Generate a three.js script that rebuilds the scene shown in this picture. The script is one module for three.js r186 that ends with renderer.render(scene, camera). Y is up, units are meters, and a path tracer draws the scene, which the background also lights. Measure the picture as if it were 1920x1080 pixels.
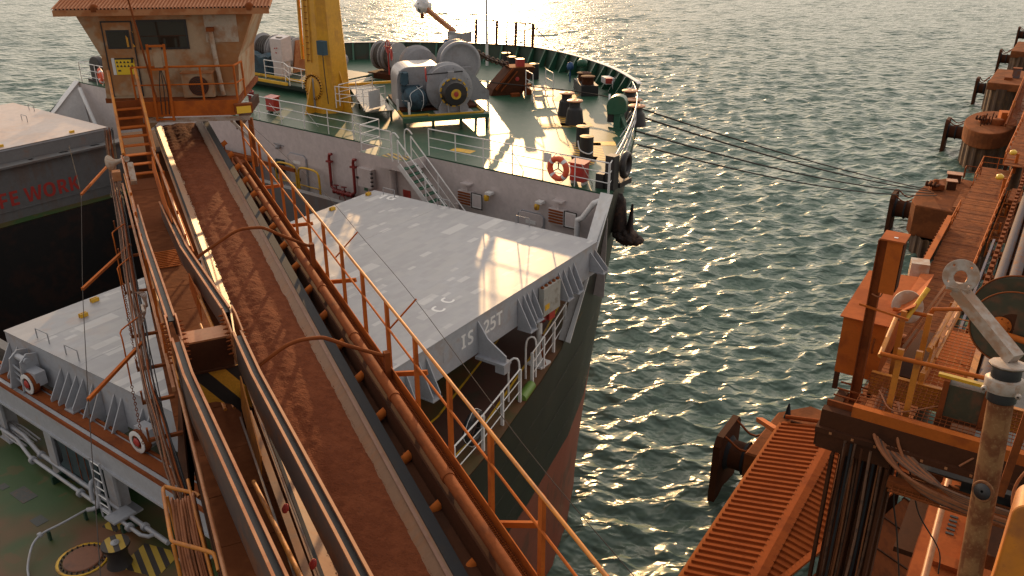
import * as THREE from 'three';
import { mergeGeometries, mergeVertices } from 'three/addons/utils/BufferGeometryUtils.js';
import { FontLoader } from 'three/addons/loaders/FontLoader.js';
import { TextGeometry } from 'three/addons/geometries/TextGeometry.js';

// ---------- camera, sky, sun, exposure ----------
const scene = new THREE.Scene();
const CAM_H = 29, PITCH = Math.atan(730 / 1610);
const camera = new THREE.PerspectiveCamera(2 * Math.atan(540 / 1610) * 180 / Math.PI, 16 / 9, 0.1, 30000);
camera.position.set(0, CAM_H, 0);
camera.rotation.set(-PITCH, 0, 0);
const renderer = new THREE.WebGLRenderer({ antialias: true });
renderer.toneMapping = THREE.LinearToneMapping;
renderer.toneMappingExposure = 1.0;
renderer.shadowMap.enabled = true;

const D2R = Math.PI / 180;
const SUN_AZ = -1.8 * D2R, SUN_EL = 8.5 * D2R;
const sunDir = new THREE.Vector3(Math.sin(SUN_AZ) * Math.cos(SUN_EL), Math.sin(SUN_EL), -Math.cos(SUN_AZ) * Math.cos(SUN_EL));
const sun = new THREE.DirectionalLight(new THREE.Color().setRGB(1, 0.6, 0.27), 4.6);
sun.position.copy(sunDir).multiplyScalar(200);
sun.castShadow = true;
Object.assign(sun.shadow.camera, { left: -120, right: 120, top: 120, bottom: -120, near: 1, far: 600 });
sun.shadow.mapSize.set(4096, 4096);
scene.add(sun);

{ // evening sky: warm around the low sun, pale grey blue above and behind
  const W = 512, H = 256, d = new Float32Array(W * H * 4);
  const v = new THREE.Vector3();
  for (let j = 0; j < H; j++) for (let i = 0; i < W; i++) {
    const th = ((j + 0.5) / H - 0.5) * Math.PI, ph = ((i + 0.5) / W - 0.5) * 2 * Math.PI;
    v.set(Math.cos(th) * Math.cos(ph), Math.sin(th), Math.cos(th) * Math.sin(ph));
    const ang = Math.acos(Math.min(1, v.dot(sunDir))) / D2R, e = Math.max(0, v.y);
    const k = Math.pow(1 - e, 3.0);
    const g1 = Math.exp(-ang / 8) * 0.7, g2 = Math.exp(-ang / 52) * 1.75;
    const lo = Math.exp(-Math.asin(e) / D2R / 26) * Math.pow(Math.max(0, 0.5 - 0.5 * v.z / Math.max(0.05, Math.hypot(v.x, v.z))), 1.2) * 1.15; // haze along the horizon below the sun
    let r = 0.31 + 0.27 * k + g1 * 1.0 + g2 * 0.95 + lo, g = 0.35 + 0.14 * k + g1 * 0.62 + g2 * 0.78 + lo * 0.84, b = 0.41 + 0.02 * k + g1 * 0.28 + g2 * 0.60 + lo * 0.70;
    if (v.y < 0) { const q = Math.max(0, 1 + v.y * 12); r = 0.06 + (r - 0.06) * q; g = 0.08 + (g - 0.08) * q; b = 0.075 + (b - 0.075) * q; }
    const o = (j * W + i) * 4; d[o] = r; d[o + 1] = g; d[o + 2] = b; d[o + 3] = 1;
  }
  const t = new THREE.DataTexture(d, W, H, THREE.RGBAFormat, THREE.FloatType);
  t.mapping = THREE.EquirectangularReflectionMapping; t.magFilter = t.minFilter = THREE.LinearFilter; t.needsUpdate = true;
  scene.background = t; scene.environment = t;
}

// ---------- random numbers, noise ----------
let seed = 12345;
const rnd = () => { seed = (seed * 1664525 + 1013904223) >>> 0; return seed / 4294967296; };
const rr = (a, b) => a + (b - a) * rnd();
function hash(x, y, s) { let h = (x * 374761393 + y * 668265263 + s * 1274126177) | 0; h = Math.imul(h ^ (h >>> 13), 1274126177); return ((h ^ (h >>> 16)) >>> 0) / 4294967296; }
function vnoise(x, y, p, s) { // tiles with period p
  const xi = Math.floor(x), yi = Math.floor(y), fx = x - xi, fy = y - yi, m = (a) => ((a % p) + p) % p;
  const u = fx * fx * (3 - 2 * fx), w = fy * fy * (3 - 2 * fy);
  const a = hash(m(xi), m(yi), s), b = hash(m(xi + 1), m(yi), s), c = hash(m(xi), m(yi + 1), s), d = hash(m(xi + 1), m(yi + 1), s);
  return a + (b - a) * u + (c - a) * w + (a - b - c + d) * u * w;
}
function fbm(x, y, p, oct, s) { let v = 0, a = 0.5, n = 0; for (let i = 0; i < oct; i++) { v += a * vnoise(x, y, p, s + i); n += a; a *= 0.55; x *= 2; y *= 2; p *= 2; } return v / n; }
const sst = (a, b, x) => { x = Math.min(1, Math.max(0, (x - a) / (b - a))); return x * x * (3 - 2 * x); };
const mix3 = (a, b, t) => [a[0] + (b[0] - a[0]) * t, a[1] + (b[1] - a[1]) * t, a[2] + (b[2] - a[2]) * t];

// ---------- textures and materials ----------
const toS = (x) => { x = Math.min(1, Math.max(0, x)); return Math.round(255 * (x <= 0.0031308 ? 12.92 * x : 1.055 * Math.pow(x, 1 / 2.4) - 0.055)); };
function tex(n, metres, fn, linear) { // fn(u, v) in 0..1 -> linear rgb
  const d = new Uint8Array(n * n * 4);
  for (let j = 0; j < n; j++) for (let i = 0; i < n; i++) {
    const c = fn((i + 0.5) / n, (j + 0.5) / n), o = (j * n + i) * 4;
    if (linear) { d[o] = d[o + 1] = d[o + 2] = Math.max(0, Math.min(255, Math.round(255 * c))); }
    else { d[o] = toS(c[0]); d[o + 1] = toS(c[1]); d[o + 2] = toS(c[2]); }
    d[o + 3] = 255;
  }
  const t = new THREE.DataTexture(d, n, n); t.wrapS = t.wrapT = THREE.RepeatWrapping;
  t.magFilter = THREE.LinearFilter; t.minFilter = THREE.LinearMipmapLinearFilter; t.generateMipmaps = true;
  if (!linear) t.colorSpace = THREE.SRGBColorSpace;
  t.repeat.set(1 / metres, 1 / metres); t.needsUpdate = true; return t;
}
let ts = 1;
// painted or bare metal under wear: base colour, a stain colour over parts of it, specks
function worn(base, stain, amount, metres = 3, o = {}) {
  const s = (ts += 17), n = o.n || 256, sp = o.speck || 0;
  const map = tex(n, metres, (u, v) => {
    const a = fbm(u * 4, v * 4, 4, 5, s), b = fbm(u * 16, v * 16, 16, 3, s + 7), c = fbm(u * 48, v * 48, 48, 2, s + 11);
    const st = o.streak ? fbm(u * 24, v * 2, 24, 3, s + 5) : b;
    let t = sst(0.62 - amount * 0.5, 0.78 - amount * 0.3, a * 0.65 + st * 0.35);
    let col = mix3(base, stain, t * (o.max || 0.85));
    const g = 0.86 + 0.28 * b * 0.6 + 0.16 * (c - 0.5); col = [col[0] * g, col[1] * g, col[2] * g];
    if (sp && c > 0.74) col = mix3(col, o.speckCol || stain, sp);
    return col;
  });
  const m = o.spec !== undefined ? new THREE.MeshPhysicalMaterial({ map, roughness: o.rough ?? 0.9, specularIntensity: o.spec }) : new THREE.MeshStandardMaterial({ map, roughness: o.rough ?? 0.6, metalness: o.metal ?? 0 });
  if (o.bump) { m.bumpMap = tex(256, o.bumpM || metres, (u, v) => fbm(u * 32, v * 32, 32, 4, s + 3), true); m.bumpScale = o.bump; }
  if (o.side) m.side = THREE.DoubleSide;
  return m;
}
const flat = (c, rough = 0.5, metal = 0) => new THREE.MeshStandardMaterial({ color: new THREE.Color().setRGB(...c), roughness: rough, metalness: metal });
const DUST = [0.30, 0.088, 0.022];
const M = {
  white: worn([0.70, 0.69, 0.67], [0.52, 0.44, 0.36], 0.12, 4, { rough: 0.45, max: 0.5 }),
  whiteRail: worn([0.74, 0.73, 0.71], [0.5, 0.36, 0.24], 0.1, 2, { rough: 0.4, max: 0.5 }),
  bulkhead: worn([0.57, 0.505, 0.485], [0.50, 0.42, 0.37], 0.22, 5, { rough: 0.42, max: 0.45, streak: 1, n: 512 }),
  grey: worn([0.31, 0.31, 0.32], [0.22, 0.20, 0.19], 0.2, 3, { rough: 0.42, max: 0.6 }),
  shipGrey: worn([0.36, 0.37, 0.395], [0.33, 0.27, 0.23], 0.2, 3, { rough: 0.45, max: 0.6 }),
  coaming: worn([0.125, 0.122, 0.122], [0.13, 0.075, 0.05], 0.25, 4, { rough: 0.6, max: 0.5, streak: 1 }),
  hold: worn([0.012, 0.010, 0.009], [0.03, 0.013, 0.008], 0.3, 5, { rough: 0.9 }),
  deck: worn([0.020, 0.078, 0.042], [0.048, 0.092, 0.060], 0.3, 7, { spec: 0.7, rough: 0.42, max: 0.8, n: 512, speck: 0.25, speckCol: [0.14, 0.11, 0.08] }),
  mainDeck: worn([0.030, 0.072, 0.014], [0.15, 0.046, 0.016], 0.62, 19, { rough: 0.6, n: 512, speck: 0.3 }),
  sideDeck: worn([0.075, 0.030, 0.018], [0.04, 0.03, 0.016], 0.25, 5, { rough: 0.6, n: 256 }),
  green: worn([0.028, 0.11, 0.062], [0.05, 0.10, 0.055], 0.2, 3, { rough: 0.42 }),
  greenDark: worn([0.015, 0.045, 0.025], [0.03, 0.03, 0.015], 0.2, 3, { rough: 0.5 }),
  hull: worn([0.010, 0.012, 0.008], [0.022, 0.016, 0.010], 0.25, 6, { spec: 0.6, rough: 0.45, streak: 1, n: 512 }),
  boot: worn([0.24, 0.058, 0.028], [0.11, 0.045, 0.026], 0.3, 6, { rough: 0.55, streak: 1, n: 512 }),
  mast: worn([0.66, 0.33, 0.022], [0.45, 0.20, 0.03], 0.15, 3, { rough: 0.4, max: 0.6, streak: 1 }),
  yellow: worn([0.70, 0.40, 0.02], [0.35, 0.16, 0.03], 0.2, 2, { rough: 0.5 }),
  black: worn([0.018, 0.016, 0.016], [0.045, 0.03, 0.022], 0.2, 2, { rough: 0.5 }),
  rubber: worn([0.014, 0.015, 0.018], [0.022, 0.016, 0.013], 0.2, 2, { rough: 0.85 }),
  redPaint: worn([0.42, 0.04, 0.03], [0.22, 0.03, 0.02], 0.2, 2, { rough: 0.4 }),
  redPipe: worn([0.25, 0.024, 0.02], [0.12, 0.02, 0.015], 0.2, 2, { rough: 0.5 }),
  buoy: flat([0.72, 0.10, 0.035], 0.5), buoyTape: flat([0.75, 0.74, 0.72], 0.3),
  blue: worn([0.035, 0.075, 0.10], [0.02, 0.035, 0.05], 0.3, 2, { rough: 0.8 }),
  teal: worn([0.022, 0.045, 0.05], [0.012, 0.02, 0.025], 0.3, 1.5, { rough: 0.75 }),
  anchor: worn([0.024, 0.014, 0.011], [0.07, 0.032, 0.018], 0.3, 2, { rough: 0.75, bump: 0.02 }),
  chain: worn([0.09, 0.055, 0.04], [0.16, 0.08, 0.045], 0.3, 1, { rough: 0.7 }),
  rope: worn([0.10, 0.09, 0.08], [0.05, 0.045, 0.04], 0.3, 0.5, { rough: 0.9 }),
  line: flat([0.035, 0.025, 0.02], 0.9),
  // shiploader and jetty, everything under a coat of ore dust
  orange: worn([0.47, 0.115, 0.016], [0.30, 0.07, 0.014], 0.3, 3, { spec: 0.35, rough: 0.8, n: 512, speck: 0.2, speckCol: [0.12, 0.05, 0.02] }),
  orangeY: worn([0.60, 0.21, 0.018], [0.32, 0.11, 0.03], 0.35, 2, { rough: 0.6, speck: 0.3, speckCol: DUST }),
  rust: worn([0.23, 0.060, 0.015], [0.14, 0.038, 0.012], 0.35, 2.5, { spec: 0.3, rough: 0.85, bump: 0.004 }),
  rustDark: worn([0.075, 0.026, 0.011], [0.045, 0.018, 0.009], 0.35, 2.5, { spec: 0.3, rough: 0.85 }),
  dustFloor: worn([0.16, 0.05, 0.018], [0.22, 0.072, 0.026], 0.3, 3, { spec: 0.2, rough: 0.95, bump: 0.008, n: 512 }),
  girder: worn([0.085, 0.062, 0.056], [0.16, 0.062, 0.026], 0.3, 3, { rough: 0.5, speck: 0.2, speckCol: DUST }),
  flange: worn([0.46, 0.20, 0.085], [0.33, 0.105, 0.03], 0.4, 2, { spec: 0.6, rough: 0.5, speck: 0.3, speckCol: DUST }),
  cabin: worn([0.42, 0.30, 0.19], [0.33, 0.13, 0.036], 0.5, 3.4, { spec: 0.5, rough: 0.7, n: 512 }),
  cabinWhite: worn([0.46, 0.37, 0.28], [0.33, 0.16, 0.07], 0.35, 2, { rough: 0.5 }),
  roofSheet: worn([0.42, 0.105, 0.026], [0.30, 0.07, 0.018], 0.35, 3, { spec: 0.25, rough: 0.85 }),
  belt: worn([0.26, 0.15, 0.09], [0.30, 0.14, 0.065], 0.4, 2, { spec: 0.6, rough: 0.55, streak: 1 }),
  beltDust: worn([0.24, 0.12, 0.075], [0.18, 0.075, 0.04], 0.35, 2, { rough: 0.6 }),
  ore: worn([0.15, 0.042, 0.017], [0.19, 0.056, 0.023], 0.35, 1.6, { spec: 0.2, rough: 0.95, n: 512, bump: 0.014, bumpM: 0.8, speck: 0.35, speckCol: [0.06, 0.022, 0.014] }),
  hose: worn([0.30, 0.10, 0.032], [0.19, 0.06, 0.02], 0.3, 1, { rough: 0.7 }),
  cable: worn([0.17, 0.08, 0.042], [0.07, 0.04, 0.028], 0.35, 0.7, { rough: 0.8 }),
  galv: worn([0.40, 0.33, 0.27], [0.26, 0.14, 0.07], 0.4, 0.8, { rough: 0.55, speck: 0.3, speckCol: DUST }),
  galvRust: worn([0.24, 0.115, 0.045], [0.13, 0.04, 0.014], 0.5, 0.6, { spec: 0.4, rough: 0.75, speck: 0.22, speckCol: [0.36, 0.22, 0.11] }),
  plank: worn([0.22, 0.066, 0.022], [0.13, 0.042, 0.016], 0.4, 2, { spec: 0.2, rough: 0.9, streak: 1 }),
  plank2: worn([0.28, 0.088, 0.028], [0.17, 0.055, 0.02], 0.4, 2, { spec: 0.2, rough: 0.9, streak: 1 }),
  concrete: worn([0.24, 0.075, 0.026], [0.15, 0.05, 0.02], 0.4, 4, { spec: 0.2, rough: 0.95, bump: 0.01, n: 512 }),
  pile: worn([0.085, 0.045, 0.025], [0.15, 0.075, 0.03], 0.35, 3, { rough: 0.85, streak: 1 }),
  pipeGrey: worn([0.13, 0.105, 0.105], [0.18, 0.08, 0.04], 0.3, 3, { spec: 0.3, rough: 0.8 }),
  reel: worn([0.055, 0.050, 0.026], [0.13, 0.055, 0.025], 0.3, 2, { rough: 0.55 }),
  glass: new THREE.MeshPhysicalMaterial({ color: new THREE.Color().setRGB(0.03, 0.022, 0.016), roughness: 0.08, metalness: 0, specularIntensity: 1 }),
  lampYellow: new THREE.MeshStandardMaterial({ color: new THREE.Color().setRGB(0.8, 0.5, 0.05), roughness: 0.25 }),
};
function stripes(a, b, metres, ang = 0) {
  const t = tex(128, metres, (u, v) => { const q = (u % 1) < 0.5 ? a : b, g = 0.8 + 0.4 * fbm(u * 24, v * 24, 24, 3, 91); return [q[0] * g, q[1] * g, q[2] * g]; });
  t.rotation = ang; return new THREE.MeshStandardMaterial({ map: t, roughness: 0.55 });
}
M.hazDeck = stripes([0.55, 0.30, 0.02], [0.06, 0.035, 0.016], 0.34, 0);
M.cabinRoof = worn([0.44, 0.19, 0.095], [0.34, 0.115, 0.04], 0.35, 3, { spec: 0.3, rough: 0.8 });
M.galleryRoof = worn([0.30, 0.066, 0.013], [0.22, 0.046, 0.010], 0.35, 3, { spec: 0.2, rough: 0.9 });
M.hazDeck2 = stripes([0.42, 0.27, 0.03], [0.03, 0.022, 0.018], 0.26, 0.35);
M.hazBoard = stripes([0.55, 0.25, 0.02], [0.022, 0.016, 0.014], 0.46, 0.62);

// ---------- frames: x forward, y up, z to the right; angles are compass bearings from straight ahead ----------
const FR = { s: 36.1, j: 33, b: -25.5, c: -7, w: 0, p: 73.1, x: 90 };
const fdir = (f) => { const a = FR[f] * D2R; return [Math.sin(a), -Math.cos(a)]; };
function W(f, u, y, w) { const [fx, fz] = fdir(f); return new THREE.Vector3(u * fx - w * fz, y, u * fz + w * fx); }
function L(f, v) { const [fx, fz] = fdir(f); return [v.x * fx + v.z * fz, v.y, -v.x * fz + v.z * fx]; }
const used = {};
function numbered(n) { if (!(n in used)) { used[n] = 0; return n; } used[n]++; return n + '_' + String(used[n]).padStart(3, '0'); }
let CUR = null, ORG = [0, 0, 0];
function thing(name, label, category, f, p, group) {
  const o = new THREE.Group(); o.name = numbered(name); o.position.copy(W(f, ...p)); o.rotation.y = (90 - FR[f]) * D2R;
  o.userData = { label, category }; if (group) o.userData.group = group;
  scene.add(o); CUR = o; ORG = p.slice(); return o;
}
function copy(src, label, f, p, turn = 0) { const c = src.clone(); c.name = numbered(src.name.replace(/_\d{3}$/, '')); c.userData = { ...src.userData, label }; c.position.copy(W(f, ...p)); c.rotation.y = (90 - FR[f] + turn) * D2R; scene.add(c); return c; }
function struct(name, geo, mat) { const m = new THREE.Mesh(geo, mat); m.name = name; m.userData.kind = 'structure'; m.castShadow = m.receiveShadow = true; scene.add(m); return m; }
const V3 = (a) => new THREE.Vector3(a[0], a[1], a[2]);
const UP = new THREE.Vector3(0, 1, 0);
function boxUV(g) { // texture coordinates in metres from the side each face looks to
  const p = g.attributes.position, n = p.count, uv = new Float32Array(n * 2), a = new THREE.Vector3(), b = new THREE.Vector3(), c = new THREE.Vector3();
  for (let i = 0; i < n; i += 3) {
    a.fromBufferAttribute(p, i); b.fromBufferAttribute(p, i + 1); c.fromBufferAttribute(p, i + 2);
    const nx = Math.abs((b.y - a.y) * (c.z - a.z) - (b.z - a.z) * (c.y - a.y)), ny = Math.abs((b.z - a.z) * (c.x - a.x) - (b.x - a.x) * (c.z - a.z)), nz = Math.abs((b.x - a.x) * (c.y - a.y) - (b.y - a.y) * (c.x - a.x));
    for (let k = 0; k < 3; k++) { const x = p.getX(i + k), y = p.getY(i + k), z = p.getZ(i + k), o = (i + k) * 2;
      if (ny >= nx && ny >= nz) { uv[o] = x; uv[o + 1] = z; } else if (nx >= nz) { uv[o] = z; uv[o + 1] = y; } else { uv[o] = x; uv[o + 1] = y; } }
  }
  g.setAttribute('uv', new THREE.BufferAttribute(uv, 2)); return g;
}
class MB {
  constructor() { this.g = []; }
  geo(g) { let q = g.index ? g.toNonIndexed() : g; for (const k of Object.keys(q.attributes)) if (k !== 'position' && k !== 'normal') q.deleteAttribute(k); this.g.push(q); return this; }
  box(c, s, ry = 0, rz = 0, rx = 0) { const g = new THREE.BoxGeometry(...s); if (rx) g.rotateX(rx); if (rz) g.rotateZ(rz); if (ry) g.rotateY(ry); return this.geo(g.translate(...c)); }
  bx(x0, x1, y0, y1, z0, z1) { return this.box([(x0 + x1) / 2, (y0 + y1) / 2, (z0 + z1) / 2], [Math.abs(x1 - x0), Math.abs(y1 - y0), Math.abs(z1 - z0)]); }
  bar(p, q, a, b = a) { // rectangular bar, a across, b in the upright direction
    const P = V3(p), Q = V3(q), d = Q.clone().sub(P), l = d.length(); d.normalize();
    const ref = Math.abs(d.y) > 0.95 ? new THREE.Vector3(1, 0, 0) : UP, s = new THREE.Vector3().crossVectors(ref, d).normalize(), t = new THREE.Vector3().crossVectors(d, s);
    const g = new THREE.BoxGeometry(a, b, l); g.applyMatrix4(new THREE.Matrix4().makeBasis(s, t, d)); const m = P.add(Q).multiplyScalar(0.5); return this.geo(g.translate(m.x, m.y, m.z)); }
  tube(p, q, r, n = 8, r2 = r) { const P = V3(p), Q = V3(q), d = Q.clone().sub(P), g = new THREE.CylinderGeometry(r2, r, d.length(), n);
    g.applyQuaternion(new THREE.Quaternion().setFromUnitVectors(UP, d.normalize())); const m = P.add(Q).multiplyScalar(0.5); return this.geo(g.translate(m.x, m.y, m.z)); }
  path(pts, r, n = 6, seg = 6, tension = 0.5) { const c = new THREE.CatmullRomCurve3(pts.map(V3), false, 'catmullrom', tension); return this.geo(new THREE.TubeGeometry(c, Math.max(2, seg * (pts.length - 1)), r, n, false)); }
  poly(pts, r, n = 8) { for (let i = 1; i < pts.length; i++) { this.tube(pts[i - 1], pts[i], r, n); if (i < pts.length - 1) this.geo(new THREE.SphereGeometry(r, n, 6).translate(...pts[i])); } return this; }
  ring(c, axis, R, r, n = 20, arc = Math.PI * 2) { const g = new THREE.TorusGeometry(R, r, 8, n, arc); g.applyQuaternion(new THREE.Quaternion().setFromUnitVectors(new THREE.Vector3(0, 0, 1), V3(axis).normalize())); return this.geo(g.translate(...c)); }
  lathe(prof, c, axis = [0, 1, 0], n = 24) { const g = new THREE.LatheGeometry(prof.map((q) => new THREE.Vector2(q[0], q[1])), n); g.applyQuaternion(new THREE.Quaternion().setFromUnitVectors(UP, V3(axis).normalize())); return this.geo(g.translate(...c)); }
  prism(pts, plane, at, th) { // polygon in 'xy' | 'xz' | 'zy', thickness th around the plane at
    const s = new THREE.Shape(pts.map((q) => new THREE.Vector2(q[0], q[1]))); const g = new THREE.ExtrudeGeometry(s, { depth: th, bevelEnabled: false }); g.translate(0, 0, -th / 2);
    if (plane === 'xz') { g.rotateX(Math.PI / 2); g.translate(0, at, 0); } else if (plane === 'zy') { g.rotateY(-Math.PI / 2); g.translate(at, 0, 0); } else g.translate(0, 0, at);
    return this.geo(g); }
  quad(a, b, c, d) { const g = new THREE.BufferGeometry(); g.setAttribute('position', new THREE.Float32BufferAttribute([...a, ...b, ...c, ...a, ...c, ...d], 3)); g.computeVertexNormals(); return this.geo(g); }
  slab(poly, th) { // closed thick plate through 3D points a b c d, th along its normal
    const a = V3(poly[0]), n = V3(poly[1]).sub(a).cross(V3(poly[2]).sub(a)).normalize().multiplyScalar(th), q = poly.map((p) => [p[0] + n.x, p[1] + n.y, p[2] + n.z]), N = poly.length;
    for (let i = 1; i < N - 1; i++) { this.quad(q[0], q[i], q[i + 1], q[i + 1]); this.quad(poly[0], poly[i + 1], poly[i], poly[i]); }
    for (let i = 0; i < N; i++) { const j = (i + 1) % N; this.quad(poly[i], poly[j], q[j], q[i]); } return this; }
  merged() { const m = mergeGeometries(this.g); m.translate(-ORG[0], -ORG[1], -ORG[2]); return boxUV(m); }
  build(name, mat, parent = CUR, label) { const m = new THREE.Mesh(this.merged(), mat); m.name = name; m.castShadow = m.receiveShadow = true; if (label) m.userData.label = label; parent.add(m); return m; }
  only(name, mat, label, category, f, group, org) { // a thing that is one mesh; coordinates are those of frame f
    const c = org || [0, 0, 0]; const keep = ORG; ORG = c; const m = new THREE.Mesh(this.merged(), mat); ORG = keep;
    m.name = numbered(name); m.position.copy(W(f, ...c)); m.rotation.y = (90 - FR[f]) * D2R; m.userData = { label, category }; if (group) m.userData.group = group; m.castShadow = m.receiveShadow = true; scene.add(m); return m; }
}
const mb = () => new MB();
const font = await new FontLoader().loadAsync('fonts/droid/droid_sans_bold.typeface.json');
function textGeo(s, size, depth) { const g = new TextGeometry(s, { font, size, depth, curveSegments: 4, bevelEnabled: false }); g.computeBoundingBox(); return g; }
// a railing along a base line: posts, top rail and lower rails
function rail(pts, h, sp, mat, o = {}) {
  const r = o.r || 0.022, mids = o.mids ?? 2, top = o.top || r * 1.15;
  const up = (p, k) => [p[0], p[1] + h * k, p[2]];
  for (let i = 1; i < pts.length; i++) {
    const a = V3(pts[i - 1]), b = V3(pts[i]), n = Math.max(1, Math.round(a.distanceTo(b) / sp));
    for (let k = i === 1 ? 0 : 1; k <= n; k++) { const p = a.clone().lerp(b, k / n).toArray(); const q = mb(); if (o.square) q.bar(p, up(p, 1), o.square, o.square * 0.6); else q.tube(p, up(p, 1), r * (o.pr || 1.1), 8); q.build('post', mat); }
  }
  mb().poly(pts.map((p) => up(p, 1)), top, 8).build('top_rail', o.topMat || mat);
  for (let k = 1; k <= mids; k++) mb().poly(pts.map((p) => up(p, k / (mids + 1))), r * 0.8, 6).build('mid_rail', o.topMat || mat);
}
// ---------- sea ----------
{
  const waves = []; seed = 777;
  for (let i = 0; i < 60; i++) {
    const t = i / 59, Lw = 0.5 * Math.pow(8.5 / 0.5, t), th = (4 + (rnd() + rnd() + rnd() - 1.5) * 62) * D2R;
    const steep = 0.070 * (0.75 + 0.6 * Math.exp(-Math.pow((t - 0.52) / 0.22, 2))) * (t > 0.8 ? 0.35 : t > 0.62 ? 0.65 : 1.05);
    waves.push({ L: Lw, kx: Math.sin(th) * 2 * Math.PI / Lw, kz: Math.cos(th) * 2 * Math.PI / Lw, a: steep * Lw / (2 * Math.PI), dx: Math.sin(th), dz: Math.cos(th), p: rnd() * 6.283 });
  }
  const rs = []; for (let r = 3; r < 14;) { rs.push(r); r += 1.2; } for (let r = 14; r < 900; r *= 1.0044) rs.push(r); for (let r = 900; r < 22000; r *= 1.16) rs.push(r);
  const az = []; for (let a = -180; a < -44; a += 4) az.push(a); for (let a = -44; a < 44; a += 0.15) az.push(a); for (let a = 44; a <= 180; a += 4) az.push(a);
  const nr = rs.length, na = az.length, pos = new Float32Array((nr * na + 1) * 3), uv = new Float32Array((nr * na + 1) * 2), idx = [];
  for (let i = 0; i < nr; i++) for (let j = 0; j < na; j++) {
    const A = az[j] * D2R, R = rs[i]; let x = Math.sin(A) * R, z = -Math.cos(A) * R, y = 0, ox = 0, oz = 0;
    const cell = Math.max(R * 0.0044, R * (Math.abs(az[j]) < 44 ? 0.0027 : 0.07));
    for (const w of waves) { if (w.L < cell * 2) continue; const f = Math.min(1, (w.L / cell - 2) / 2), ph = w.kx * x + w.kz * z + w.p, s = Math.sin(ph); y += f * w.a * Math.cos(ph); ox -= f * w.a * w.dx * s * 0.9; oz -= f * w.a * w.dz * s * 0.9; }
    const o = (i * na + j) * 3; pos[o] = x + ox; pos[o + 1] = y; pos[o + 2] = z + oz; uv[(i * na + j) * 2] = x; uv[(i * na + j) * 2 + 1] = -z;
  }
  for (let i = 0; i < nr - 1; i++) for (let j = 0; j < na - 1; j++) { const a = i * na + j, b = a + 1, c = a + na, d = c + 1; idx.push(a, b, c, b, d, c); }
  const c0 = nr * na; for (let j = 0; j < na - 1; j++) idx.push(c0, j + 1, j);
  const g = new THREE.BufferGeometry(); g.setAttribute('position', new THREE.BufferAttribute(pos, 3)); g.setAttribute('uv', new THREE.BufferAttribute(uv, 2)); g.setIndex(idx); g.computeVertexNormals();
  const rip = []; for (let i = 0; i < 46; i++) { const k = 6 + Math.floor(rnd() * rnd() * 50), th = (rnd() + rnd() - 1) * 1.35 + 1.57; rip.push([Math.round(k * Math.cos(th)), Math.round(k * Math.sin(th)), rnd() * 6.28, 1 / Math.pow(k, 1.05)]); }
  const N = 1024, nd = new Uint8Array(N * N * 4); { const T = 11; for (let j = 0; j < N; j++) for (let i = 0; i < N; i++) { let sx = 0, sy = 0; const u = i / N, v = j / N; for (const q of rip) { const s = -Math.sin(6.28318 * (q[0] * u + q[1] * v) + q[2]) * q[3]; sx += s * q[0]; sy += s * q[1]; } const k = 0.095; let nx = -sx * k, ny = -sy * k; const l = 1 / Math.hypot(nx, ny, 1), o = (j * N + i) * 4; nd[o] = 127.5 + 127.5 * nx * l; nd[o + 1] = 127.5 + 127.5 * ny * l; nd[o + 2] = 127.5 + 127.5 * l; nd[o + 3] = 255; } }
  const nt = new THREE.DataTexture(nd, N, N); nt.wrapS = nt.wrapT = THREE.RepeatWrapping; nt.magFilter = THREE.LinearFilter; nt.minFilter = THREE.LinearMipmapLinearFilter; nt.generateMipmaps = true; nt.repeat.set(1 / 11, 1 / 11); nt.needsUpdate = true;
  const m = new THREE.MeshPhysicalMaterial({ color: new THREE.Color().setRGB(0.112, 0.168, 0.13), roughness: 0.3, ior: 1.33, normalMap: nt });
  struct('water', g, m);
}
// ---------- the ship (frame s: x towards the bow, z to starboard) ----------
const CL = -34.8, FD = 18.6, MD = 14.3, HT = 17.75, BK = 27.8;
const deckLine = [[-40, 24.3], [0, 24.3], [8, 24.2], [14, 23.75], [18, 22.85], [21.3, 21.75], [23.4, 20.95], [BK, 19.3], [32, 17.6], [36.9, 15.4], [40, 13.8], [42.6, 12.1], [45.6, 8.8], [47.6, 5.6], [48.9, 2.7], [49.5, 0]];
const wlLine = [[-40, 21.0], [0, 20.9], [6, 20.6], [11, 20.1], [15, 19.6], [19, 19.1], [22, 18.6], [27, 17.5], [30, 16.4], [33, 14.9], [35.5, 13.0], [37.6, 10.8], [40, 7.6], [41.6, 4.8], [42.7, 2.2], [43.3, 0]];
const topY = (u) => u <= 23.45 ? MD : u < BK ? MD + (FD - MD) * (u - 23.4) / (BK - 23.4) : FD;
function hullPt(i, y, side) { const d = deckLine[i], w = wlLine[i], t = Math.pow(Math.max(0, y) / FD, 1.35); return [w[0] + (d[0] - w[0]) * t, y, CL + side * (w[1] + (d[1] - w[1]) * t)]; }
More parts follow.
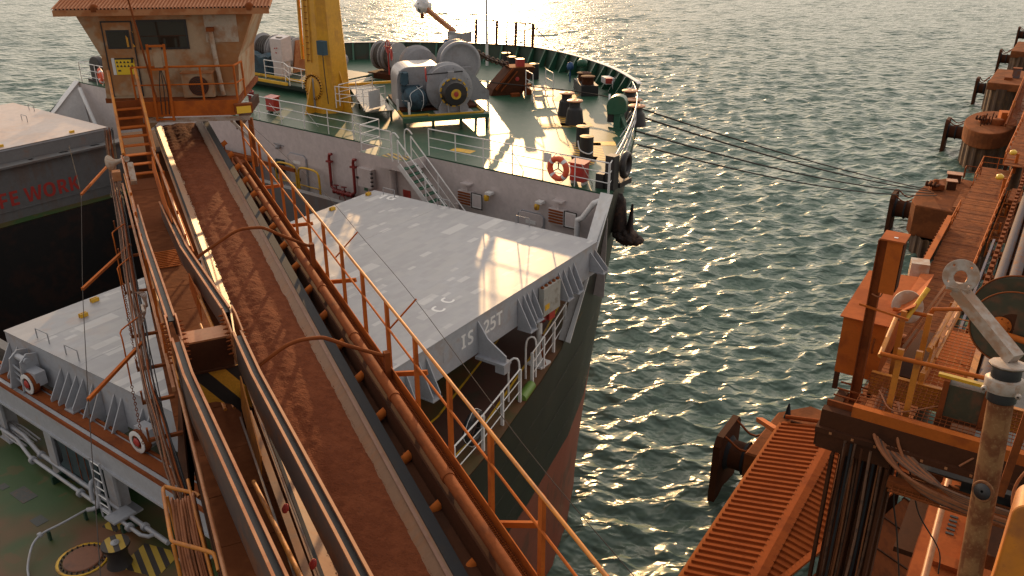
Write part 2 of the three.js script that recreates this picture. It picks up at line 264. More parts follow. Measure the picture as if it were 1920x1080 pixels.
function hullSkin(y0f, y1f, n) {
  const m = mb();
  for (const side of [1, -1]) for (let i = 0; i < deckLine.length - 1; i++) {
    const lo = [y0f(deckLine[i][0]), y0f(deckLine[i + 1][0])], hi = [y1f(deckLine[i][0]), y1f(deckLine[i + 1][0])];
    for (let sdiv = 0; sdiv < 3; sdiv++) for (let k = 0; k < n; k++) {
      const P = (s, t) => { const a = hullPt(i, lo[0] + (hi[0] - lo[0]) * t, side), b = hullPt(i + 1, lo[1] + (hi[1] - lo[1]) * t, side); return [0, 1, 2].map((q) => a[q] + (b[q] - a[q]) * s); };
      const s0 = sdiv / 3, s1 = (sdiv + 1) / 3, t0 = k / n, t1 = (k + 1) / n;
      if (side > 0) m.quad(P(s0, t0), P(s0, t1), P(s1, t1), P(s1, t0)); else m.quad(P(s0, t0), P(s1, t0), P(s1, t1), P(s0, t1));
    }
  }
  let g = mergeGeometries(m.g); g.deleteAttribute('normal'); if (g.attributes.uv) g.deleteAttribute('uv'); g = mergeVertices(g, 1e-3); g.computeVertexNormals(); const r = mb(); r.geo(g); return r;
}
const ship = thing('bulk_carrier', 'large bulk carrier moored at the jetty with its green forecastle and open hold', 'ship', 's', [10, 0, CL]);
const BOOT = (u) => 7.4;
hullSkin(() => -3, BOOT, 6).build('hull_bottom', M.boot, ship);
hullSkin(BOOT, topY, 8).build('hull_side', M.hull, ship);
{ // weld seams of the shell plating, thin raised beads, with short butts between them
  const Y = [8.6, 10.4, 12.3], pt = (u, y) => { for (let i = 1; i < deckLine.length; i++) { const a = hullPt(i - 1, y, 1), b = hullPt(i, y, 1); if (b[0] >= u) { const t = (u - a[0]) / (b[0] - a[0]); return [u, y, a[2] + (b[2] - a[2]) * t]; } } return null; };
  for (const y of Y) { const P = []; for (let u = 4; u < 40; u += 0.8) P.push(pt(u, y)); mb().poly(P, 0.008, 4).build('weld_seam', M.hull, ship); }
}
const outline = (y, inset = 0, from = 0) => { const a = [], b = []; for (let i = 0; i < deckLine.length; i++) if (deckLine[i][0] >= from - 0.01) { const p = hullPt(i, y, 1), q = hullPt(i, y, -1); a.push([p[0] - (i > 11 ? inset : 0), p[2] - inset * (i < 15 ? 1 : 0)]); if (i < deckLine.length - 1) b.unshift([q[0] - (i > 11 ? inset : 0), q[2] + inset]); } return a.concat(b); };
{ // decks
  const H0 = [9.9, -43.5, 25.0, -26.3];
  const sh = new THREE.Shape(outline(MD, 0.03).filter((p) => p[0] <= BK + 0.1).map((q) => new THREE.Vector2(q[0], q[1])));
  sh.holes.push(new THREE.Path([[H0[0], H0[1]], [H0[0], H0[3]], [H0[2], H0[3]], [H0[2], H0[1]]].map((q) => new THREE.Vector2(q[0], q[1]))));
  const g = new THREE.ExtrudeGeometry(sh, { depth: 0.05, bevelEnabled: false }); g.rotateX(Math.PI / 2); g.translate(0, MD, 0); mb().geo(g).build('main_deck', M.mainDeck, ship);
  const f = new THREE.Shape(outline(FD, 0.02, BK).map((q) => new THREE.Vector2(q[0], q[1])));
  const fg = new THREE.ExtrudeGeometry(f, { depth: 0.06, bevelEnabled: false }); fg.rotateX(Math.PI / 2); fg.translate(0, FD, 0); mb().geo(fg).build('forecastle_deck', M.deck, ship);
  // brown walkway on the starboard side deck, with its yellow edge lines
  const walk = [[-2, -13.6], [12, -13.7], [17, -14.3], [22, -15.8], [25.8, -17.2]];
  const a = mb(), yl = mb();
  for (let i = 1; i < walk.length; i++) { const p = walk[i - 1], q = walk[i]; a.quad([p[0], MD + 0.004, p[1] - 0.95], [p[0], MD + 0.004, p[1] + 0.65], [q[0], MD + 0.004, q[1] + 0.65], [q[0], MD + 0.004, q[1] - 0.95]);
    for (const o of [-0.95, 0.65]) yl.quad([p[0], MD + 0.008, p[1] + o - 0.04], [p[0], MD + 0.008, p[1] + o + 0.04], [q[0], MD + 0.008, q[1] + o + 0.04], [q[0], MD + 0.008, q[1] + o - 0.04]); }
  yl.quad([25.4, MD + 0.008, -18.2], [25.4, MD + 0.008, -16.4], [25.5, MD + 0.008, -16.4], [25.5, MD + 0.008, -18.2]);
  a.build('deck_walkway', M.sideDeck, ship); yl.build('yellow_line', M.yellow, ship);
  mb().bx(BK, BK + 0.02, MD - 0.1, FD - 0.065, CL - 19.15, CL + 19.15).build('forecastle_bulkhead', M.bulkhead, ship);
  // white side plates that slope from the forecastle down to the main deck
  for (const s of [1, -1]) { const q = mb(); const L0 = [[BK - 0.02, 7], [23.45, 6]]; for (let i = 0; i < 1; i++) { const u0 = L0[i][0], u1 = L0[i + 1][0], A = hullPt(L0[i][1], topY(u0), s), B = hullPt(L0[i + 1][1], topY(u1), s);
      q.slab([[u0, topY(u0) + 0.05, A[2] - s * 0.5], [u0, topY(u0) + 0.05, A[2] + s * 0.04], [u1, topY(u1) + 0.05, B[2] + s * 0.04], [u1, topY(u1) + 0.05, B[2] - s * 0.45]], 0.04); }
    if (s < 0) { const A = hullPt(7, FD, -1), B = hullPt(6, MD, -1), A2 = hullPt(7, MD, -1); q.slab([[BK - 0.03, MD, A2[2] + 0.5], [BK - 0.03, FD, A[2] + 0.3], [23.5, MD, B[2] + 0.3], [23.5, MD, B[2] + 0.3]], 0.03); q.poly([[BK - 0.3, FD - 0.3, -53.2], [BK - 0.8, MD + 2, -51.2], [BK - 0.8, MD, -51.0]], 0.12, 10); }
    q.build('side_plate', M.white, ship); }
  // hatch coaming and the hold below it
  const c = mb(); c.bx(9.6, 9.9, MD, 16.35, -44.2, -26.0).bx(25.0, 25.3, MD, 16.6, -44.2, -26.0).bx(9.9, 25.0, MD, 16.35, -26.3, -26.0); c.build('hatch_coaming', M.coaming, ship);
  mb().bx(9.6, 25.3, 13.2, 16.95, -44.5, -44.2).bx(9.6, 25.3, 16.95, 17.05, -44.6, -43.9).bx(9.6, 25.3, 14.75, 14.8, -44.22, -44.17).build('hatch_coaming', M.coaming, ship);
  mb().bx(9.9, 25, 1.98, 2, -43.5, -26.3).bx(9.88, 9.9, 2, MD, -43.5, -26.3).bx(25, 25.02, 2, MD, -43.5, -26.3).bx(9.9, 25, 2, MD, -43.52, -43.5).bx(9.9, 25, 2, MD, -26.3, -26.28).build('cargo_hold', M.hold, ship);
  mb().bx(25.1, 27.6, 16.5, 16.62, -44.5, -36.5).bx(25.5, 25.6, 16.62, 17.0, -44.5, -36.5).bx(26.9, 27.0, 16.62, 16.8, -44.5, -33).build('roller_track', M.rust, ship);
  // painted words on the port coaming
  const words = mb(); const wd = 'SAFE WORK', g0 = textGeo(wd, 0.64, 0.006); const bb = g0.boundingBox; g0.scale(5.3 / (bb.max.x - bb.min.x), 0.76 / (bb.max.y - bb.min.y), 1); g0.translate(16.45, 15.0, -44.195);
  words.geo(g0); words.build('painted_words', flat([0.36, 0.028, 0.02], 0.7), ship);
}
{ // bulwark round the bow with its stiffening plates
  const I0 = 11, pts = []; for (let i = I0; i < deckLine.length; i++) pts.push(hullPt(i, FD, 1)); for (let i = deckLine.length - 2; i >= I0; i--) pts.push(hullPt(i, FD, -1));
  const crv = new THREE.CatmullRomCurve3(pts.map(V3)), N = 72, P = crv.getSpacedPoints(N).map((p) => p.toArray()), B = mb(), C = mb();
  const cen = [34, CL]; const nrm = (i) => { const a = P[Math.max(0, i - 1)], b = P[Math.min(N, i + 1)]; let nx = -(b[2] - a[2]), nz = b[0] - a[0]; const l = Math.hypot(nx, nz); nx /= l; nz /= l; if ((P[i][0] - cen[0]) * nx + (P[i][2] - cen[1]) * nz < 0) { nx = -nx; nz = -nz; } return [nx, nz]; };
  const hgt = (i) => { const t = Math.min(i, N - i); return 1.12 * (t < 0.5 ? 0.95 : 1); };
  for (let i = 0; i < N; i++) { const a = P[i], b = P[i + 1], na = nrm(i), nb = nrm(i + 1), ha = hgt(i), hb = hgt(i + 1), fl = 0.34;
    B.slab([[a[0], FD - 0.02, a[2]], [a[0] + na[0] * fl, FD + ha, a[2] + na[1] * fl], [b[0] + nb[0] * fl, FD + hb, b[2] + nb[1] * fl], [b[0], FD - 0.02, b[2]]], 0.03);
    C.slab([[a[0] + na[0] * (fl - 0.16), FD + ha, a[2] + na[1] * (fl - 0.16)], [a[0] + na[0] * (fl + 0.10), FD + ha, a[2] + na[1] * (fl + 0.10)], [b[0] + nb[0] * (fl + 0.10), FD + hb, b[2] + nb[1] * (fl + 0.10)], [b[0] + nb[0] * (fl - 0.16), FD + hb, b[2] + nb[1] * (fl - 0.16)]], 0.035); }
  const bw = B.build('bulwark', M.greenDark, ship); C.build('cap_rail', M.white, bw);
  for (let i = 2; i < N; i += 3) { const a = P[i], n = nrm(i); const k = mb(), th = 0.03, t = [-n[1] * th, n[0] * th]; k.slab([[a[0] - n[0] * 0.55, FD, a[2] - n[1] * 0.55], [a[0], FD, a[2]], [a[0] + n[0] * 0.32, FD + 1.1, a[2] + n[1] * 0.32], [a[0] + n[0] * 0.12, FD + 1.1, a[2] + n[1] * 0.12]], th);
    k.slab([[a[0] - n[0] * 0.56 - t[0] * 2, FD, a[2] - n[1] * 0.56 - t[1] * 2], [a[0] - n[0] * 0.56 + t[0] * 2, FD, a[2] - n[1] * 0.56 + t[1] * 2], [a[0] + n[0] * 0.11 + t[0] * 2, FD + 1.1, a[2] + n[1] * 0.11 + t[1] * 2], [a[0] + n[0] * 0.11 - t[0] * 2, FD + 1.1, a[2] + n[1] * 0.11 - t[1] * 2]], 0.02); k.build('bulwark_frame', M.green, bw); }
  // fairlead openings cut as dark oval frames, with bright water showing
  for (const [q, col] of [[0.285, 0], [0.555, 0], [0.12, 0]]) { const i = Math.round(q * N), a = P[i], n = nrm(i); const k = mb(); k.ring([a[0] + n[0] * 0.12, FD + 0.5, a[2] + n[1] * 0.12], [n[0], 0.3, n[1]], 0.26, 0.09, 18); k.build('fairlead', M.black, bw); }
}
// deck markings, each a thin sheet of paint under the fittings
function mark(name, u, w, su, sw, turn, mat) { const g = new THREE.BoxGeometry(su, 0.006, sw); g.rotateY(turn); g.translate(u, FD + 0.003, w); mb().geo(g).build(name, mat, ship); }
mark('hazard_marking', 37.3, -23.5, 2.5, 1.3, 0.75, M.hazDeck); mark('hazard_marking', 36.2, -23.0, 2.6, 0.9, -0.8, M.hazDeck);
mark('hazard_marking', 32.6, -19.6, 3.0, 1.5, 0.62, M.hazDeck); mark('hazard_marking', 31.2, -19.2, 1.3, 1.6, 0.4, M.hazDeck);
mark('hazard_marking', 41.8, -26.6, 2.2, 1.1, 0.3, M.hazDeck);
mark('yellow_marking', 29.4, -24.2, 0.5, 1.1, 0.1, M.yellow); mark('yellow_marking', 34.2, -19.7, 0.7, 1.2, 0.6, M.yellow);

// fittings on the forecastle bulkhead
function bulkDoor(wc, y0, y1, hw, label) {
  const d = mb(); const r = 0.18, s = new THREE.Shape(); s.moveTo(-hw + r, y0); s.lineTo(hw - r, y0); s.quadraticCurveTo(hw, y0, hw, y0 + r); s.lineTo(hw, y1 - r); s.quadraticCurveTo(hw, y1, hw - r, y1); s.lineTo(-hw + r, y1); s.quadraticCurveTo(-hw, y1, -hw, y1 - r); s.lineTo(-hw, y0 + r); s.quadraticCurveTo(-hw, y0, -hw + r, y0);
  const g = new THREE.ExtrudeGeometry(s, { depth: 0.05, bevelEnabled: true, bevelSize: 0.015, bevelThickness: 0.015, bevelSegments: 1 }); g.rotateY(-Math.PI / 2); g.translate(BK - 0.02, 0, wc); d.geo(g); const door = d.build('door', M.bulkhead, ship, label);
  const fr = mb(); const P = [[-hw - 0.05, y0], [-hw - 0.05, y1 - 0.1], [-hw + 0.15, y1 + 0.06], [hw - 0.15, y1 + 0.06], [hw + 0.05, y1 - 0.1], [hw + 0.05, y0]]; fr.poly(P.map((p) => [BK - 0.05, p[1], wc + p[0]]), 0.025, 6); fr.build('door_frame', M.shipGrey, door);
  mb().bx(BK - 0.10, BK - 0.085, (y0 + y1) / 2 - 0.1, (y0 + y1) / 2 + 0.06, wc - 0.22, wc + 0.16).build('name_plate', M.black, door); mb().bx(BK - 0.098, BK - 0.085, y1 - 0.45, y1 - 0.3, wc - 0.25, wc + 0.25).build('name_plate', M.whiteRail, door);
  for (const k of [0.25, 0.75]) mb().bar([BK - 0.11, y0 + (y1 - y0) * k, wc + hw - 0.05], [BK - 0.11, y0 + (y1 - y0) * k + 0.16, wc + hw + 0.02], 0.03).build('handle', M.grey, door);
}
bulkDoor(-33.7, 14.75, 17.2, 0.62, 'door left of the yellow guard'); bulkDoor(-19.25, 14.75, 17.1, 0.6, 'door beside the white pipe');
for (const [wc, y] of [[-22.5, 17.15], [-17.75, 17.3]]) { // louvred vent box with an open lid
  const b = mb(); b.bx(BK - 0.28, BK, y - 0.34, y + 0.30, wc - 0.5, wc + 0.25); const box = b.build('vent_box', M.bulkhead, ship);
  for (let k = 0; k < 5; k++) mb().bx(BK - 0.33, BK - 0.283, y - 0.26 + k * 0.12, y - 0.20 + k * 0.12, wc - 0.46, wc + 0.21).build('slat', M.rust, box);
  mb().bx(BK - 0.31, BK - 0.28, y - 0.3, y + 0.33, wc + 0.30, wc + 0.86).build('lid', M.white, box); mb().bx(BK - 0.315, BK - 0.311, y - 0.24, y + 0.27, wc + 0.36, wc + 0.80).build('lid', M.bulkhead, box);
  const p = [[-0.3, y - 0.32], [-0.3, y + 0.35], [0.88, y + 0.35], [0.88, y - 0.32]]; for (const [z0, z1, y0, y1] of [[0.28, 0.32, y - 0.32, y + 0.35], [0.84, 0.88, y - 0.32, y + 0.35], [0.28, 0.88, y + 0.33, y + 0.36], [0.28, 0.88, y - 0.34, y - 0.31]]) mb().bx(BK - 0.325, BK - 0.305, y0, y1, wc + z0, wc + z1).build('lid_frame', M.black, box);
  mb().tube([BK - 0.15, y + 0.3, wc - 0.1], [BK - 0.15, y + 0.62, wc - 0.1], 0.05).bx(BK - 0.3, BK, y + 0.6, y + 0.66, wc - 0.35, wc + 0.15).build('hand_wheel', M.bulkhead, box);
}
for (const [wc, y] of [[-21.4, 17.5], [-18.8, 17.62]]) { const k = mb(); k.tube([BK, y, wc], [BK - 0.35, y + 0.1, wc], 0.035).lathe([[0.02, 0], [0.1, 0.02], [0.12, 0.2], [0.06, 0.3]], [BK - 0.3, y - 0.22, wc]); const l = k.build('wall_lamp', M.yellow, ship); mb().box([BK - 0.22, y + 0.12, wc + 0.1], [0.3, 0.1, 0.3]).build('bracket', M.white, l); }
{ // red fire main with valves
  const r = mb(); const hyd = (wc) => { r.poly([[BK - 0.15, 16.05, wc], [BK - 0.15, 17.5, wc], [BK - 0.18, 17.7, wc + 0.08], [BK - 0.22, 17.74, wc + 0.28]], 0.07, 8); r.bx(BK - 0.25, BK - 0.05, 17.28, 17.36, wc - 0.16, wc + 0.16); }; hyd(-31.2); hyd(-29.55);
  r.poly([[BK - 0.15, 16.05, -31.2], [BK - 0.18, 15.9, -30.9], [BK - 0.18, 15.85, -29.8], [BK - 0.15, 16.05, -29.55]], 0.07, 8); const fm = r.build('fire_main', M.redPipe, ship);
  for (const w of [-30.85, -30.5, -30.15, -29.85]) mb().lathe([[0.08, -0.16], [0.14, -0.16], [0.14, -0.1], [0.09, -0.06], [0.09, 0.06], [0.14, 0.1], [0.14, 0.16], [0.08, 0.16]], [BK - 0.18, 15.87, w], [0, 0, 1], 12).build('valve', M.redPipe, fm);
  for (const w of [-30.75, -30.2]) mb().tube([BK - 0.2, 15.9, w], [BK - 0.25, 16.2, w], 0.03, 6).ring([BK - 0.26, 16.22, w], [0.2, 1, 0], 0.13, 0.02, 12).build('hand_wheel', M.redPipe, fm);
  mb().ring([BK - 0.32, 15.6, -30.3], [1, 0.1, 0], 0.2, 0.02, 14).build('hand_wheel', M.redPipe, fm);
}
{ const h = mb(); h.bx(BK - 0.3, BK, 16.5, 17.4, -29.15, -28.25); const hx = h.build('hose_box', M.bulkhead, ship); for (const y of [16.65, 16.85, 17.05, 17.25]) mb().bx(BK - 0.33, BK - 0.25, y - 0.03, y + 0.03, -28.28, -28.16).build('hinge', M.black, hx); mb().bx(BK - 0.36, BK - 0.3, 16.88, 16.98, -29.2, -29.08).build('handle', M.black, hx); mb().bx(BK - 0.31, BK - 0.305, 16.35, 16.5, -28.75, -28.5).build('name_plate', M.green, hx); }
mb().bx(BK - 0.12, BK, 16.15, 16.75, -35.35, -34.75).lathe([[0.3, 0], [0.3, 0.2], [0.2, 0.28], [0.01, 0.28]], [BK - 0.1, 16.35, -35.0], [-1, 0, 0], 16).build('vent_cover', M.teal, ship);
mb().path([[BK, 17.5, -35.3], [BK - 0.2, 17.62, -35.2], [BK - 0.2, 17.62, -34.8], [BK, 17.5, -34.7]], 0.02).lathe([[0.02, 0], [0.12, 0], [0.13, 0.18], [0.01, 0.2]], [BK - 0.15, 17.35, -35.0]).build('wall_lamp', M.grey, ship);
mb().bx(BK - 0.25, BK, 15.1, 16.3, -28.6, -27.7).build('fire_box', M.redPaint, ship);
mb().bx(BK - 0.03, BK, 16.2, 16.75, -26.5, -26.05).build('fire_sign', M.redPaint, ship); mb().bx(BK - 0.03, BK, 16.05, 16.4, -25.6, -24.95).build('name_plate', M.black, ship);
mb().tube([BK - 0.12, MD, -27.0], [BK - 0.12, 17.6, -27.0], 0.16, 12).build('downpipe', M.bulkhead, ship);
mb().poly([[BK - 0.1, FD - 0.25, -15.9], [BK - 0.35, FD - 0.35, -16.1], [BK - 0.45, 17.55, -16.55], [BK - 0.45, 17.45, -16.75], [BK - 0.45, MD, -16.8]], 0.11, 12).build('scupper_pipe', M.white, ship);
for (const y of [15.4]) mb().poly([[BK - 0.06, y, -38], [BK - 0.06, y - 0.02, -31.3]], 0.03, 6).build('pipe', M.white, ship);
for (const [w, y] of [[-18.0, 16.2], [-23.3, 16.4]]) mb().bx(BK - 0.2, BK, y, y + 0.35, w, w + 0.25).tube([BK - 0.1, MD, w + 0.12], [BK - 0.1, y, w + 0.12], 0.05).build('switch_box', M.bulkhead, ship);
{ // stair landing
  const l = mb(); l.bx(26.5, BK - 0.003, FD - 0.5, FD - 0.01, -27.9, -25.0); const q = l.build('stair_landing', M.bulkhead, ship); mb().bx(26.52, BK - 0.02, FD - 0.009, FD + 0.002, -27.85, -25.05).build('landing_floor', M.deck, q); mb().bx(26.6, 27.2, FD + 0.003, FD + 0.008, -26.6, -25.2).build('hazard_marking', M.hazDeck2, q);
}
// ---------- railings, stair ----------
{ thing('railing', 'white railing along the aft edge of the forecastle left of the stair', 'railing', 's', [BK + 0.1, FD, -32]);
  rail([[BK + 0.1, FD, -44.5], [BK + 0.1, FD, -38.2], [BK + 0.1, FD, -27.9]], 1.2, 1.6, M.whiteRail);
  rail([[BK + 0.1, FD, -27.9], [26.6, FD, -27.8], [26.55, FD, -25.9]], 1.2, 1.3, M.whiteRail);
  for (const w of [-37.6, -35.6, -32.9, -29.6]) mb().bar([BK + 0.12, FD + 0.95, w], [BK + 0.75, FD + 0.02, w + 0.1], 0.05, 0.012).build('brace', M.whiteRail); }
{ thing('railing', 'white railing at the aft edge of the forecastle, right of the stair, with lifebuoy', 'railing', 's', [BK + 0.1, FD, -20]);
  rail([[BK + 0.1, FD, -24.9], [BK + 0.1, FD, -15.75]], 1.2, 1.52, M.whiteRail);
  for (const w of [-20.4, -17.0]) mb().bar([BK + 0.12, FD + 0.95, w], [BK + 0.7, FD + 0.02, w + 0.2], 0.05, 0.012).build('brace', M.whiteRail);
  mb().bx(BK + 0.08, BK + 0.12, FD + 0.75, FD + 1.15, -18.75, -18.4).build('notice_board', M.white); }
{ thing('railing', 'curved white railing on the starboard edge of the forecastle', 'railing', 's', [35, FD, -18.5]);
  const pts = []; for (const i of [7, 8, 9, 10, 11]) { const p = hullPt(i, FD, 1); pts.push([p[0], FD, p[2] - 0.12]); } const c = new THREE.CatmullRomCurve3(pts.map(V3)).getSpacedPoints(9).map((p) => p.toArray()); c[0] = [BK + 0.1, FD, -15.7];
  rail(c, 1.2, 1.9, M.whiteRail); for (let k = 1; k < 10; k++) { const p = c[k]; mb().bar([p[0], FD + 0.95, p[2]], [p[0] - 0.5, FD, p[2] - 0.45], 0.06, 0.012).build('brace', M.whiteRail); } }
{ thing('railing', 'white railing along the main deck edge by the starboard walkway', 'railing', 's', [16, MD, -13.9]);
  const rp = (u) => { for (let i = 1; i < deckLine.length; i++) { const a = hullPt(i - 1, MD, 1), b = hullPt(i, MD, 1); if (b[0] >= u) { const t = (u - a[0]) / (b[0] - a[0]); return [u, MD, a[2] + (b[2] - a[2]) * t - 0.22]; } } };
  rail([-2, 3, 7, 10, 13, 16.4, 19.2].map(rp), 1.2, 1.5, M.whiteRail, { square: 0.10 }); rail([20.3, 22.6, 25.4].map(rp), 1.2, 1.4, M.whiteRail, { square: 0.10 });
  for (const u of [19.0, 20.5]) { const p = rp(u); mb().path([[u, MD, p[2] - 0.35], [u, MD + 1.2, p[2] - 0.35], [u + 0.1, MD + 1.5, p[2] - 0.32], [u + 0.25, MD + 1.5, p[2] - 0.2], [u + 0.3, MD + 1.2, p[2] - 0.15], [u + 0.3, MD, p[2] - 0.15]], 0.035, 8).build('gate_hoop', M.whiteRail); } }
{ const c = mb(); c.tube([19.3, MD + 0.05, -13.7], [20.2, MD + 0.05, -13.95], 0.17, 14); c.only('roller', worn([0.12, 0.22, 0.03], [0.08, 0.14, 0.03], 0.2, 2, { rough: 0.5 }), 'light green roller at the gangway gap in the starboard rail', 'roller', 's', null, [19.75, MD, -13.8]); }
{ const st = thing('stairway', 'steep white stair with green treads from the forecastle to the main deck', 'stairs', 's', [26.6, MD, -22.5]);
  const T = [26.65, FD, -25.2], B = [26.65, MD, -20.7], hw = 0.42;
  for (const s of [-1, 1]) { mb().bar([T[0] + s * hw, T[1] - 0.1, T[2]], [B[0] + s * hw, B[1], B[2]], 0.04, 0.22).build('stringer', M.white); rail([[T[0] + s * hw, T[1], T[2]], [B[0] + s * hw, B[1], B[2]]], 1.0, 2.4, M.whiteRail, { mids: 1, r: 0.026 }); }
  for (let k = 1; k < 17; k++) { const t = k / 17; mb().box([T[0], T[1] + (B[1] - T[1]) * t, T[2] + (B[2] - T[2]) * t], [2 * hw - 0.05, 0.04, 0.26]).build('tread', M.green); }
  for (const s of [-1, 1]) mb().path([[T[0] + s * hw, FD, T[2] - 0.35], [T[0] + s * hw, FD + 1.1, T[2] - 0.35], [T[0] + s * hw, FD + 1.28, T[2] - 0.15], [T[0] + s * hw, FD + 1.1, T[2] + 0.1]], 0.03, 8).build('hoop', M.whiteRail); }
{ thing('guard_rail', 'yellow hooped guard rail beside the bulkhead door', 'guard rail', 's', [27.2, MD, -33]); // two hoops
  for (const w of [-34.3, -32.6]) mb().path([[27.45, MD + 0.6, w - 0.75], [27.45, MD + 2.15, w - 0.75], [27.45, MD + 2.42, w - 0.45], [27.45, MD + 2.42, w + 0.45], [27.45, MD + 2.15, w + 0.75], [27.45, MD + 0.6, w + 0.75]], 0.055, 8, 6, 0.4).build('hoop', M.yellow);
  for (const w of [-34.3, -32.6]) mb().tube([27.45, MD + 1.5, w - 0.7], [27.45, MD + 1.5, w + 0.7], 0.03).build('crossbar', M.yellow); mb().bx(26.4, 27.7, MD + 0.9, MD + 0.96, -35.3, -31.8).build('step_plate', M.teal); }

// ---------- hatch cover rolled out to starboard ----------
{ const U0 = 9.3, U1 = 24.95, Z0 = -24.95, Z1 = -14.2;
  const s = 401, map = tex(1024, 1, (u, v) => { // u along the 15.9 m length, v across the 10.7 m width
    const x = u * 15.65, z = v * 10.7; let c = [0.305, 0.31, 0.325];
    const n1 = fbm(u * 5, v * 5, 5, 5, s), n2 = fbm(u * 40, v * 40, 40, 3, s + 9), n3 = fbm(x * 0.9, v * 34, 9999, 3, s + 20); const g = 0.80 + 0.22 * n1 + 0.14 * n2 + 0.12 * n3; c = [c[0] * g, c[1] * g, c[2] * g];
    // touched-up rectangles of fresh paint
    for (let k = 0; k < 4; k++) { const cx = [0.34, 0.5, 0.8, 1.2][k], cz = [0.15, 0.21, 0.3, 0.42][k], i = Math.floor(x / cx), j = Math.floor(z / cz + hash(i, 3, s + k) * 3), h = hash(i, j, s + 50 + k); if (h > 0.74) c = mix3(c, h > 0.975 ? [0.5, 0.5, 0.49] : h > 0.86 ? [0.36, 0.36, 0.36] : [0.29, 0.29, 0.305], h > 0.975 ? 0.7 : 0.4); }
    if (u < 0.2) c = mix3(c, [0.42, 0.27, 0.19], 0.55 * sst(0.45, 0.75, fbm(u * 30, v * 30, 30, 4, s + 70)) * sst(0.2, 0.03, u) * sst(0.35, 0.05, v)); return c; });
  map.repeat.set(1, 1); map.wrapS = map.wrapT = THREE.ClampToEdgeWrapping;
  const hc = thing('hatch_cover', 'big pale grey steel hatch cover with paint patches, rolled out to starboard', 'hatch cover', 's', [17, HT, -19.6]);
  const top = new THREE.BoxGeometry(U1 - U0, 0.02, Z1 - Z0); const uv = top.attributes.uv, p = top.attributes.position; for (let i = 0; i < p.count; i++) uv.setXY(i, p.getX(i) / (U1 - U0) + 0.5, p.getZ(i) / (Z1 - Z0) + 0.5);
  const tm = new THREE.Mesh(top, new THREE.MeshStandardMaterial({ map, roughness: 0.5 })); tm.position.set(0.5 * (U0 + U1) - 17, -0.01, 0.5 * (Z0 + Z1) + 19.6); tm.name = 'top_plate'; tm.castShadow = tm.receiveShadow = true; hc.add(tm);
  mb().bx(U0 + 0.02, U1 - 0.02, HT - 1.22, HT - 0.02, Z1 - 0.04, Z1 - 0.01).bx(U0 + 0.02, U1 - 0.02, HT - 1.22, HT - 0.02, Z0 + 0.01, Z0 + 0.04).bx(U0 + 0.01, U0 + 0.04, HT - 1.22, HT - 0.02, Z0 + 0.04, Z1 - 0.04).bx(U1 - 0.04, U1 - 0.01, HT - 1.22, HT - 0.02, Z0 + 0.04, Z1 - 0.04).bx(U0 + 0.05, U1 - 0.05, HT - 1.2, HT - 1.15, Z0 + 0.05, Z1 - 0.05).build('side_plate', M.shipGrey);
  const bracket = (u, z, dz, d, hgt, label) => { const b = mb(); for (const o of [-0.16, 0.16]) b.prism([[0, HT - 0.25], [0, HT - hgt], [dz * d, HT - hgt], [dz * d, HT - hgt + 0.12]].map((q) => [q[0] + z, q[1]]), 'zy', u + o, 0.035); b.bx(u - 0.2, u + 0.2, HT - hgt - 0.04, HT - hgt, z, z + dz * (d + 0.03)); return b.build('bracket', M.shipGrey, hc, label); };
  bracket(15.0, Z1, 1, 0.45, 1.35); bracket(19.9, Z1, 1, 0.5, 1.3); bracket(20.45, Z1, 1, 0.4, 1.2); bracket(22.4, Z1, 1, 0.4, 1.2); bracket(23.1, Z1, 1, 0.4, 1.2); bracket(24.6, Z1, 1, 0.55, 0.95); bracket(14.1, Z1, 1, 0.4, 1.35); bracket(12.6, Z1, 1, 0.4, 1.35);
  { const b = mb(); b.prism([[0, HT - 0.15], [0, HT - 1.25], [1.0, HT - 1.25], [1.0, HT - 1.05], [0.35, HT - 0.65]].map((q) => [q[0] + Z1, q[1]]), 'zy', 17.6, 0.05); b.bx(17.4, 17.8, HT - 1.34, HT - 1.25, Z1, Z1 + 1.05); b.bx(17.45, 17.75, HT - 1.6, HT - 1.34, Z1 + 0.7, Z1 + 1.03); b.build('lifting_bracket', M.shipGrey, hc, 'largest bracket with a wide foot'); }
  { const b = mb(); b.bx(20.95, 22.0, HT - 1.35, HT - 0.35, Z1 + 0.02, Z1 + 0.22); const x = b.build('vent_box', worn([0.36, 0.35, 0.31], [0.2, 0.17, 0.13], 0.2, 2), hc); for (let k = 0; k < 5; k++) mb().lathe([[0.05, 0], [0.07, 0.05], [0.01, 0.1]], [21.0 + k * 0.24, HT - 0.36, Z1 + 0.12], [0, 1, 0], 8).build('clip', M.rust, x); mb().bx(21.02, 21.3, HT - 1.15, HT - 0.95, Z1 + 0.221, Z1 + 0.23).build('name_plate', M.yellow, x); }
  // aft side: stays, wheels, feet
  const aft = (z, hgt, wd) => { const b = mb(); for (const o of [-wd, wd]) b.prism([[U0, HT - 0.35], [U0, HT - hgt], [U0 - 0.45, HT - hgt], [U0 - 0.45, HT - hgt + 0.1]], 'xy', z + o, 0.035); b.bx(U0 - 0.48, U0, HT - hgt - 0.04, HT - hgt, z - wd - 0.04, z + wd + 0.04); b.build('bracket', M.shipGrey, hc); };
  aft(-22.0, 1.2, 0.18); aft(-21.3, 1.15, 0.16); aft(-20.55, 1.3, 0.16); aft(-19.6, 1.3, 0.16); aft(-18.4, 1.25, 0.16); aft(-24.6, 1.2, 0.22); aft(-16.6, 1.25, 0.16);
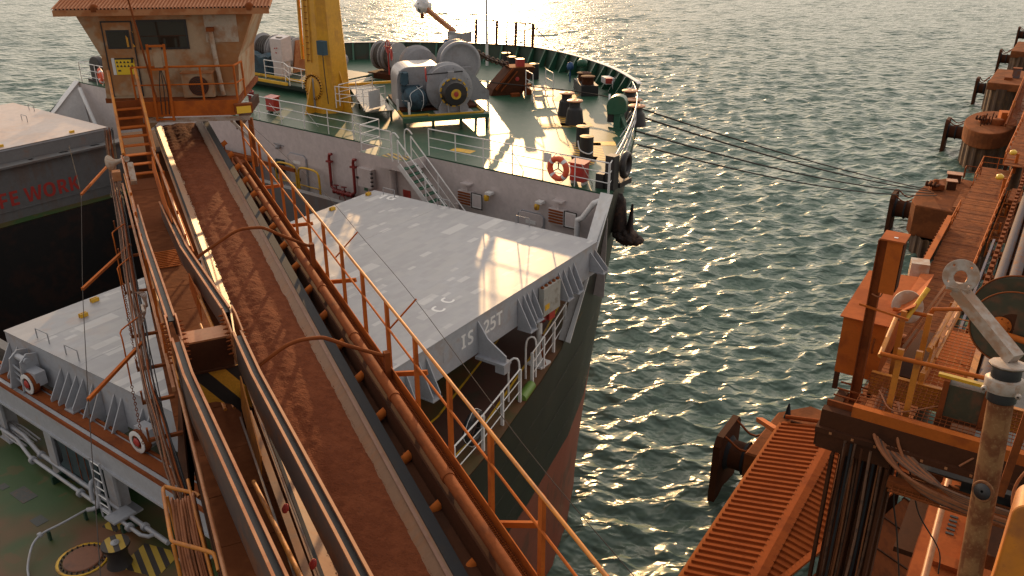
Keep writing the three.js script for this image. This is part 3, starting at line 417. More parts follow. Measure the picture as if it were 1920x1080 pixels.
  { const b = mb(); b.prism([[U0 - 0.02, HT - 0.2], [U0 - 0.02, HT - 1.2], [U0 - 0.7, HT - 1.2], [U0 - 0.55, HT - 0.3], [U0 - 0.3, HT - 0.12]], 'xy', -23.75, 0.05); b.prism([[U0 - 0.02, HT - 0.2], [U0 - 0.02, HT - 1.2], [U0 - 0.6, HT - 1.2], [U0 - 0.5, HT - 0.3], [U0 - 0.3, HT - 0.12]], 'xy', -23.3, 0.05); for (let k = 0; k < 3; k++) b.bar([U0 - 0.5, HT - 0.5 - k * 0.2, -23.75], [U0 - 0.5, HT - 0.62 - k * 0.2, -23.3], 0.04); b.tube([U0 - 0.34, HT - 0.3, -23.85], [U0 - 0.34, HT - 0.3, -23.2], 0.09, 12); b.build('lifting_bracket', M.shipGrey, hc); }
  for (const z of [-23.1, -18.15]) { const w = mb(); w.lathe([[0.01, -0.1], [0.28, -0.1], [0.31, -0.06], [0.31, 0.06], [0.28, 0.1], [0.01, 0.1]], [U0 - 0.42, 16.85, z], [1, 0, 0], 20); const q = w.build('wheel', M.rust, hc); mb().lathe([[0.19, 0], [0.3, 0], [0.3, 0.03], [0.19, 0.03]], [U0 - 0.555, 16.85, z], [1, 0, 0], 20).build('wheel_rim', M.white, q); mb().lathe([[0.01, 0], [0.14, 0], [0.1, 0.05], [0.01, 0.05]], [U0 - 0.53, 16.85, z], [-1, 0, 0], 14).build('hub', M.redPaint, q); mb().box([U0 - 0.28, 17.0, z + 0.05], [0.3, 0.4, 0.5]).build('wheel_housing', M.shipGrey, q); }
  // painted marks
  const paintM = flat([0.72, 0.71, 0.69], 0.5);
  const onTop = (s, size, u, z, turn) => { const g = textGeo(s, size, 0.004); g.rotateX(-Math.PI / 2); g.rotateY(turn); g.translate(u, HT + 0.001, z); mb().geo(g).build('painted_mark', paintM, hc); };
  onTop('C', 0.42, 17.15, -15.25, 0.15); onTop('C', 0.42, 17.8, -15.4, 0.15); onTop('1', 0.55, 24.2, -24.25, -1.45); onTop('G', 0.5, 24.3, -23.85, -1.45);
  const onSide = (s, size, u) => { const g = textGeo(s, size, 0.004); g.translate(u, HT - 0.75, Z1 - 0.009); mb().geo(g).build('painted_mark', paintM, hc); };
  onSide('I', 0.45, 16.75); onSide('S', 0.45, 17.05); onSide('25T', 0.45, 17.85);
  mb().bx(15.9, 16.6, HT - 0.78, HT - 0.45, Z1 - 0.009, Z1 - 0.002).build('name_plate', M.shipGrey, hc);
  for (const [u, z] of [[22.1, -24.6], [24.3, -24.7], [11.9, -24.6], [13.9, -24.65], [11.1, -23.9]]) { const k = mb(); k.bx(u - 0.12, u + 0.12, HT, HT + 0.12, z - 0.04, z - 0.01).bx(u - 0.12, u + 0.12, HT, HT + 0.12, z + 0.05, z + 0.08).lathe([[0.05, 0], [0.09, 0.02], [0.05, 0.1]], [u, HT, z + 0.02], [0, 1, 0], 8); k.build('lifting_lug', M.yellow, hc); }
  for (const [u, z] of [[25.0 - 0.1, -21.2], [25.0 - 0.1, -17.4], [9.6, -23.4], [9.5, -21.8], [24.7, -23.9]]) mb().path([[u, HT, z - 0.3], [u, HT + 0.3, z - 0.3], [u, HT + 0.3, z + 0.3], [u, HT, z + 0.3]], 0.018, 6, 8, 0.05).build('hand_loop', M.grey, hc);
  hc.rotation.y += 0.04; for (const z of [-23.5, -21.3]) mb().bx(U0 + 0.05, U1 - 0.05, HT + 0.0005, HT + 0.004, z - 0.012, z + 0.012).build('weld_seam', M.shipGrey, hc);
}
{ // hatch cover on the port side
  const U0 = 8.2, U1 = 24.2, Z0 = -55, Z1 = -44.7; const hc = thing('hatch_cover', 'dusty hatch cover on the far port side of the open hold', 'hatch cover', 's', [16, HT, -50]);
  mb().bx(U0, U1, HT - 0.02, HT, Z0, Z1).build('top_plate', worn([0.46, 0.37, 0.32], [0.44, 0.30, 0.22], 0.45, 6, { rough: 0.5, max: 0.7, n: 512 }));
  mb().bx(U0 + 0.02, U1 - 0.02, HT - 0.85, HT - 0.02, Z1 - 0.04, Z1 - 0.01).bx(U0 + 0.02, U1 - 0.02, HT - 1.1, HT - 0.02, Z0 + 0.01, Z0 + 0.04).bx(U1 - 0.05, U1 - 0.02, HT - 1.1, HT - 0.02, Z0 + 0.05, Z1 - 0.05).bx(U0 + 0.02, U0 + 0.05, HT - 1.1, HT - 0.02, Z0 + 0.05, Z1 - 0.05).build('side_plate', worn([0.16, 0.155, 0.155], [0.2, 0.13, 0.1], 0.2, 3));
  mb().bx(U0, U1, HT - 0.12, HT - 0.06, Z1 - 0.01, Z1 + 0.02).bx(U0, U1, HT - 0.9, HT - 0.84, Z1 - 0.1, Z1 + 0.05).build('edge_strip', M.shipGrey);
  for (const [u, z] of [[18.8, -45.2], [22.4, -45.1], [15.2, -45.2]]) mb().bx(u - 0.12, u + 0.12, HT, HT + 0.12, z - 0.04, z + 0.08).build('lifting_lug', M.yellow);
  for (const [u, z] of [[22.2, -49.6], [23.8, -52]]) mb().path([[u, HT, z - 0.3], [u, HT + 0.35, z - 0.3], [u, HT + 0.35, z + 0.3], [u, HT, z + 0.3]], 0.02, 6, 8, 0.05).build('hand_loop', M.grey);
  for (let k = 0; k < 9; k++) mb().box([9.5 + k * 1.7, 16.98, -44.35], [rr(0.25, 0.7), 0.14, 0.2], rr(-0.2, 0.2)).build('roller_chock', k % 3 ? M.shipGrey : M.rustDark);
}
{ // rolling track at the aft side of the hold
  thing('roller_track', 'rusty rail beam on grey legs carrying the hatch cover wheels', 'track', 's', [8.75, MD, -20]);
  mb().bx(8.35, 9.05, 16.4, 16.52, -46, -13.6).build('rail_bed', M.shipGrey); mb().bx(8.60, 8.9, 16.52, 16.56, -46, -13.6).build('rail_top', M.rust); mb().bx(8.36, 8.42, 16.52, 16.62, -46, -13.6).bx(8.97, 9.03, 16.52, 16.59, -46, -13.6).build('edge_bar', M.rust); mb().bx(8.35, 8.42, 15.97, 16.4, -46, -13.6).bx(8.3, 8.55, 15.92, 15.98, -46, -13.6).build('web', M.shipGrey);
  for (const z of [-24.8, -21.9, -18.9, -15.9]) mb().bx(8.45, 8.95, MD, 16.4, z - 0.22, z - 0.17).bx(8.45, 8.52, MD, 16.4, z - 0.17, z + 0.17).bx(8.40, 9.0, MD, MD + 0.05, z - 0.3, z + 0.3).build('leg', M.shipGrey);
}
{ thing('ladder', 'short grey ladder below the rusty rail beam', 'ladder', 's', [8.15, MD, -18.9]); for (const z of [-19.15, -18.7]) mb().bar([8.2, MD + 0.05, z], [8.2, 16.2, z], 0.06, 0.03).build('stile', M.shipGrey); for (let k = 0; k < 7; k++) mb().tube([8.2, MD + 0.25 + k * 0.26, -19.15], [8.2, MD + 0.25 + k * 0.26, -18.7], 0.016, 6).build('rung', M.white); mb().bx(8.0, 8.6, MD + 0.35, MD + 0.4, -18.66, -18.2).build('step_plate', M.shipGrey); }
{ // pipes along the deck
  const pz = (m, r, y, u, name) => m; const t = thing('pipe_run', 'pair of pale pipes with flanges running across the main deck', 'pipes', 's', [8.4, MD, -22]);
  mb().poly([[8.45, MD + 0.42, -30], [8.4, MD + 0.42, -23.9], [8.25, MD + 0.32, -22.9], [8.22, MD + 0.3, -17.4], [8.3, MD + 0.3, -17.2], [8.45, MD + 0.3, -17.15]], 0.05, 10).build('pipe', M.shipGrey); mb().poly([[8.75, MD + 0.42, -30], [8.62, MD + 0.42, -23.9], [8.5, MD + 0.32, -22.9], [8.45, MD + 0.3, -16.6]], 0.065, 10).build('pipe', M.shipGrey);
  for (const [u, z] of [[8.23, -22.7], [8.5, -22.75], [8.22, -17.9], [8.46, -17.6], [8.23, -20.2]]) mb().lathe([[0.05, -0.05], [0.11, -0.05], [0.11, -0.01], [0.08, 0], [0.11, 0.01], [0.11, 0.05], [0.05, 0.05]], [u, MD + 0.3, z], [0, 0, 1], 14).build('flange', M.shipGrey);
  for (const z of [-21.6, -19.5, -18.2]) mb().bx(8.15, 8.6, MD, MD + 0.24, z - 0.05, z + 0.05).build('pipe_support', M.greenDark);
  mb().path([[8.22, MD + 0.3, -19.6], [8.35, MD + 0.75, -19.75], [8.55, MD + 0.7, -19.75], [8.3, MD + 0.7, -19.3], [8.15, MD + 0.35, -19.25], [7.95, MD + 0.3, -19.4]], 0.06, 8).build('bent_pipe', M.shipGrey);
  mb().path([[8.5, MD + 0.35, -19.9], [8.65, MD + 0.75, -19.95], [8.8, MD + 0.8, -20.3]], 0.06, 8).build('bent_pipe', M.shipGrey); }
{ const t = thing('pipe_run', 'thin pale pipe bending towards the round manhole on the main deck', 'pipes', 's', [7, MD, -19.3]); mb().path([[7.95, MD + 0.28, -19.45], [7.3, MD + 0.28, -19.45], [6.85, MD + 0.28, -19.47], [6.55, MD + 0.26, -19.35], [6.3, MD + 0.2, -19.1], [6.05, MD + 0.1, -18.75], [5.9, MD, -18.4]], 0.028, 8).build('pipe', M.shipGrey); for (const u of [7.9, 6.95]) mb().bx(u - 0.03, u + 0.03, MD, MD + 0.27, -19.5, -19.4).build('pipe_support', M.greenDark); mb().lathe([[0.03, -0.04], [0.07, -0.04], [0.07, 0.04], [0.03, 0.04]], [6.75, MD + 0.28, -19.46], [1, 0, -0.1], 10).build('flange', M.shipGrey); }
{ thing('manhole_cover', 'round bolted manhole cover with yellow painted ring on the main deck', 'manhole', 's', [7.05, MD, -18.15]); mb().lathe([[0.55, 0.004], [0.62, 0.006], [0.55, 0.007]], [7.05, MD + 0.004, -18.1]).build('painted_ring', M.yellow); mb().lathe([[0.01, 0.05], [0.42, 0.05], [0.45, 0.03], [0.45, 0]], [7.05, MD + 0.002, -18.1]).build('lid', worn([0.2, 0.075, 0.035], [0.12, 0.05, 0.03], 0.3, 2)); for (let k = 0; k < 24; k++) { const a = k / 24 * 6.283; mb().lathe([[0.022, 0], [0.022, 0.05], [0.001, 0.055]], [7.05 + 0.5 * Math.cos(a), MD + 0.004, -18.1 + 0.5 * Math.sin(a)], [0, 1, 0], 6).build('bolt', M.black); } }
{ const b = thing('mooring_bollard', 'short bollard with black and yellow striped top on the main deck', 'bollard', 's', [7.55, MD, -17.2]); mb().lathe([[0.3, 0], [0.24, 0.2], [0.24, 0.52], [0.33, 0.56], [0.33, 0.62]], [7.5, MD, -17.25]).build('post', M.black); mb().lathe([[0.33, 0], [0.01, 0.02]], [7.5, MD + 0.621, -17.25]).build('striped_top', M.hazDeck2); mb().lathe([[0.1, 0], [0.1, 0.03], [0.05, 0.03], [0.05, 0.05], [0.01, 0.05]], [7.5, MD + 0.635, -17.25]).build('plug', M.grey); }
mb().box([8.0, MD + 0.006, -16.75], [0.9, 0.006, 1.1], 0.3).build('hazard_marking', M.hazDeck2, (ORG = [10, 0, CL], ship)); mb().box([8.2, MD + 0.006, -18.65], [0.36, 0.006, 0.5], 0.2).build('hazard_marking', M.hazDeck2, ship);
for (const [u, z, a, b] of [[7.45, -21.8, 0.4, 0.75], [7.3, -22.6, 0.2, 0.3], [7.15, -20.4, 0.3, 0.4]]) mb().box([u, MD + 0.004, z], [a, 0.006, b]).build('paint_patch', worn([0.055, 0.06, 0.055], [0.1, 0.06, 0.04], 0.3, 1), ship);
{ const c = thing('covered_machine', 'deck machine under a tied dark teal tarpaulin below the track', 'machine', 's', [9.0, MD, -20.8]); const g = new THREE.BoxGeometry(0.9, 1.5, 1.9, 8, 8, 8), p = g.attributes.position; for (let i = 0; i < p.count; i++) { const n = fbm(p.getX(i) * 3 + 5, p.getY(i) * 3 + p.getZ(i) * 2 + 5, 64, 3, 9) - 0.5; p.setXYZ(i, p.getX(i) * (1 + n * 0.35), p.getY(i) + n * 0.25, p.getZ(i) * (1 + n * 0.3)); } g.computeVertexNormals(); g.translate(9.0, MD + 0.78, -20.6); mb().geo(g).build('tarpaulin', M.teal); for (const k of [-0.4, 0.1, 0.5]) mb().poly([[8.52, MD + 0.1, -20.7 + k], [8.52, MD + 1.5, -20.7 + k], [9.4, MD + 1.6, -20.7 + k]], 0.012, 5).build('cord', M.rust); }
{ thing('pipe_manifold', 'cluster of thin white pipes at the left edge of the main deck', 'pipes', 's', [8.8, MD, -25.6]); for (let k = 0; k < 6; k++) mb().path([[8.3 + k * 0.1, MD + 0.1, -27.2], [8.3 + k * 0.1, MD + 1.0 - k * 0.1, -26.6 + k * 0.05], [8.3 + k * 0.1, MD + 0.9 - k * 0.1, -25.4 + k * 0.08], [8.4 + k * 0.1, MD + 0.3, -24.6], [8.4 + k * 0.1, MD + 0.25, -23.6]], 0.03, 6, 5).build('pipe', M.shipGrey); for (let k = 0; k < 4; k++) mb().ring([8.5, MD + 0.6 + k * 0.22, -26.0], [0.3, 0.2, 1], 0.22, 0.03, 14).build('hand_wheel', M.white); }
// ---------- forecastle machinery ----------
function lathed(prof, c, axis, n = 28) { return mb().lathe(prof, c, axis, n); }
{ // foremast: yellow tapered box column
  const base = [31.75, FD, -35.4], mst = thing('foremast', 'tall yellow box mast with a ladder at the middle of the forecastle', 'mast', 's', base);
  const secs = [[0, 1.06], [6, 0.86], [15, 0.66]]; const m = mb(); const ring = (s) => { const h = s[1], y = FD + s[0]; return [[-h, -h * 0.55], [-h * 0.55, -h], [h * 0.55, -h], [h, -h * 0.55], [h, h * 0.55], [h * 0.55, h], [-h * 0.55, h], [-h, h * 0.55]].map((q) => [base[0] + q[0], y, base[2] + q[1]]); };
  for (let i = 0; i < 2; i++) { const a = ring(secs[i]), b = ring(secs[i + 1]); for (let k = 0; k < 8; k++) { const j = (k + 1) % 8; m.quad(a[k], b[k], b[j], a[j]); } }
  m.build('column', M.mast);
  for (const [dx, dz] of [[-1, 0], [0, 1], [0, -1], [1, 0]]) { const t = dx ? [dx, 0] : [0, dz]; const P = [[1.0, 0], [1.75, 0], [1.65, 0.25], [0.93, 2.3]]; const q = mb(); if (dx) q.prism(P.map((p) => [base[0] + dx * p[0], FD + p[1]]), 'xy', base[2], 0.06); else q.prism(P.map((p) => [base[2] + dz * p[0], FD + p[1]]), 'zy', base[0], 0.06); q.build('gusset', M.mast); }
  const lx = -1.03; for (const z of [-0.28, 0.02]) mb().tube([base[0] + lx, FD + 2.6, base[2] + z], [base[0] + lx + 0.4, FD + 14, base[2] + z], 0.03, 6).build('ladder_stile', M.mast);
  for (let k = 0; k < 34; k++) { const y = 2.7 + k * 0.3; mb().tube([base[0] + lx + 0.035 * (y - 2.6), FD + y, base[2] - 0.28], [base[0] + lx + 0.035 * (y - 2.6), FD + y, base[2] + 0.02], 0.018, 5).build('rung', M.rust); }
  mb().tube([base[0] - 0.5, FD + 2.6, base[2] - 1.22], [base[0] - 0.4, FD + 14, base[2] - 1.0], 0.09, 8).build('conduit', M.mast); for (const y of [3.3, 5.2, 7.5]) mb().bar([base[0] - 0.5, FD + y, base[2] - 1.2], [base[0] - 0.5, FD + y, base[2] - 0.6], 0.06).build('clamp', M.mast);
  { const g = mb(); g.ring([base[0] - 1.04, FD + 1.35, base[2] + 0.05], [1, -0.033, 0], 0.62, 0.05, 28); const d = g.build('manhole', M.mast); for (let k = 0; k < 26; k++) { const a = k / 26 * 6.283; mb().box([base[0] - 1.05, FD + 1.35 + Math.sin(a) * 0.62, base[2] + 0.05 + Math.cos(a) * 0.62], [0.12, 0.07, 0.07]).build('bolt', M.rustDark, d); } mb().lathe([[0.01, 0], [0.52, 0], [0.52, 0.05], [0.01, 0.05]], [base[0] - 1.02, FD + 1.35, base[2] + 0.05], [-1, 0, 0], 24).build('lid', M.mast, d); mb().bar([base[0] - 1.09, FD + 0.3, base[2] + 0.05], [base[0] - 1.06, FD + 1.8, base[2] + 0.05], 0.16, 0.05).build('bar', M.grey, d); }
  const eb = mb(); eb.bx(base[0] - 1.2, base[0] - 0.92, FD + 3.1, FD + 3.8, base[2] + 0.75, base[2] + 1.25); eb.build('junction_box', M.blue); mb().path([[base[0] - 1.06, FD + 3.1, base[2] + 1.0], [base[0] - 1.08, FD + 2, base[2] + 1.05], [base[0] - 1.1, FD + 0.6, base[2] + 1.15]], 0.025, 5).build('cable', M.black);
  for (const [a, b] of [[-0.5, 4.5], [1.2, 6.5]]) mb().tube([base[0] + 1, FD + 14, base[2] + 0.3], [base[0] + 13 + a, FD + 1, base[2] + b], 0.02, 5).build('stay_wire', M.line);
}
{ // platform under the starboard windlass: both stand square to the chain, frame p
  const PT = 19.32, p = thing('machinery_platform', 'raised green platform with yellow edge under the starboard windlass', 'platform', 'p', [9, FD, -43]);
  mb().bx(6.95, 11.15, PT - 0.07, PT, -46.2, -40.8).build('platform_deck', M.deck); mb().bx(6.9, 11.2, PT - 0.2, PT + 0.02, -40.8, -40.74).bx(11.15, 11.2, PT - 0.2, PT + 0.02, -46.2, -40.8).build('edge_plate', M.green);
  mb().bx(7.0, 8.3, PT, PT + 0.07, -41.35, -41.25).bx(8.3, 11.0, PT, PT + 0.072, -41.15, -41.05).bx(8.22, 8.3, PT, PT + 0.071, -41.3, -41.05).bx(10.95, 11.05, PT, PT + 0.069, -42.6, -41.15).bx(6.95, 7.05, PT, PT + 0.068, -42.6, -41.25).build('yellow_edge', M.yellow);
  for (const [u, z] of [[7.0, -40.9], [8.4, -40.9], [9.8, -40.9], [11.1, -40.9], [11.1, -43], [11.1, -46], [7.0, -46]]) mb().bx(u - 0.06, u + 0.06, FD, PT - 0.07, z - 0.06, z + 0.06).build('leg', M.greenDark);
  const q = thing('walkway_platform', 'sunlit timber floored landing between mast and starboard windlass', 'platform', 'p', [6.2, FD, -47]);
  mb().bx(5.5, 6.9, FD + 0.5, FD + 0.56, -50.6, -43.6).build('floor', worn([0.16, 0.14, 0.10], [0.1, 0.1, 0.07], 0.3, 2, { rough: 0.4 })); mb().bx(5.5, 8.2, FD + 0.56, FD + 0.68, -50.8, -50.62).build('yellow_edge', M.yellow); for (const u of [5.6, 6.8]) for (const z of [-50.4, -47, -43.7]) mb().bx(u - 0.05, u + 0.05, FD, FD + 0.5, z - 0.05, z + 0.05).build('leg', M.greenDark);
}
function windlass(name, label, base, mirror) {
  const [u, y, w] = base, t = thing(name, label, 'windlass', 'p', base); const X = (a, b, c) => [u + a, y + b, w + c];
  // gearbox housing: rounded hood seen from aft
  { const s = new THREE.Shape(); s.moveTo(-1.25, 0.15); s.lineTo(-1.25, 1.45); s.quadraticCurveTo(-1.2, 2.0, -0.6, 2.05); s.lineTo(0.9, 2.05); s.quadraticCurveTo(1.4, 2.0, 1.4, 1.3); s.lineTo(1.4, 0.15); s.lineTo(-1.25, 0.15); const g = new THREE.ExtrudeGeometry(s, { depth: 2.0, bevelEnabled: true, bevelSize: 0.04, bevelThickness: 0.04, bevelSegments: 2, curveSegments: 8 }); g.scale(0.92, 1, 0.9); g.translate(u - 1.35, y, w - 2.75); mb().geo(g).build('gearbox', M.grey); }
  const ax = 1.02;
  lathed([[0.01, 0], [1.18, 0], [1.22, 0.05], [1.22, 0.22], [1.12, 0.26], [1.12, 0.62], [1.18, 0.66], [1.18, 0.76], [0.9, 0.8], [0.55, 0.82], [0.55, 0.95], [0.62, 0.97], [0.62, 1.15], [0.45, 1.2], [0.45, 1.4], [0.01, 1.4]], X(0, ax, -1.05), [0, 0, 1], 40).build('brake_drum', M.grey);
  for (let k = 0; k < 14; k++) { const a = k / 14 * 6.283; mb().lathe([[0.03, 0], [0.03, 0.05], [0.001, 0.06]], X(Math.cos(a) * 1.05, ax + Math.sin(a) * 1.05, -0.29), [0, 0, 1], 6).build('bolt', M.grey); }
  { const f = mb(); f.prism([[u - 0.75, y], [u - 0.75, y + 0.25], [u - 0.32, y + ax + 0.1], [u - 0.2, y + ax + 0.45], [u + 0.2, y + ax + 0.45], [u + 0.32, y + ax + 0.1], [u + 0.75, y + 0.25], [u + 0.75, y]], 'xy', w + 0.45, 0.12); f.prism([[w + 0.2, y + 0.02], [w + 0.75, y + 0.02], [w + 0.51, y + 0.9]], 'zy', u - 0.3, 0.05); f.prism([[w + 0.2, y + 0.02], [w + 0.75, y + 0.02], [w + 0.51, y + 0.9]], 'zy', u + 0.3, 0.05); f.bx(u - 0.95, u + 0.95, y, y + 0.06, w + 0.1, w + 0.85); f.build('bearing_stand', M.grey); }
  // warping head with hazard painted rim
  lathed([[0.01, 0], [0.66, 0], [0.68, 0.04], [0.6, 0.1], [0.5, 0.3], [0.5, 0.42], [0.55, 0.46], [0.55, 0.52], [0.01, 0.53]], X(0, ax, 0.55), [0, 0, 1], 32).build('warping_head', M.black);
  for (let k = 0; k < 14; k++) { const a0 = (k + 0.12) / 14 * 6.283, a1 = (k + 0.72) / 14 * 6.283, R0 = 0.50, R1 = 0.71, z = w + 0.56; const P = (r, a, dz) => [u + Math.cos(a) * r, y + ax + Math.sin(a) * r, z + dz]; const q = mb(); q.slab([P(R0, a0, 0.07), P(R1, a0, 0.06), P(R1, a1, 0.06), P(R0, a1, 0.07)].reverse(), 0.02); q.build('yellow_stripe', M.yellow); }
  lathed([[0.01, 0], [0.25, 0], [0.25, 0.015], [0.01, 0.02]], X(0, ax, 1.08), [0, 0, 1], 24).build('yellow_centre', M.yellow); lathed([[0.01, 0], [0.12, 0], [0.12, 0.012], [0.01, 0.016]], X(0, ax, 1.1), [0, 0, 1], 20).build('red_centre', M.redPaint);
  // brake hand wheel and spindle
  { const q = mb(); q.tube(X(-1.25, 1.85, 0.05), X(0.6, 1.92, 0.05), 0.035, 8); const s = q.build('brake_spindle', M.black); mb().ring(X(-1.25, 1.85, 0.05), [1, 0.05, 0.25], 0.33, 0.03, 20).bar(X(-1.25, 1.52, 0.05), X(-1.25, 2.18, 0.05), 0.03).build('hand_wheel', M.redPaint, s); mb().bx(u - 0.15, u + 0.15, y + 1.55, y + 1.95, w - 0.05, w + 0.12).build('lug', M.grey, s); }
  // side plate leaning forward to the chain
  mb().prism([[u + 0.95, y + 1.75], [u + 0.95, y], [u + 2.5, y], [u + 2.5, y + 0.45], [u + 1.35, y + 1.75]], 'xy', w - 2.0, 0.09).bar(X(0.95, -0.05, -1.9), X(0.95, 1.75, -1.9), 0.22, 0.12).build('side_plate', M.grey); mb().bar(X(1.1, 0.4, -1.8), X(1.1, 1.4, -1.8), 0.10, 0.04).build('yellow_strip', M.yellow);
  // drums behind: chain wheel and mooring drum
  lathed([[0.01, 0], [1.05, 0], [1.1, 0.08], [1.1, 0.2], [0.85, 0.26], [0.78, 0.5], [0.85, 0.74], [1.1, 0.8], [1.1, 0.95], [0.95, 1.0], [0.9, 0.9], [0.5, 0.9], [0.01, 0.92]], X(1.15, 1.85, -3.6), [0, 0, 1], 40).build('chain_wheel', M.grey);
  lathed([[0.01, 0], [0.98, 0], [1.0, 0.1], [0.9, 0.14], [0.9, 0.3], [0.5, 0.36], [0.5, 1.2], [0.9, 1.26], [0.95, 1.36], [0.01, 1.4]], X(-0.7, 1.5, -5.2), [0, 0, 1], 36).build('mooring_drum', M.grey);
  mb().bx(u + 0.7, u + 1.6, y, y + 1.8, w - 4.1, w - 3.9).bx(u + 0.7, u + 1.6, y, y + 1.7, w - 2.4, w - 2.25).build('bearing_stand', M.grey);
  mb().ring(X(-2.3, 2.3, -3.6), [1, 0, 0.3], 0.3, 0.03, 18).bar(X(-2.3, 2.0, -3.6), X(-2.3, 2.6, -3.6), 0.03).build('hand_wheel', M.redPaint);
  // motor under a tied tarpaulin, and smaller covered gear above it
  { const g = new THREE.SphereGeometry(0.62, 24, 16), p = g.attributes.position; for (let i = 0; i < p.count; i++) { const n = 1 + (fbm(p.getX(i) * 4 + 9, p.getY(i) * 4 + p.getZ(i) * 3 + 9, 128, 3, 4) - 0.5) * 0.28; p.setXYZ(i, p.getX(i) * n * 1.0, p.getY(i) * n * 0.95, p.getZ(i) * n * 1.2); } g.computeVertexNormals(); g.translate(u - 1.75, y + 0.6, w - 0.55); const c = mb().geo(g).build('motor_cover', M.blue); for (const [a, b] of [[0.3, 0.1], [-0.3, 0.4]]) mb().path([X(-1.75 + b, 1.22, -0.4), X(-1.75 + a, 0.95, 0.05), X(-1.75 + a, 0.5, 0.2), X(-1.85 + a, 0.1, 0.02)], 0.016, 5).build('cord', M.white, c); mb().path([X(-2.4, 0.55, -0.5), X(-2.15, 0.6, 0.0), X(-1.5, 0.6, 0.1), X(-1.12, 0.6, -0.4)], 0.014, 5).build('cord', M.white, c); }
  { const g = new THREE.BoxGeometry(0.35, 0.55, 0.5, 4, 4, 4), p = g.attributes.position; for (let i = 0; i < p.count; i++) { const n = 1 + (hash(i, 2, 5) - 0.5) * 0.25; p.setXYZ(i, p.getX(i) * n, p.getY(i) * n, p.getZ(i) * n); } g.computeVertexNormals(); g.translate(u - 2.2, y + 1.6, w - 0.75); mb().geo(g).build('valve_cover', M.blue); mb().tube(X(-2.2, 0.4, -0.7), X(-2.2, 1.4, -0.7), 0.07).box(X(-1.9, 1.05, -0.75), [0.9, 0.3, 0.35]).build('valve_block', M.blue); }
  mb().bx(u - 2.5, u + 1.4, y - 0.02, y + 0.12, w - 4.2, w - 0.3).build('bed_plate', M.rustDark);
  for (const [q, z] of [[-2.6, -0.6], [-2.2, 0.3]]) mb().bx(u + q - 0.05, u + q + 0.05, y, y + 0.6, w + z - 0.05, w + z + 0.05).build('guard_post', M.white);
  return t;
}
windlass('windlass', 'starboard grey windlass with yellow and black striped warping head', [9.58, 19.32, -41.95]);
{ // chain from windlass to the stopper
  const c = thing('anchor_chain', 'heavy rusty anchor chain running forward to the brown chain stopper', 'chain', 'p', [12.5, FD + 1.8, -47.5]); const A = V3([11.2, 22.0, -46.2]), B = V3([14.6, 20.2, -49.0]); const n = 19;
  for (let k = 0; k < n; k++) { const p = A.clone().lerp(B, (k + 0.5) / n), d = B.clone().sub(A).normalize(); const g = new THREE.TorusGeometry(0.13, 0.05, 6, 12); g.scale(1.5, 1, 1); g.rotateX(k % 2 ? Math.PI / 2 : 0); g.applyQuaternion(new THREE.Quaternion().setFromUnitVectors(new THREE.Vector3(1, 0, 0), d)); g.translate(p.x, p.y - 0.2 * Math.sin(Math.PI * k / n), p.z); mb().geo(g).build('link', M.chain); }
}
{ const t = thing('chain_stopper', 'dark brown slanted chain stopper with a red block on top', 'chain stopper', 'p', [14.5, FD, -48.6]);
  const m = M.rustDark, Z = -48.0; mb().prism([[13.3, FD], [13.45, FD + 0.35], [14.55, FD + 1.5], [16.0, FD + 1.5], [15.2, FD]], 'xy', -48.65, 1.3).build('casing', m); mb().bx(15.0, 15.45, FD + 1.53, FD + 1.95, -48.7, -48.3).build('red_block', M.redPaint); mb().bar([13.6, FD + 0.35, Z + 0.05], [14.65, FD + 1.5, Z + 0.05], 0.1, 0.12).build('guide_bar', M.rust); mb().bar([13.9, FD + 0.25, Z + 0.06], [14.9, FD + 1.35, Z + 0.06], 0.06, 0.06).build('guide_bar', M.rust); lathed([[0.01, 0], [0.12, 0], [0.12, 0.02], [0.01, 0.02]], [14.9, FD + 0.9, Z + 0.01], [0, 0, 1], 14).build('red_disc', M.redPaint); mb().bx(14.5, 15.95, FD + 1.5, FD + 1.54, -49.2, -48.1).build('cap_plate', M.rust); mb().bx(14.4, 14.9, FD, FD + 0.18, -47.7, -47.4).build('foot_plate', M.rust); mb().bx(15.3, 15.7, FD, FD + 0.6, -48.0, -47.7).build('foot_plate', M.rust); }
{ const t = thing('step_platform', 'small white stair platform with handrails beside the chain stopper', 'step platform', 'p', [15.8, FD, -46.5]); mb().bx(15.2, 16.4, FD + 0.55, FD + 0.59, -47.3, -46.0).build('tread', M.galv); mb().bx(15.2, 16.4, FD + 0.28, FD + 0.31, -46.0, -45.6).build('tread', M.galv); for (const x of [15.2, 16.4]) rail([[x, FD + 0.55, -47.3], [x, FD + 0.55, -46.0]], 0.95, 1.7, M.whiteRail, { mids: 1 }); for (const x of [15.2, 16.4]) for (const z of [-47.3, -46.0]) mb().tube([x, FD, z], [x, FD + 0.6, z], 0.03).build('leg', M.whiteRail); }
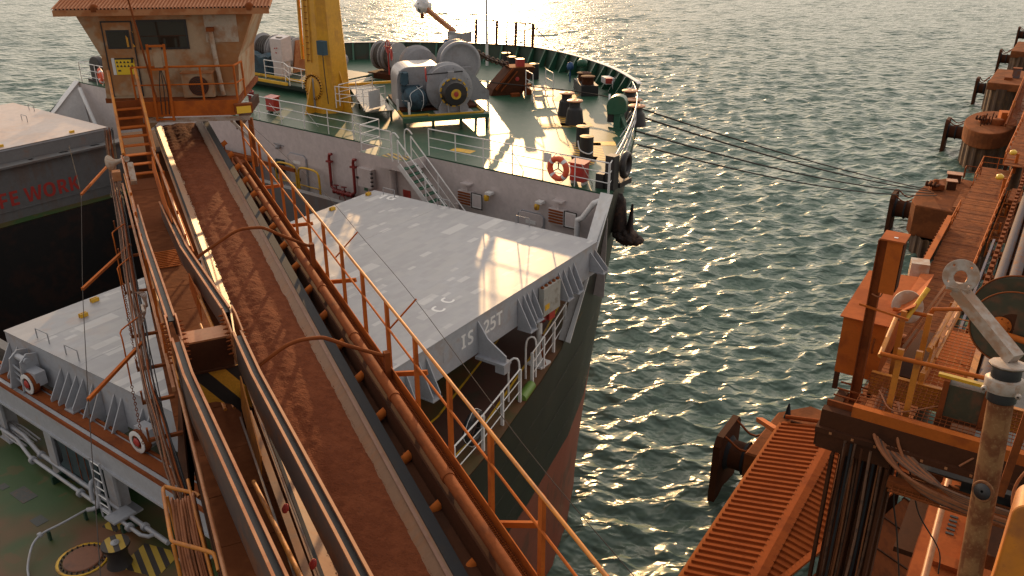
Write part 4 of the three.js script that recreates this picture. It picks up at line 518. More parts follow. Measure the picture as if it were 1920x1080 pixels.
// mooring winch at port
{ const B = [36.4, FD + 0.55, -43.2], [u, y, w] = B, t = thing('mooring_winch', 'mooring winch with coiled rope drums and a white control box at port', 'winch', 's', B);
  mb().bx(u - 2.4, u + 2.0, FD, y, w - 3.4, w + 4.6).build('bed', M.greenDark); mb().bx(u - 2.45, u - 2.35, y - 0.03, y + 0.1, w - 3.4, w + 4.6).build('yellow_edge', M.yellow);
  const drum = (z0, len) => { lathed([[0.01, 0], [0.78, 0], [0.95, 0.02], [0.95, 0.1], [0.5, 0.1], [0.5, 0.1 + len], [0.95, 0.1 + len], [0.95, 0.18 + len], [0.01, 0.18 + len]], [u, y + 1.1, w + z0], [0, 0, 1], 32).build('drum', M.grey); const c = mb(); for (let k = 0; k < len / 0.1; k++) c.ring([u, y + 1.1, w + z0 + 0.15 + k * 0.1], [0, 0, 1], 0.72 + (k % 2) * 0.05, 0.055, 24); c.build('rope_coil', M.rope); };
  drum(-3.2, 1.2); drum(-1.7, 0.5); drum(-0.6, 0.7); for (const z of [-1.85, 0.35]) mb().prism([[u - 0.7, y], [u - 0.25, y + 1.9], [u + 0.25, y + 1.9], [u + 0.7, y]], 'xy', w + z, 0.1).build('side_frame', M.flange);
  mb().ring([u - 1.0, y + 1.65, w - 3.4], [1, 0, 0.4], 0.42, 0.035, 20).bar([u - 1.0, y + 1.25, w - 3.4], [u - 1.0, y + 2.05, w - 3.4], 0.04).bar([u - 1.0, y + 1.65, w - 3.8], [u - 1.0, y + 1.65, w - 3.0], 0.04).build('hand_wheel', M.redPaint); mb().bx(u - 1.6, u - 0.4, y, y + 1.2, w - 3.6, w - 3.2).build('brake_frame', M.black);
  const g = new THREE.BoxGeometry(0.9, 1.1, 2.6, 8, 8, 16), p = g.attributes.position; for (let i = 0; i < p.count; i++) { const n = fbm(p.getX(i) * 2 + 7, p.getY(i) * 2 + p.getZ(i) * 2.2 + 7, 64, 3, 19) - 0.5; p.setXYZ(i, p.getX(i) * (1 + n * 0.5), p.getY(i) * (1 + n * 0.3) + n * 0.35, p.getZ(i) * (1 + n * 0.15)); } g.computeVertexNormals(); g.translate(u - 1.5, y + 0.5, w - 1.9); mb().geo(g).build('motor_cover', M.blue);
  const cb = mb(); cb.prism([[u - 2.0, y + 0.9], [u - 2.0, y + 2.2], [u - 1.2, y + 2.35], [u - 1.2, y + 0.9]], 'xy', w + 0.55, 1.0).bx(u - 2.0, u - 1.3, y, y + 0.9, w + 0.15, w + 0.9); const cbm = cb.build('control_box', M.bulkhead); mb().bx(u - 1.8, u - 1.6, y + 2.26, y + 2.3, w + 0.4, w + 0.8).build('slot', M.black, cbm); for (const [a, b] of [[0.45, 1.65], [0.65, 1.68], [0.55, 1.4]]) mb().box([u - 2.01, y + b, w + a], [0.03, 0.07, 0.09]).build('button', M.redPaint, cbm);
  lathed([[0.2, 0], [0.45, 0.05], [0.28, 0.3], [0.4, 0.55], [0.42, 0.75], [0.2, 0.8]], [u + 0.3, y + 0.95, w + 3.1], [0, 0, 1], 20).build('warping_head', M.grey); mb().tube([u + 0.3, y + 0.95, w + 1.5], [u + 0.3, y + 0.95, w + 3.2], 0.2, 12).build('shaft', M.rust); mb().prism([[u - 1.1, y], [u - 0.3, y + 1.3], [u + 0.2, y + 1.3], [u + 0.7, y]], 'xy', w + 2.4, 0.14).build('side_frame', M.grey);
}
{ const B = [40.5, FD + 0.3, -39.6], [u, y, w] = B, t = thing('mooring_winch', 'smaller mooring winch with a red hand wheel just behind the mast', 'winch', 's', B); for (const z of [-0.4, 0.5]) { lathed([[0.01, 0], [0.9, 0], [0.9, 0.08], [0.5, 0.08], [0.5, 0.6], [0.9, 0.6], [0.9, 0.68], [0.01, 0.68]], [u, y + 1.0, w + z], [0, 0, 1], 30).build('drum', M.grey); const c = mb(); for (let k = 0; k < 5; k++) c.ring([u, y + 1.0, w + z + 0.14 + k * 0.1], [0, 0, 1], 0.72, 0.055, 22); c.build('rope_coil', M.rope); } mb().ring([u - 0.9, y + 1.75, w + 1.2], [1, 0, 0.5], 0.4, 0.035, 20).bar([u - 0.9, y + 1.35, w + 1.2], [u - 0.9, y + 2.15, w + 1.2], 0.04).bar([u - 0.9, y + 1.75, w + 0.85], [u - 0.9, y + 1.75, w + 1.55], 0.04).tube([u - 0.9, y, w + 1.2], [u - 0.9, y + 1.75, w + 1.2], 0.05).build('hand_wheel', M.redPaint); mb().bx(u - 1.0, u + 1.0, FD, y + 0.05, w - 0.6, w + 1.8).build('bed', M.rustDark); mb().bx(u - 0.9, u - 0.7, y, y + 1.4, w + 1.45, w + 1.65).build('side_frame', M.grey); }
// bollards and fairleads
const bollardShape = (name, label, p, h, r, conical) => { const t = thing(name, label, 'bollard', 's', p); if (conical) { lathed([[r * 1.5, 0], [r * 1.45, 0.12], [r * 1.2, h * 0.62], [r * 1.05, h * 0.7], [r * 0.85, h * 0.74], [r * 0.85, h * 0.97]], p, [0, 1, 0], 28).build('pedestal', M.black); lathed([[r * 0.85, 0], [r * 1.25, 0.02], [r * 1.25, 0.07], [r * 0.5, 0.09], [0.1, 0.09], [0.1, 0.05], [0.01, 0.05]], [p[0], p[1] + h * 0.97, p[2]], [0, 1, 0], 28).build('disc_top', M.flange); } else { lathed([[r, 0], [r, h - 0.04], [r * 1.04, h - 0.02], [r * 1.04, h]], p, [0, 1, 0], 28).build('post', M.black); lathed([[r * 1.04, 0], [r * 0.2, 0.015], [0.01, 0.015]], [p[0], p[1] + h, p[2]], [0, 1, 0], 28).build('cap', M.hazDeck); } return t; };
const pf = bollardShape('pedestal_fairlead', 'left of the two black cone pedestals with brass coloured discs', [38.05, FD, -24.2], 1.15, 0.32, true); copy(pf, 'right and nearer of the two black cone pedestals with brass coloured discs', 's', [36.7, FD, -22.85]);
const bo = bollardShape('bollard', 'rear black bollard of the pair nearest the forecastle edge', [33.2, FD, -20.2], 0.95, 0.3, false); { const c = copy(bo, 'front black bollard with white cord, nearest the forecastle edge', 's', [31.75, FD, -19.1]); CUR = c; ORG = [31.75, FD, -19.1]; mb().path([[31.5, FD + 0.75, -19.4], [31.38, FD + 0.4, -19.2], [31.5, FD + 0.25, -18.85], [31.75, FD + 0.3, -18.77]], 0.03, 6).build('cord', M.white); }
for (const [l, u, w] of [['low bollard farthest forward behind the chain stopper', 47.6, -35.2], ['low bollard just right of the chain on the bow', 46.6, -34.0], ['low bollard by the right side of the chain stopper', 45.3, -31.3], ['low bollard left of the windlass drums', 45.6, -42.0], ['black bollard close to the mast winch', 43.4, -41.6]]) copy(bo, l, 's', [u, FD, w]);
{ const t = thing('double_bollard', 'black double bollard on a box base near the starboard bulwark', 'bollard', 's', [43.8, FD, -26.6]); mb().box([43.7, FD + 0.3, -26.5], [2.4, 0.6, 1.0], 0.75).build('base', M.black); for (const k of [-0.55, 0.55]) { const c = [43.7 + k * 0.75, FD + 0.6, -26.5 - k * 0.7]; lathed([[0.35, 0], [0.35, 0.35], [0.42, 0.38], [0.42, 0.44], [0.01, 0.45]], c, [0, 1, 0], 24).build('post', M.rustDark); } const g = textGeo('SWL', 0.25, 0.004); g.rotateY(0.75); g.translate(42.75, FD + 0.22, -25.02); }
{ const t = thing('covered_gear', 'bundle under white and red cloth beside the double bollard', 'covered gear', 's', [44.6, FD, -25.6]); mb().box([44.7, FD + 0.65, -25.6], [0.9, 0.35, 0.5], 0.9).build('white_cloth', M.white); mb().box([44.4, FD + 0.7, -25.35], [0.35, 0.3, 0.4], 0.6).build('red_cloth', M.redPaint); mb().ring([44.6, FD + 0.5, -25.2], [0.5, 0.1, 1], 0.3, 0.03, 16).build('white_hoop', M.white); }
{ const t = thing('mushroom_vent', 'dark green gooseneck vent near the starboard railing', 'vent', 's', [37.2, FD, -20.6]); mb().bx(36.98, 37.42, FD, FD + 1.1, -20.75, -20.4).bx(36.9, 37.5, FD, FD + 0.08, -21.0, -20.2).bar([37.2, FD + 0.02, -20.1], [37.2, FD + 0.6, -20.4], 0.3, 0.06).build('duct', M.green); const s = new THREE.Shape(); s.moveTo(-0.45, 0.75); s.lineTo(-0.5, 1.1); s.quadraticCurveTo(-0.45, 1.6, 0.05, 1.62); s.quadraticCurveTo(0.42, 1.6, 0.42, 1.2); s.lineTo(0.42, 0.9); s.lineTo(0.1, 0.75); s.lineTo(-0.45, 0.75); const g = new THREE.ExtrudeGeometry(s, { depth: 0.55, bevelEnabled: true, bevelSize: 0.03, bevelThickness: 0.03, bevelSegments: 2 }); g.rotateY(-Math.PI / 2 + 0.35); g.translate(37.45, FD, -20.75); mb().geo(g).build('hood', M.green); mb().bx(36.95, 37.3, FD + 0.3, FD + 0.85, -21.1, -20.76).build('motor', M.black); }
for (const [l, u, w, h] of [['roller fairlead post farthest along the starboard rail', 40.3, -21.7, 1.2], ['middle roller fairlead post behind the green vent', 39.3, -20.9, 1.0], ['nearest roller fairlead post behind the green vent', 38.3, -20.2, 0.95]]) bollardShape('roller_fairlead', l, [u, FD, w], h, 0.34, true);
{ const t = thing('stay_frame', 'white slanting stays at the end of the starboard bulwark', 'stay', 's', [41, FD, -21.8]); for (const [a, b] of [[41.9, 40.4], [41.3, 39.8], [39.2, 38.2]]) mb().bar([a, FD + 1.15, CL + 12.5], [b, FD, CL + 13.1], 0.1, 0.03).build('stay', M.whiteRail); }
// davit crane and bow fittings
{ const t = thing('davit_crane', 'grey deck crane with its jib raised over the bow', 'crane', 's', [48.4, FD, -39.6]); const b = [48.2, FD, -39.9]; lathed([[0.5, 0], [0.45, 0.9], [0.62, 1.0], [0.62, 1.7], [0.2, 1.75]], b, [0, 1, 0], 20).build('pedestal', M.grey); mb().bx(47.7, 48.8, FD + 1.2, FD + 1.9, -40.4, -39.1).build('slewing_head', M.grey); mb().bar([48.2, FD + 1.7, -39.9], [48.15, FD + 3.3, -42.8], 0.26, 0.3).build('jib', M.flange); const g = new THREE.SphereGeometry(0.5, 14, 10), p = g.attributes.position; for (let i = 0; i < p.count; i++) { const n = 1 + (hash(i, 1, 8) - 0.5) * 0.5; p.setXYZ(i, p.getX(i) * n, p.getY(i) * n, p.getZ(i) * 1.2 * n); } g.computeVertexNormals(); g.translate(48.15, FD + 3.45, -43.0); mb().geo(g).build('hook_block_cover', M.white); mb().tube([48.15, FD + 3.2, -43.1], [48.15, FD + 0.4, -43.1], 0.015, 5).build('hoist_wire', M.white); mb().lathe([[0.02, 0], [0.14, 0.1], [0.14, 0.35], [0.02, 0.5]], [48.15, FD + 2.5, -43.1], [0, 1, 0], 10).build('hook_block', M.rust); }
{ const t = thing('bow_mast', 'thin white light mast standing on the bow', 'mast', 's', [47.3, FD, -36.3]); mb().tube([47.3, FD, -36.6], [47.3, FD + 12, -36.6], 0.10, 10, 0.06).build('pole', M.whiteRail); mb().bx(47.1, 47.5, FD + 1.6, FD + 1.66, -36.9, -36.3).build('bracket', M.whiteRail); }
for (const [l, pts] of [['left dark pulpit frame on the bow rail', [-39.7, -37.2]], ['right dark pulpit frame on the bow rail', [-36.4, -34.3]]]) { const t = thing('pulpit_rail', l, 'rail frame', 's', [49.4, FD, pts[0]]); const m = M.rustDark; for (let k = 0; k <= 3; k++) { const w = pts[0] + (pts[1] - pts[0]) * k / 3, u = 49.3 - Math.abs(w - CL) * 0.12 + 0.15; mb().bar([u, FD + 1.1, w], [u + 0.1, FD + 2.7, w], k % 2 ? 0.14 : 0.07).build('post', m); } const u0 = 49.4 - Math.abs(pts[0] - CL) * 0.12, u1 = 49.4 - Math.abs(pts[1] - CL) * 0.12; mb().bar([u0 + 0.1, FD + 2.7, pts[0]], [u1 + 0.1, FD + 2.7, pts[1]], 0.06).build('top_rail', m); mb().bar([u0 + 0.1, FD + 2.2, pts[0]], [u1 + 0.1, FD + 2.2, pts[1]], 0.03).build('mid_rail', m); }
for (const [l, u, w, y] of [['small blue covered valve on the bow bulwark left of centre', 48.0, -40.8, 0.9], ['small blue covered valve on the bow bulwark right of the stopper', 45.9, -29.0, 0.75]]) { const k = mb(); k.tube([u, FD, w], [u, FD + y, w], 0.05).lathe([[0.01, 0.45], [0.16, 0.4], [0.22, 0.2], [0.2, 0], [0.01, -0.02]], [u, FD + y, w], [0, 1, 0], 14); k.only('covered_valve', worn([0.03, 0.09, 0.22], [0.02, 0.05, 0.12], 0.2, 1), l, 'valve', 's', null, [u, FD, w]); }
{ const k = mb(); k.tube([46.0, FD, -28.2], [46.0, FD + 1.2, -28.2], 0.12, 10).lathe([[0.1, 0], [0.3, 0.02], [0.32, 0.3], [0.2, 0.42], [0.01, 0.45]], [46.0, FD + 1.0, -28.2]); k.only('goose_neck_vent', M.green, 'green capped vent pipe against the bow bulwark', 'vent', 's', null, [46, FD, -28.2]); }
// lifebuoys, fire boxes and the like
function lifebuoy(label, c, axis, R = 0.42, back) { const t = thing('lifebuoy', label, 'lifebuoy', 's', c); const q = new THREE.Quaternion().setFromUnitVectors(new THREE.Vector3(0, 0, 1), V3(axis).normalize()); const put = (g) => { g.applyQuaternion(q); g.translate(...c); return g; }; mb().geo(put(new THREE.TorusGeometry(R, 0.12, 12, 32))).build('ring', M.buoy); for (let k = 0; k < 4; k++) { const g = new THREE.TorusGeometry(R, 0.124, 12, 6, 0.28); g.rotateZ(k * Math.PI / 2 + 0.6); mb().geo(put(g)).build('tape', M.buoyTape); } for (let k = 0; k < 4; k++) { const a = k * Math.PI / 2 + 0.75, b = a + Math.PI / 2; const P = (x, r) => new THREE.Vector3(Math.cos(x) * r, Math.sin(x) * r, 0.02).applyQuaternion(q).add(V3(c)).toArray(); mb().path([P(a, R + 0.12), P((a + b) / 2, R + 0.2), P(b, R + 0.12)], 0.012, 5).build('grab_line', M.white); } for (let k = 0; k < 3; k++) { const a = Math.PI / 2 + k * 2.094; const P = new THREE.Vector3(Math.cos(a) * R, Math.sin(a) * R, 0.05).applyQuaternion(q).add(V3(c)).toArray(); mb().bar(P, c, 0.035).build('bracket', M.black); } return t; }
lifebuoy('orange lifebuoy with white bands hung on the forecastle railing', [BK + 0.0, FD + 0.62, -18.0], [1, 0, 0.05], 0.40);
lifebuoy('orange lifebuoy on the far port railing beside a black fairlead', [27.9, FD + 0.6, -51.2], [0.9, 0, 0.3], 0.36);
lifebuoy('black life ring on the starboard main deck rail', [16.3, MD + 0.75, -13.25], [0.15, 0, 1], 0.42).children.forEach((m) => { if (m.name.startsWith('ring')) m.material = M.black; if (m.name.startsWith('tape')) m.material = M.rubber; });
for (const [l, u, w, h] of [['red fire box beside the lifebuoy on the forecastle', 28.35, -17.35, 0.85], ['red fire hose box by the railing below the mast', 29.4, -37.2, 0.8]]) { const t = thing('fire_box', l, 'fire box', 's', [u, FD, w]); mb().bx(u - 0.2, u + 0.2, FD + 0.12, FD + h, w - 0.32, w + 0.32).build('box', M.redPaint); mb().box([u, FD + h + 0.03, w], [0.5, 0.05, 0.74], 0, 0.12).build('lid', M.redPaint); for (const k of [-0.25, 0.25]) mb().bx(u - 0.18, u + 0.18, FD, FD + 0.12, w + k - 0.04, w + k + 0.04).build('foot', M.white); }
{ const t = thing('fairlead_chock', 'black roller chock standing at the forecastle starboard corner', 'fairlead', 's', [28.6, FD, -15.8]); mb().bx(28.3, 28.7, FD, FD + 1.35, -16.15, -15.75).build('post', M.black); mb().bx(28.75, 29.7, FD, FD + 0.2, -16.3, -15.7).bx(28.2, 28.6, FD, FD + 0.6, -16.5, -16.16).build('base', M.black); mb().ring([29.3, FD + 0.8, -15.8], [0.2, 0, 1], 0.42, 0.14, 22).build('ring_roller', M.black); }
{ const t = thing('fairlead_chock', 'black panama fairlead on the far port side of the forecastle', 'fairlead', 's', [28.7, FD, -52.8]); const h = new THREE.Shape(); h.moveTo(-0.6, 0); h.lineTo(-0.6, 0.9); h.absarc(0, 0.9, 0.6, Math.PI, 0, true); h.lineTo(0.6, 0); h.lineTo(-0.6, 0); const q = new THREE.Path(); q.absellipse(0.05, 0.85, 0.3, 0.26, 0, 6.283); h.holes.push(q); const g = new THREE.ExtrudeGeometry(h, { depth: 0.3, bevelEnabled: true, bevelSize: 0.05, bevelThickness: 0.05, bevelSegments: 2 }); g.rotateY(-Math.PI / 2); g.translate(28.8, FD, -52.7); mb().geo(g).build('plate', M.black); mb().bx(28.3, 29.1, FD, FD + 0.15, -53.5, -51.9).build('base', M.black); }
{ thing('railing', 'white railing on the far port side of the forecastle', 'railing', 's', [30, FD, -52]); rail([[BK + 0.1, FD, -53.5], [BK + 0.1, FD, -50], [BK + 0.1, FD, -46]], 1.2, 1.5, M.whiteRail); rail([[BK + 0.1, FD, -53.5], [31, FD, -52.6], [36, FD, -50.4]], 1.2, 1.8, M.whiteRail); }
{ thing('railing', 'white railing round the platform in front of the mast', 'railing', 's', [33, FD, -34]); rail([[30.6, FD + 0.5, -33.6], [30.9, FD + 0.5, -31.9], [32.2, FD + 0.5, -31.6]], 1.1, 1.2, M.whiteRail); rail([[33.6, FD + 0.5, -33.9], [31.0, FD + 0.5, -33.75]], 1.1, 1.2, M.whiteRail); mb().bx(31.1, 31.9, FD + 0.6, FD + 1.5, -31.72, -31.69).build('canvas_sheet', M.white); }
{ thing('railing', 'white railing in front of the port winch with covered motors', 'railing', 's', [33.5, FD, -42]); rail([[33.7, FD + 0.5, -47.5], [33.7, FD + 0.5, -44.2]], 1.1, 1.1, M.whiteRail); rail([[33.7, FD + 0.5, -43.0], [33.7, FD + 0.5, -41.2], [33.0, FD + 0.5, -40.0], [32.8, FD + 0.5, -37.6]], 1.1, 1.2, M.whiteRail); mb().bx(33.2, 37.5, FD + 0.44, FD + 0.5, -47.6, -37.5).build('floor', M.greenDark); mb().bx(33.1, 33.2, FD + 0.44, FD + 0.6, -47.6, -40.4).build('yellow_edge', M.yellow); }
{ const k = mb(); k.tube([28.9, FD, -38.4], [28.9, FD + 1.0, -38.4], 0.09, 10).ring([28.9, FD + 1.05, -38.4], [0, 1, 0.2], 0.2, 0.05, 14).tube([28.7, FD + 0.9, -38.5], [29.1, FD + 0.9, -38.3], 0.07); k.only('fire_hydrant', M.redPipe, 'dark red fire hydrant at the left end of the forecastle railing', 'hydrant', 's', null, [28.9, FD, -38.4]); }
{ const t = thing('fire_monitor', 'red fire monitor on a white post beside the starboard walkway', 'fire monitor', 's', [22.2, MD, -14.9]); mb().tube([21.6, MD, -14.6], [21.6, MD + 1.7, -14.6], 0.1, 12).bx(21.3, 21.9, MD, MD + 0.08, -14.9, -14.3).build('post', M.white); mb().lathe([[0.01, 0], [0.24, 0], [0.24, 0.12], [0.1, 0.2], [0.1, 0.35]], [21.6, MD + 1.7, -14.6], [0, 1, 0], 16).build('base', M.redPipe); mb().poly([[21.6, MD + 2.05, -14.6], [21.6, MD + 2.3, -14.6], [22.0, MD + 2.42, -14.9], [22.5, MD + 2.35, -15.3]], 0.11, 10).bx(21.75, 22.1, MD + 1.7, MD + 2.3, -14.5, -14.3).build('nozzle', M.redPaint); mb().path([[21.6, MD + 1.2, -14.45], [21.4, MD + 0.7, -14.35], [21.55, MD + 0.1, -14.3]], 0.04, 6).build('hose', M.rust); }
{ const t = thing('mooring_winch_box', 'two dark teal drum covers on the main deck under the stair', 'covers', 's', [26.3, MD, -25]); mb().lathe([[0.4, 0], [0.42, 1.9], [0.3, 2.1], [0.01, 2.15]], [27.2, MD, -26.3]).build('cover', M.teal); mb().lathe([[0.35, 0], [0.36, 1.7], [0.01, 1.8]], [27.0, MD, -25.2]).build('cover', M.teal); }
// anchor in its hawse at the starboard bow
{ const A0 = [5.15, 15.5, -34.9], t = thing('anchor', 'rusty black stockless anchor hanging at the starboard bow', 'anchor', 'x', A0), [x, y, z] = A0;
  const rock = (g, amp, sd) => { const p = g.attributes.position; for (let i = 0; i < p.count; i++) { const n = 1 + (fbm(p.getX(i) * 5 + 20, p.getY(i) * 5 + p.getZ(i) * 3 + 20, 256, 4, sd) - 0.5) * amp; p.setXYZ(i, p.getX(i) * n, p.getY(i) * n, p.getZ(i) * n); } g.computeVertexNormals(); return g; };
  { const g = rock(new THREE.SphereGeometry(0.56, 24, 16), 1.1, 3); g.scale(1.2, 0.82, 0.95); g.rotateZ(-0.22); g.translate(x, y, z); mb().geo(g).build('crown', M.anchor); }
  { const g = rock(new THREE.SphereGeometry(0.36, 18, 12), 1.1, 5); g.scale(1.1, 0.8, 1); g.translate(x + 0.38, y - 0.16, z + 0.05); mb().geo(g).build('crown_lobe', M.anchor); }
  { const g = rock(new THREE.CapsuleGeometry(0.42, 1.3, 10, 24), 0.45, 7); g.scale(0.95, 1, 0.8); g.rotateZ(0.12); g.translate(x - 0.5, y + 1.1, z - 0.2); mb().geo(g).build('fluke', M.anchor); }
  { const g = rock(new THREE.CylinderGeometry(0.05, 0.2, 1.5, 16, 6), 0.3, 8); g.scale(1, 1, 1.8); g.rotateZ(-0.06); g.translate(x + 0.1, y + 0.98, z); mb().geo(g).build('fluke', M.anchor); }
  mb().bar([x - 0.7, y + 1.6, z - 0.6], [x - 0.25, y, z - 0.1], 0.34, 0.34).build('shank', M.anchor);
  t.scale.setScalar(0.86); t.position.add(new THREE.Vector3(-0.12, 0.12, 0));
}
// ---------- loading boom of the shiploader (frame b: x outwards along the boom) ----------
const boom = thing('conveyor_boom', 'orange dusty loading boom with a broad conveyor belt full of red ore', 'conveyor', 'b', [15, 21.5, 1.5]);
const U_IN = 0.8, U_OUT = 31.5;
const incline = (m) => { for (const g of m.g) { const p = g.attributes.position; for (let i = 0; i < p.count; i++) p.setY(i, p.getY(i) - 0.29 + 0.042 * (p.getX(i) - 15.5)); } return m; }; // the belt climbs gently outwards
{ // belt: a shallow trough
  const prof = [[1.38, 21.66], [1.42, 21.66], [1.50, 21.62], [1.75, 21.45], [2.0, 21.36], [2.45, 21.36], [2.75, 21.47], [2.97, 21.63], [3.03, 21.66]];
  const b = mb(); for (let i = 1; i < prof.length; i++) b.quad([U_IN, prof[i - 1][1], prof[i - 1][0]], [U_IN, prof[i][1], prof[i][0]], [U_OUT, prof[i][1], prof[i][0]], [U_OUT, prof[i - 1][1], prof[i - 1][0]]);
  for (let i = 1; i < prof.length; i++) b.quad([U_IN, prof[i - 1][1] - 0.025, prof[i - 1][0]], [U_OUT, prof[i - 1][1] - 0.025, prof[i - 1][0]], [U_OUT, prof[i][1] - 0.025, prof[i][0]], [U_IN, prof[i][1] - 0.025, prof[i][0]]);
  incline(b).build('belt', M.belt, boom);
  incline(mb().bx(U_IN, U_OUT, 21.58, 21.675, 3.0, 3.17)).build('belt_edge', M.rubber, boom); incline(mb().bx(U_IN, U_OUT, 21.655, 21.672, 1.44, 1.49)).build('belt_edge', M.rubber, boom);
  incline(mb().bx(U_IN, U_OUT, 21.0, 21.03, 1.5, 3.1)).build('return_belt', M.rubber, boom);
  // ore carried by the belt
  const nu = 620, nw = 36, pos = [], idx = []; for (let i = 0; i <= nu; i++) for (let j = 0; j <= nw; j++) { const u = U_IN + (U_OUT - U_IN) * i / nu, n1 = fbm(u * 1.3 + 3, 0.5, 256, 4, 31) - 0.5, n2 = fbm(u * 1.3 + 70, 2.5, 256, 4, 32) - 0.5, f1 = (fbm(u * 7, 8.5, 512, 2, 35) - 0.5) * 0.06, f2 = (fbm(u * 7, 3.5, 512, 2, 36) - 0.5) * 0.06; const wl = 1.70 + n1 * 0.13 + f1, wr = 2.80 + n2 * 0.05 + f2, t = j / nw, w = wl + (wr - wl) * t, base = w < 2.0 ? 21.36 + (2.0 - w) * 0.43 : w > 2.45 ? 21.36 + (w - 2.45) * 0.36 : 21.36; const e = Math.sin(Math.PI * t); const y = base + 0.002 + Math.min(1, e * 3) * 0.03 + e * 0.16 + e * ((fbm(u * 6, w * 6, 512, 4, 41) - 0.5) * 0.03 + (hash(i, j, 44) - 0.5) * 0.012); pos.push(u, y, w); }
  for (let i = 0; i < nu; i++) for (let j = 0; j < nw; j++) { const a = i * (nw + 1) + j; idx.push(a, a + 1, a + nw + 1, a + 1, a + nw + 2, a + nw + 1); }
  const g = new THREE.BufferGeometry(); g.setAttribute('position', new THREE.Float32BufferAttribute(pos, 3)); g.setIndex(idx); g.computeVertexNormals(); incline(mb().geo(g)).build('iron_ore', M.ore, boom).userData.kind = 'stuff';
  const c = mb(); for (let k = 0; k < 2600; k++) { const u = rr(U_IN, U_OUT), right = rnd() < 0.6, w = right ? 2.80 + Math.pow(rnd(), 2) * 0.10 : 1.69 - Math.pow(rnd(), 3) * 0.12, y = (right ? 21.36 + (w - 2.45) * 0.39 : 21.36 + (2.0 - w) * 0.44) + 0.004, s = rr(0.006, 0.02); const q = new THREE.TetrahedronGeometry(s); q.rotateY(rnd() * 6); q.translate(u, y, w); c.geo(q); } incline(c).build('ore_crumbs', M.ore, boom).userData.kind = 'stuff';
  incline(mb().bx(U_IN, U_OUT, 21.625, 21.632, 2.92, 2.97)).build('dust_strip', M.beltDust, boom);
}
// idlers along the right side
for (let u = 3.1; u < 28.5; u += 1.27) { const k = mb(); k.tube([u, 21.46, 3.16], [u + 0.02, 21.60, 3.38], 0.075, 14); const r = incline(k).build('idler_roller', M.orange, boom); incline(mb().prism([[u + 0.1, 21.0], [u + 0.16, 21.5], [u + 0.22, 21.5], [u + 0.3, 21.0]], 'xy', 3.32, 0.04).bx(u - 0.15, u + 0.35, 21.08, 21.14, 3.1, 3.42)).build('bracket', M.rust, r); incline(mb().bar([u + 0.2, 21.1, 2.95], [u + 0.25, 21.45, 3.14], 0.06)).build('bracket', M.rustDark, r); }
mb().bx(U_IN, 28.3, 20.95, 21.0, 3.05, 3.75).bx(U_IN, 28.3, 20.6, 21.38, 3.36, 3.39).build('side_plate', M.rustDark, boom);
{ const q = mb(); q.tube([U_IN, 21.5, 3.49], [27.6, 21.5, 3.49], 0.085, 14); for (let u = 2.2; u < 27; u += 2.4) q.tube([u, 21.5, 3.49], [u + 0.1, 21.5, 3.49], 0.1, 14); q.build('pipe', M.rust, boom); }
for (let u = 1; u < 27; u += 1.4) { const q = mb(), e = Math.min(27.4, u + 1.36); for (let k = 0; k < 5; k++) q.bx(u, e, 21.36, 21.385, 3.575 + k * 0.035, 3.581 + k * 0.035); for (let x = u; x < e; x += 0.045) q.bx(x, x + 0.006, 21.365, 21.38, 3.575, 3.72); q.build('grating', M.rust, boom); }
mb().bx(U_IN, 27.6, 21.3, 21.52, 3.74, 3.755).bx(U_IN, 27.6, 21.30, 21.315, 3.6, 3.74).build('toe_plate', M.orange, boom);
// handrail on the right
{ for (let u = 2.75; u < 27.6; u += 1.46) { const q = mb(); q.bar([u, 20.95, 3.79], [u, 22.70, 3.79], 0.055, 0.10).build('rail_post', M.orange, boom); }
  mb().tube([U_IN, 22.72, 3.77], [27.4, 22.72, 3.77], 0.026, 10).build('top_rail', M.orangeY, boom); mb().tube([U_IN, 22.22, 3.77], [27.4, 22.22, 3.77], 0.02, 8).build('mid_rail', M.orange, boom);
  for (const u of [8.6, 13.1, 17.6, 21.6, 25.2]) mb().bar([u, 21.2, 3.75], [u - 0.5, 21.35, 4.35], 0.05, 0.09).build('strut', M.orange, boom);
  mb().path([[27.4, 22.85, 3.8], [20, 22.78, 4.25], [16, 22.7, 4.3], [12.8, 22.72, 4.25], [8, 22.6, 4.1], [4.5, 22.4, 4.25]], 0.006, 4, 6).build('pull_cord', M.line, boom);
  for (const u of [16.5, 12.9]) mb().bar([u, 22.2, 3.8], [u - 0.1, 22.72, 4.28], 0.025).build('strut', M.orange, boom); }
// curved pipe hoops across the belt
for (const P of [[[18, 22.05, 1.2], [18, 22.15, 1.3], [18, 22.5, 1.95], [18, 22.58, 2.2], [18, 22.55, 2.62], [17.98, 22.35, 2.95], [17.95, 22.02, 3.5], [17.95, 21.97, 3.62]], [[12.8, 21.95, 1.4], [12.8, 22.05, 1.5], [12.8, 22.32, 1.98], [12.8, 22.38, 2.25], [12.8, 22.34, 2.62], [12.78, 22.12, 3.0], [12.75, 21.82, 3.56], [12.75, 21.79, 3.66]]]) { mb().path(P, 0.034, 10, 8, 0.3).build('hoop', M.rust, boom); const e = P[P.length - 1]; mb().bx(e[0] - 0.06, e[0] + 0.06, 21.3, e[1] + 0.06, e[2] - 0.04, e[2] + 0.06).build('hoop_bracket', M.rust, boom); }
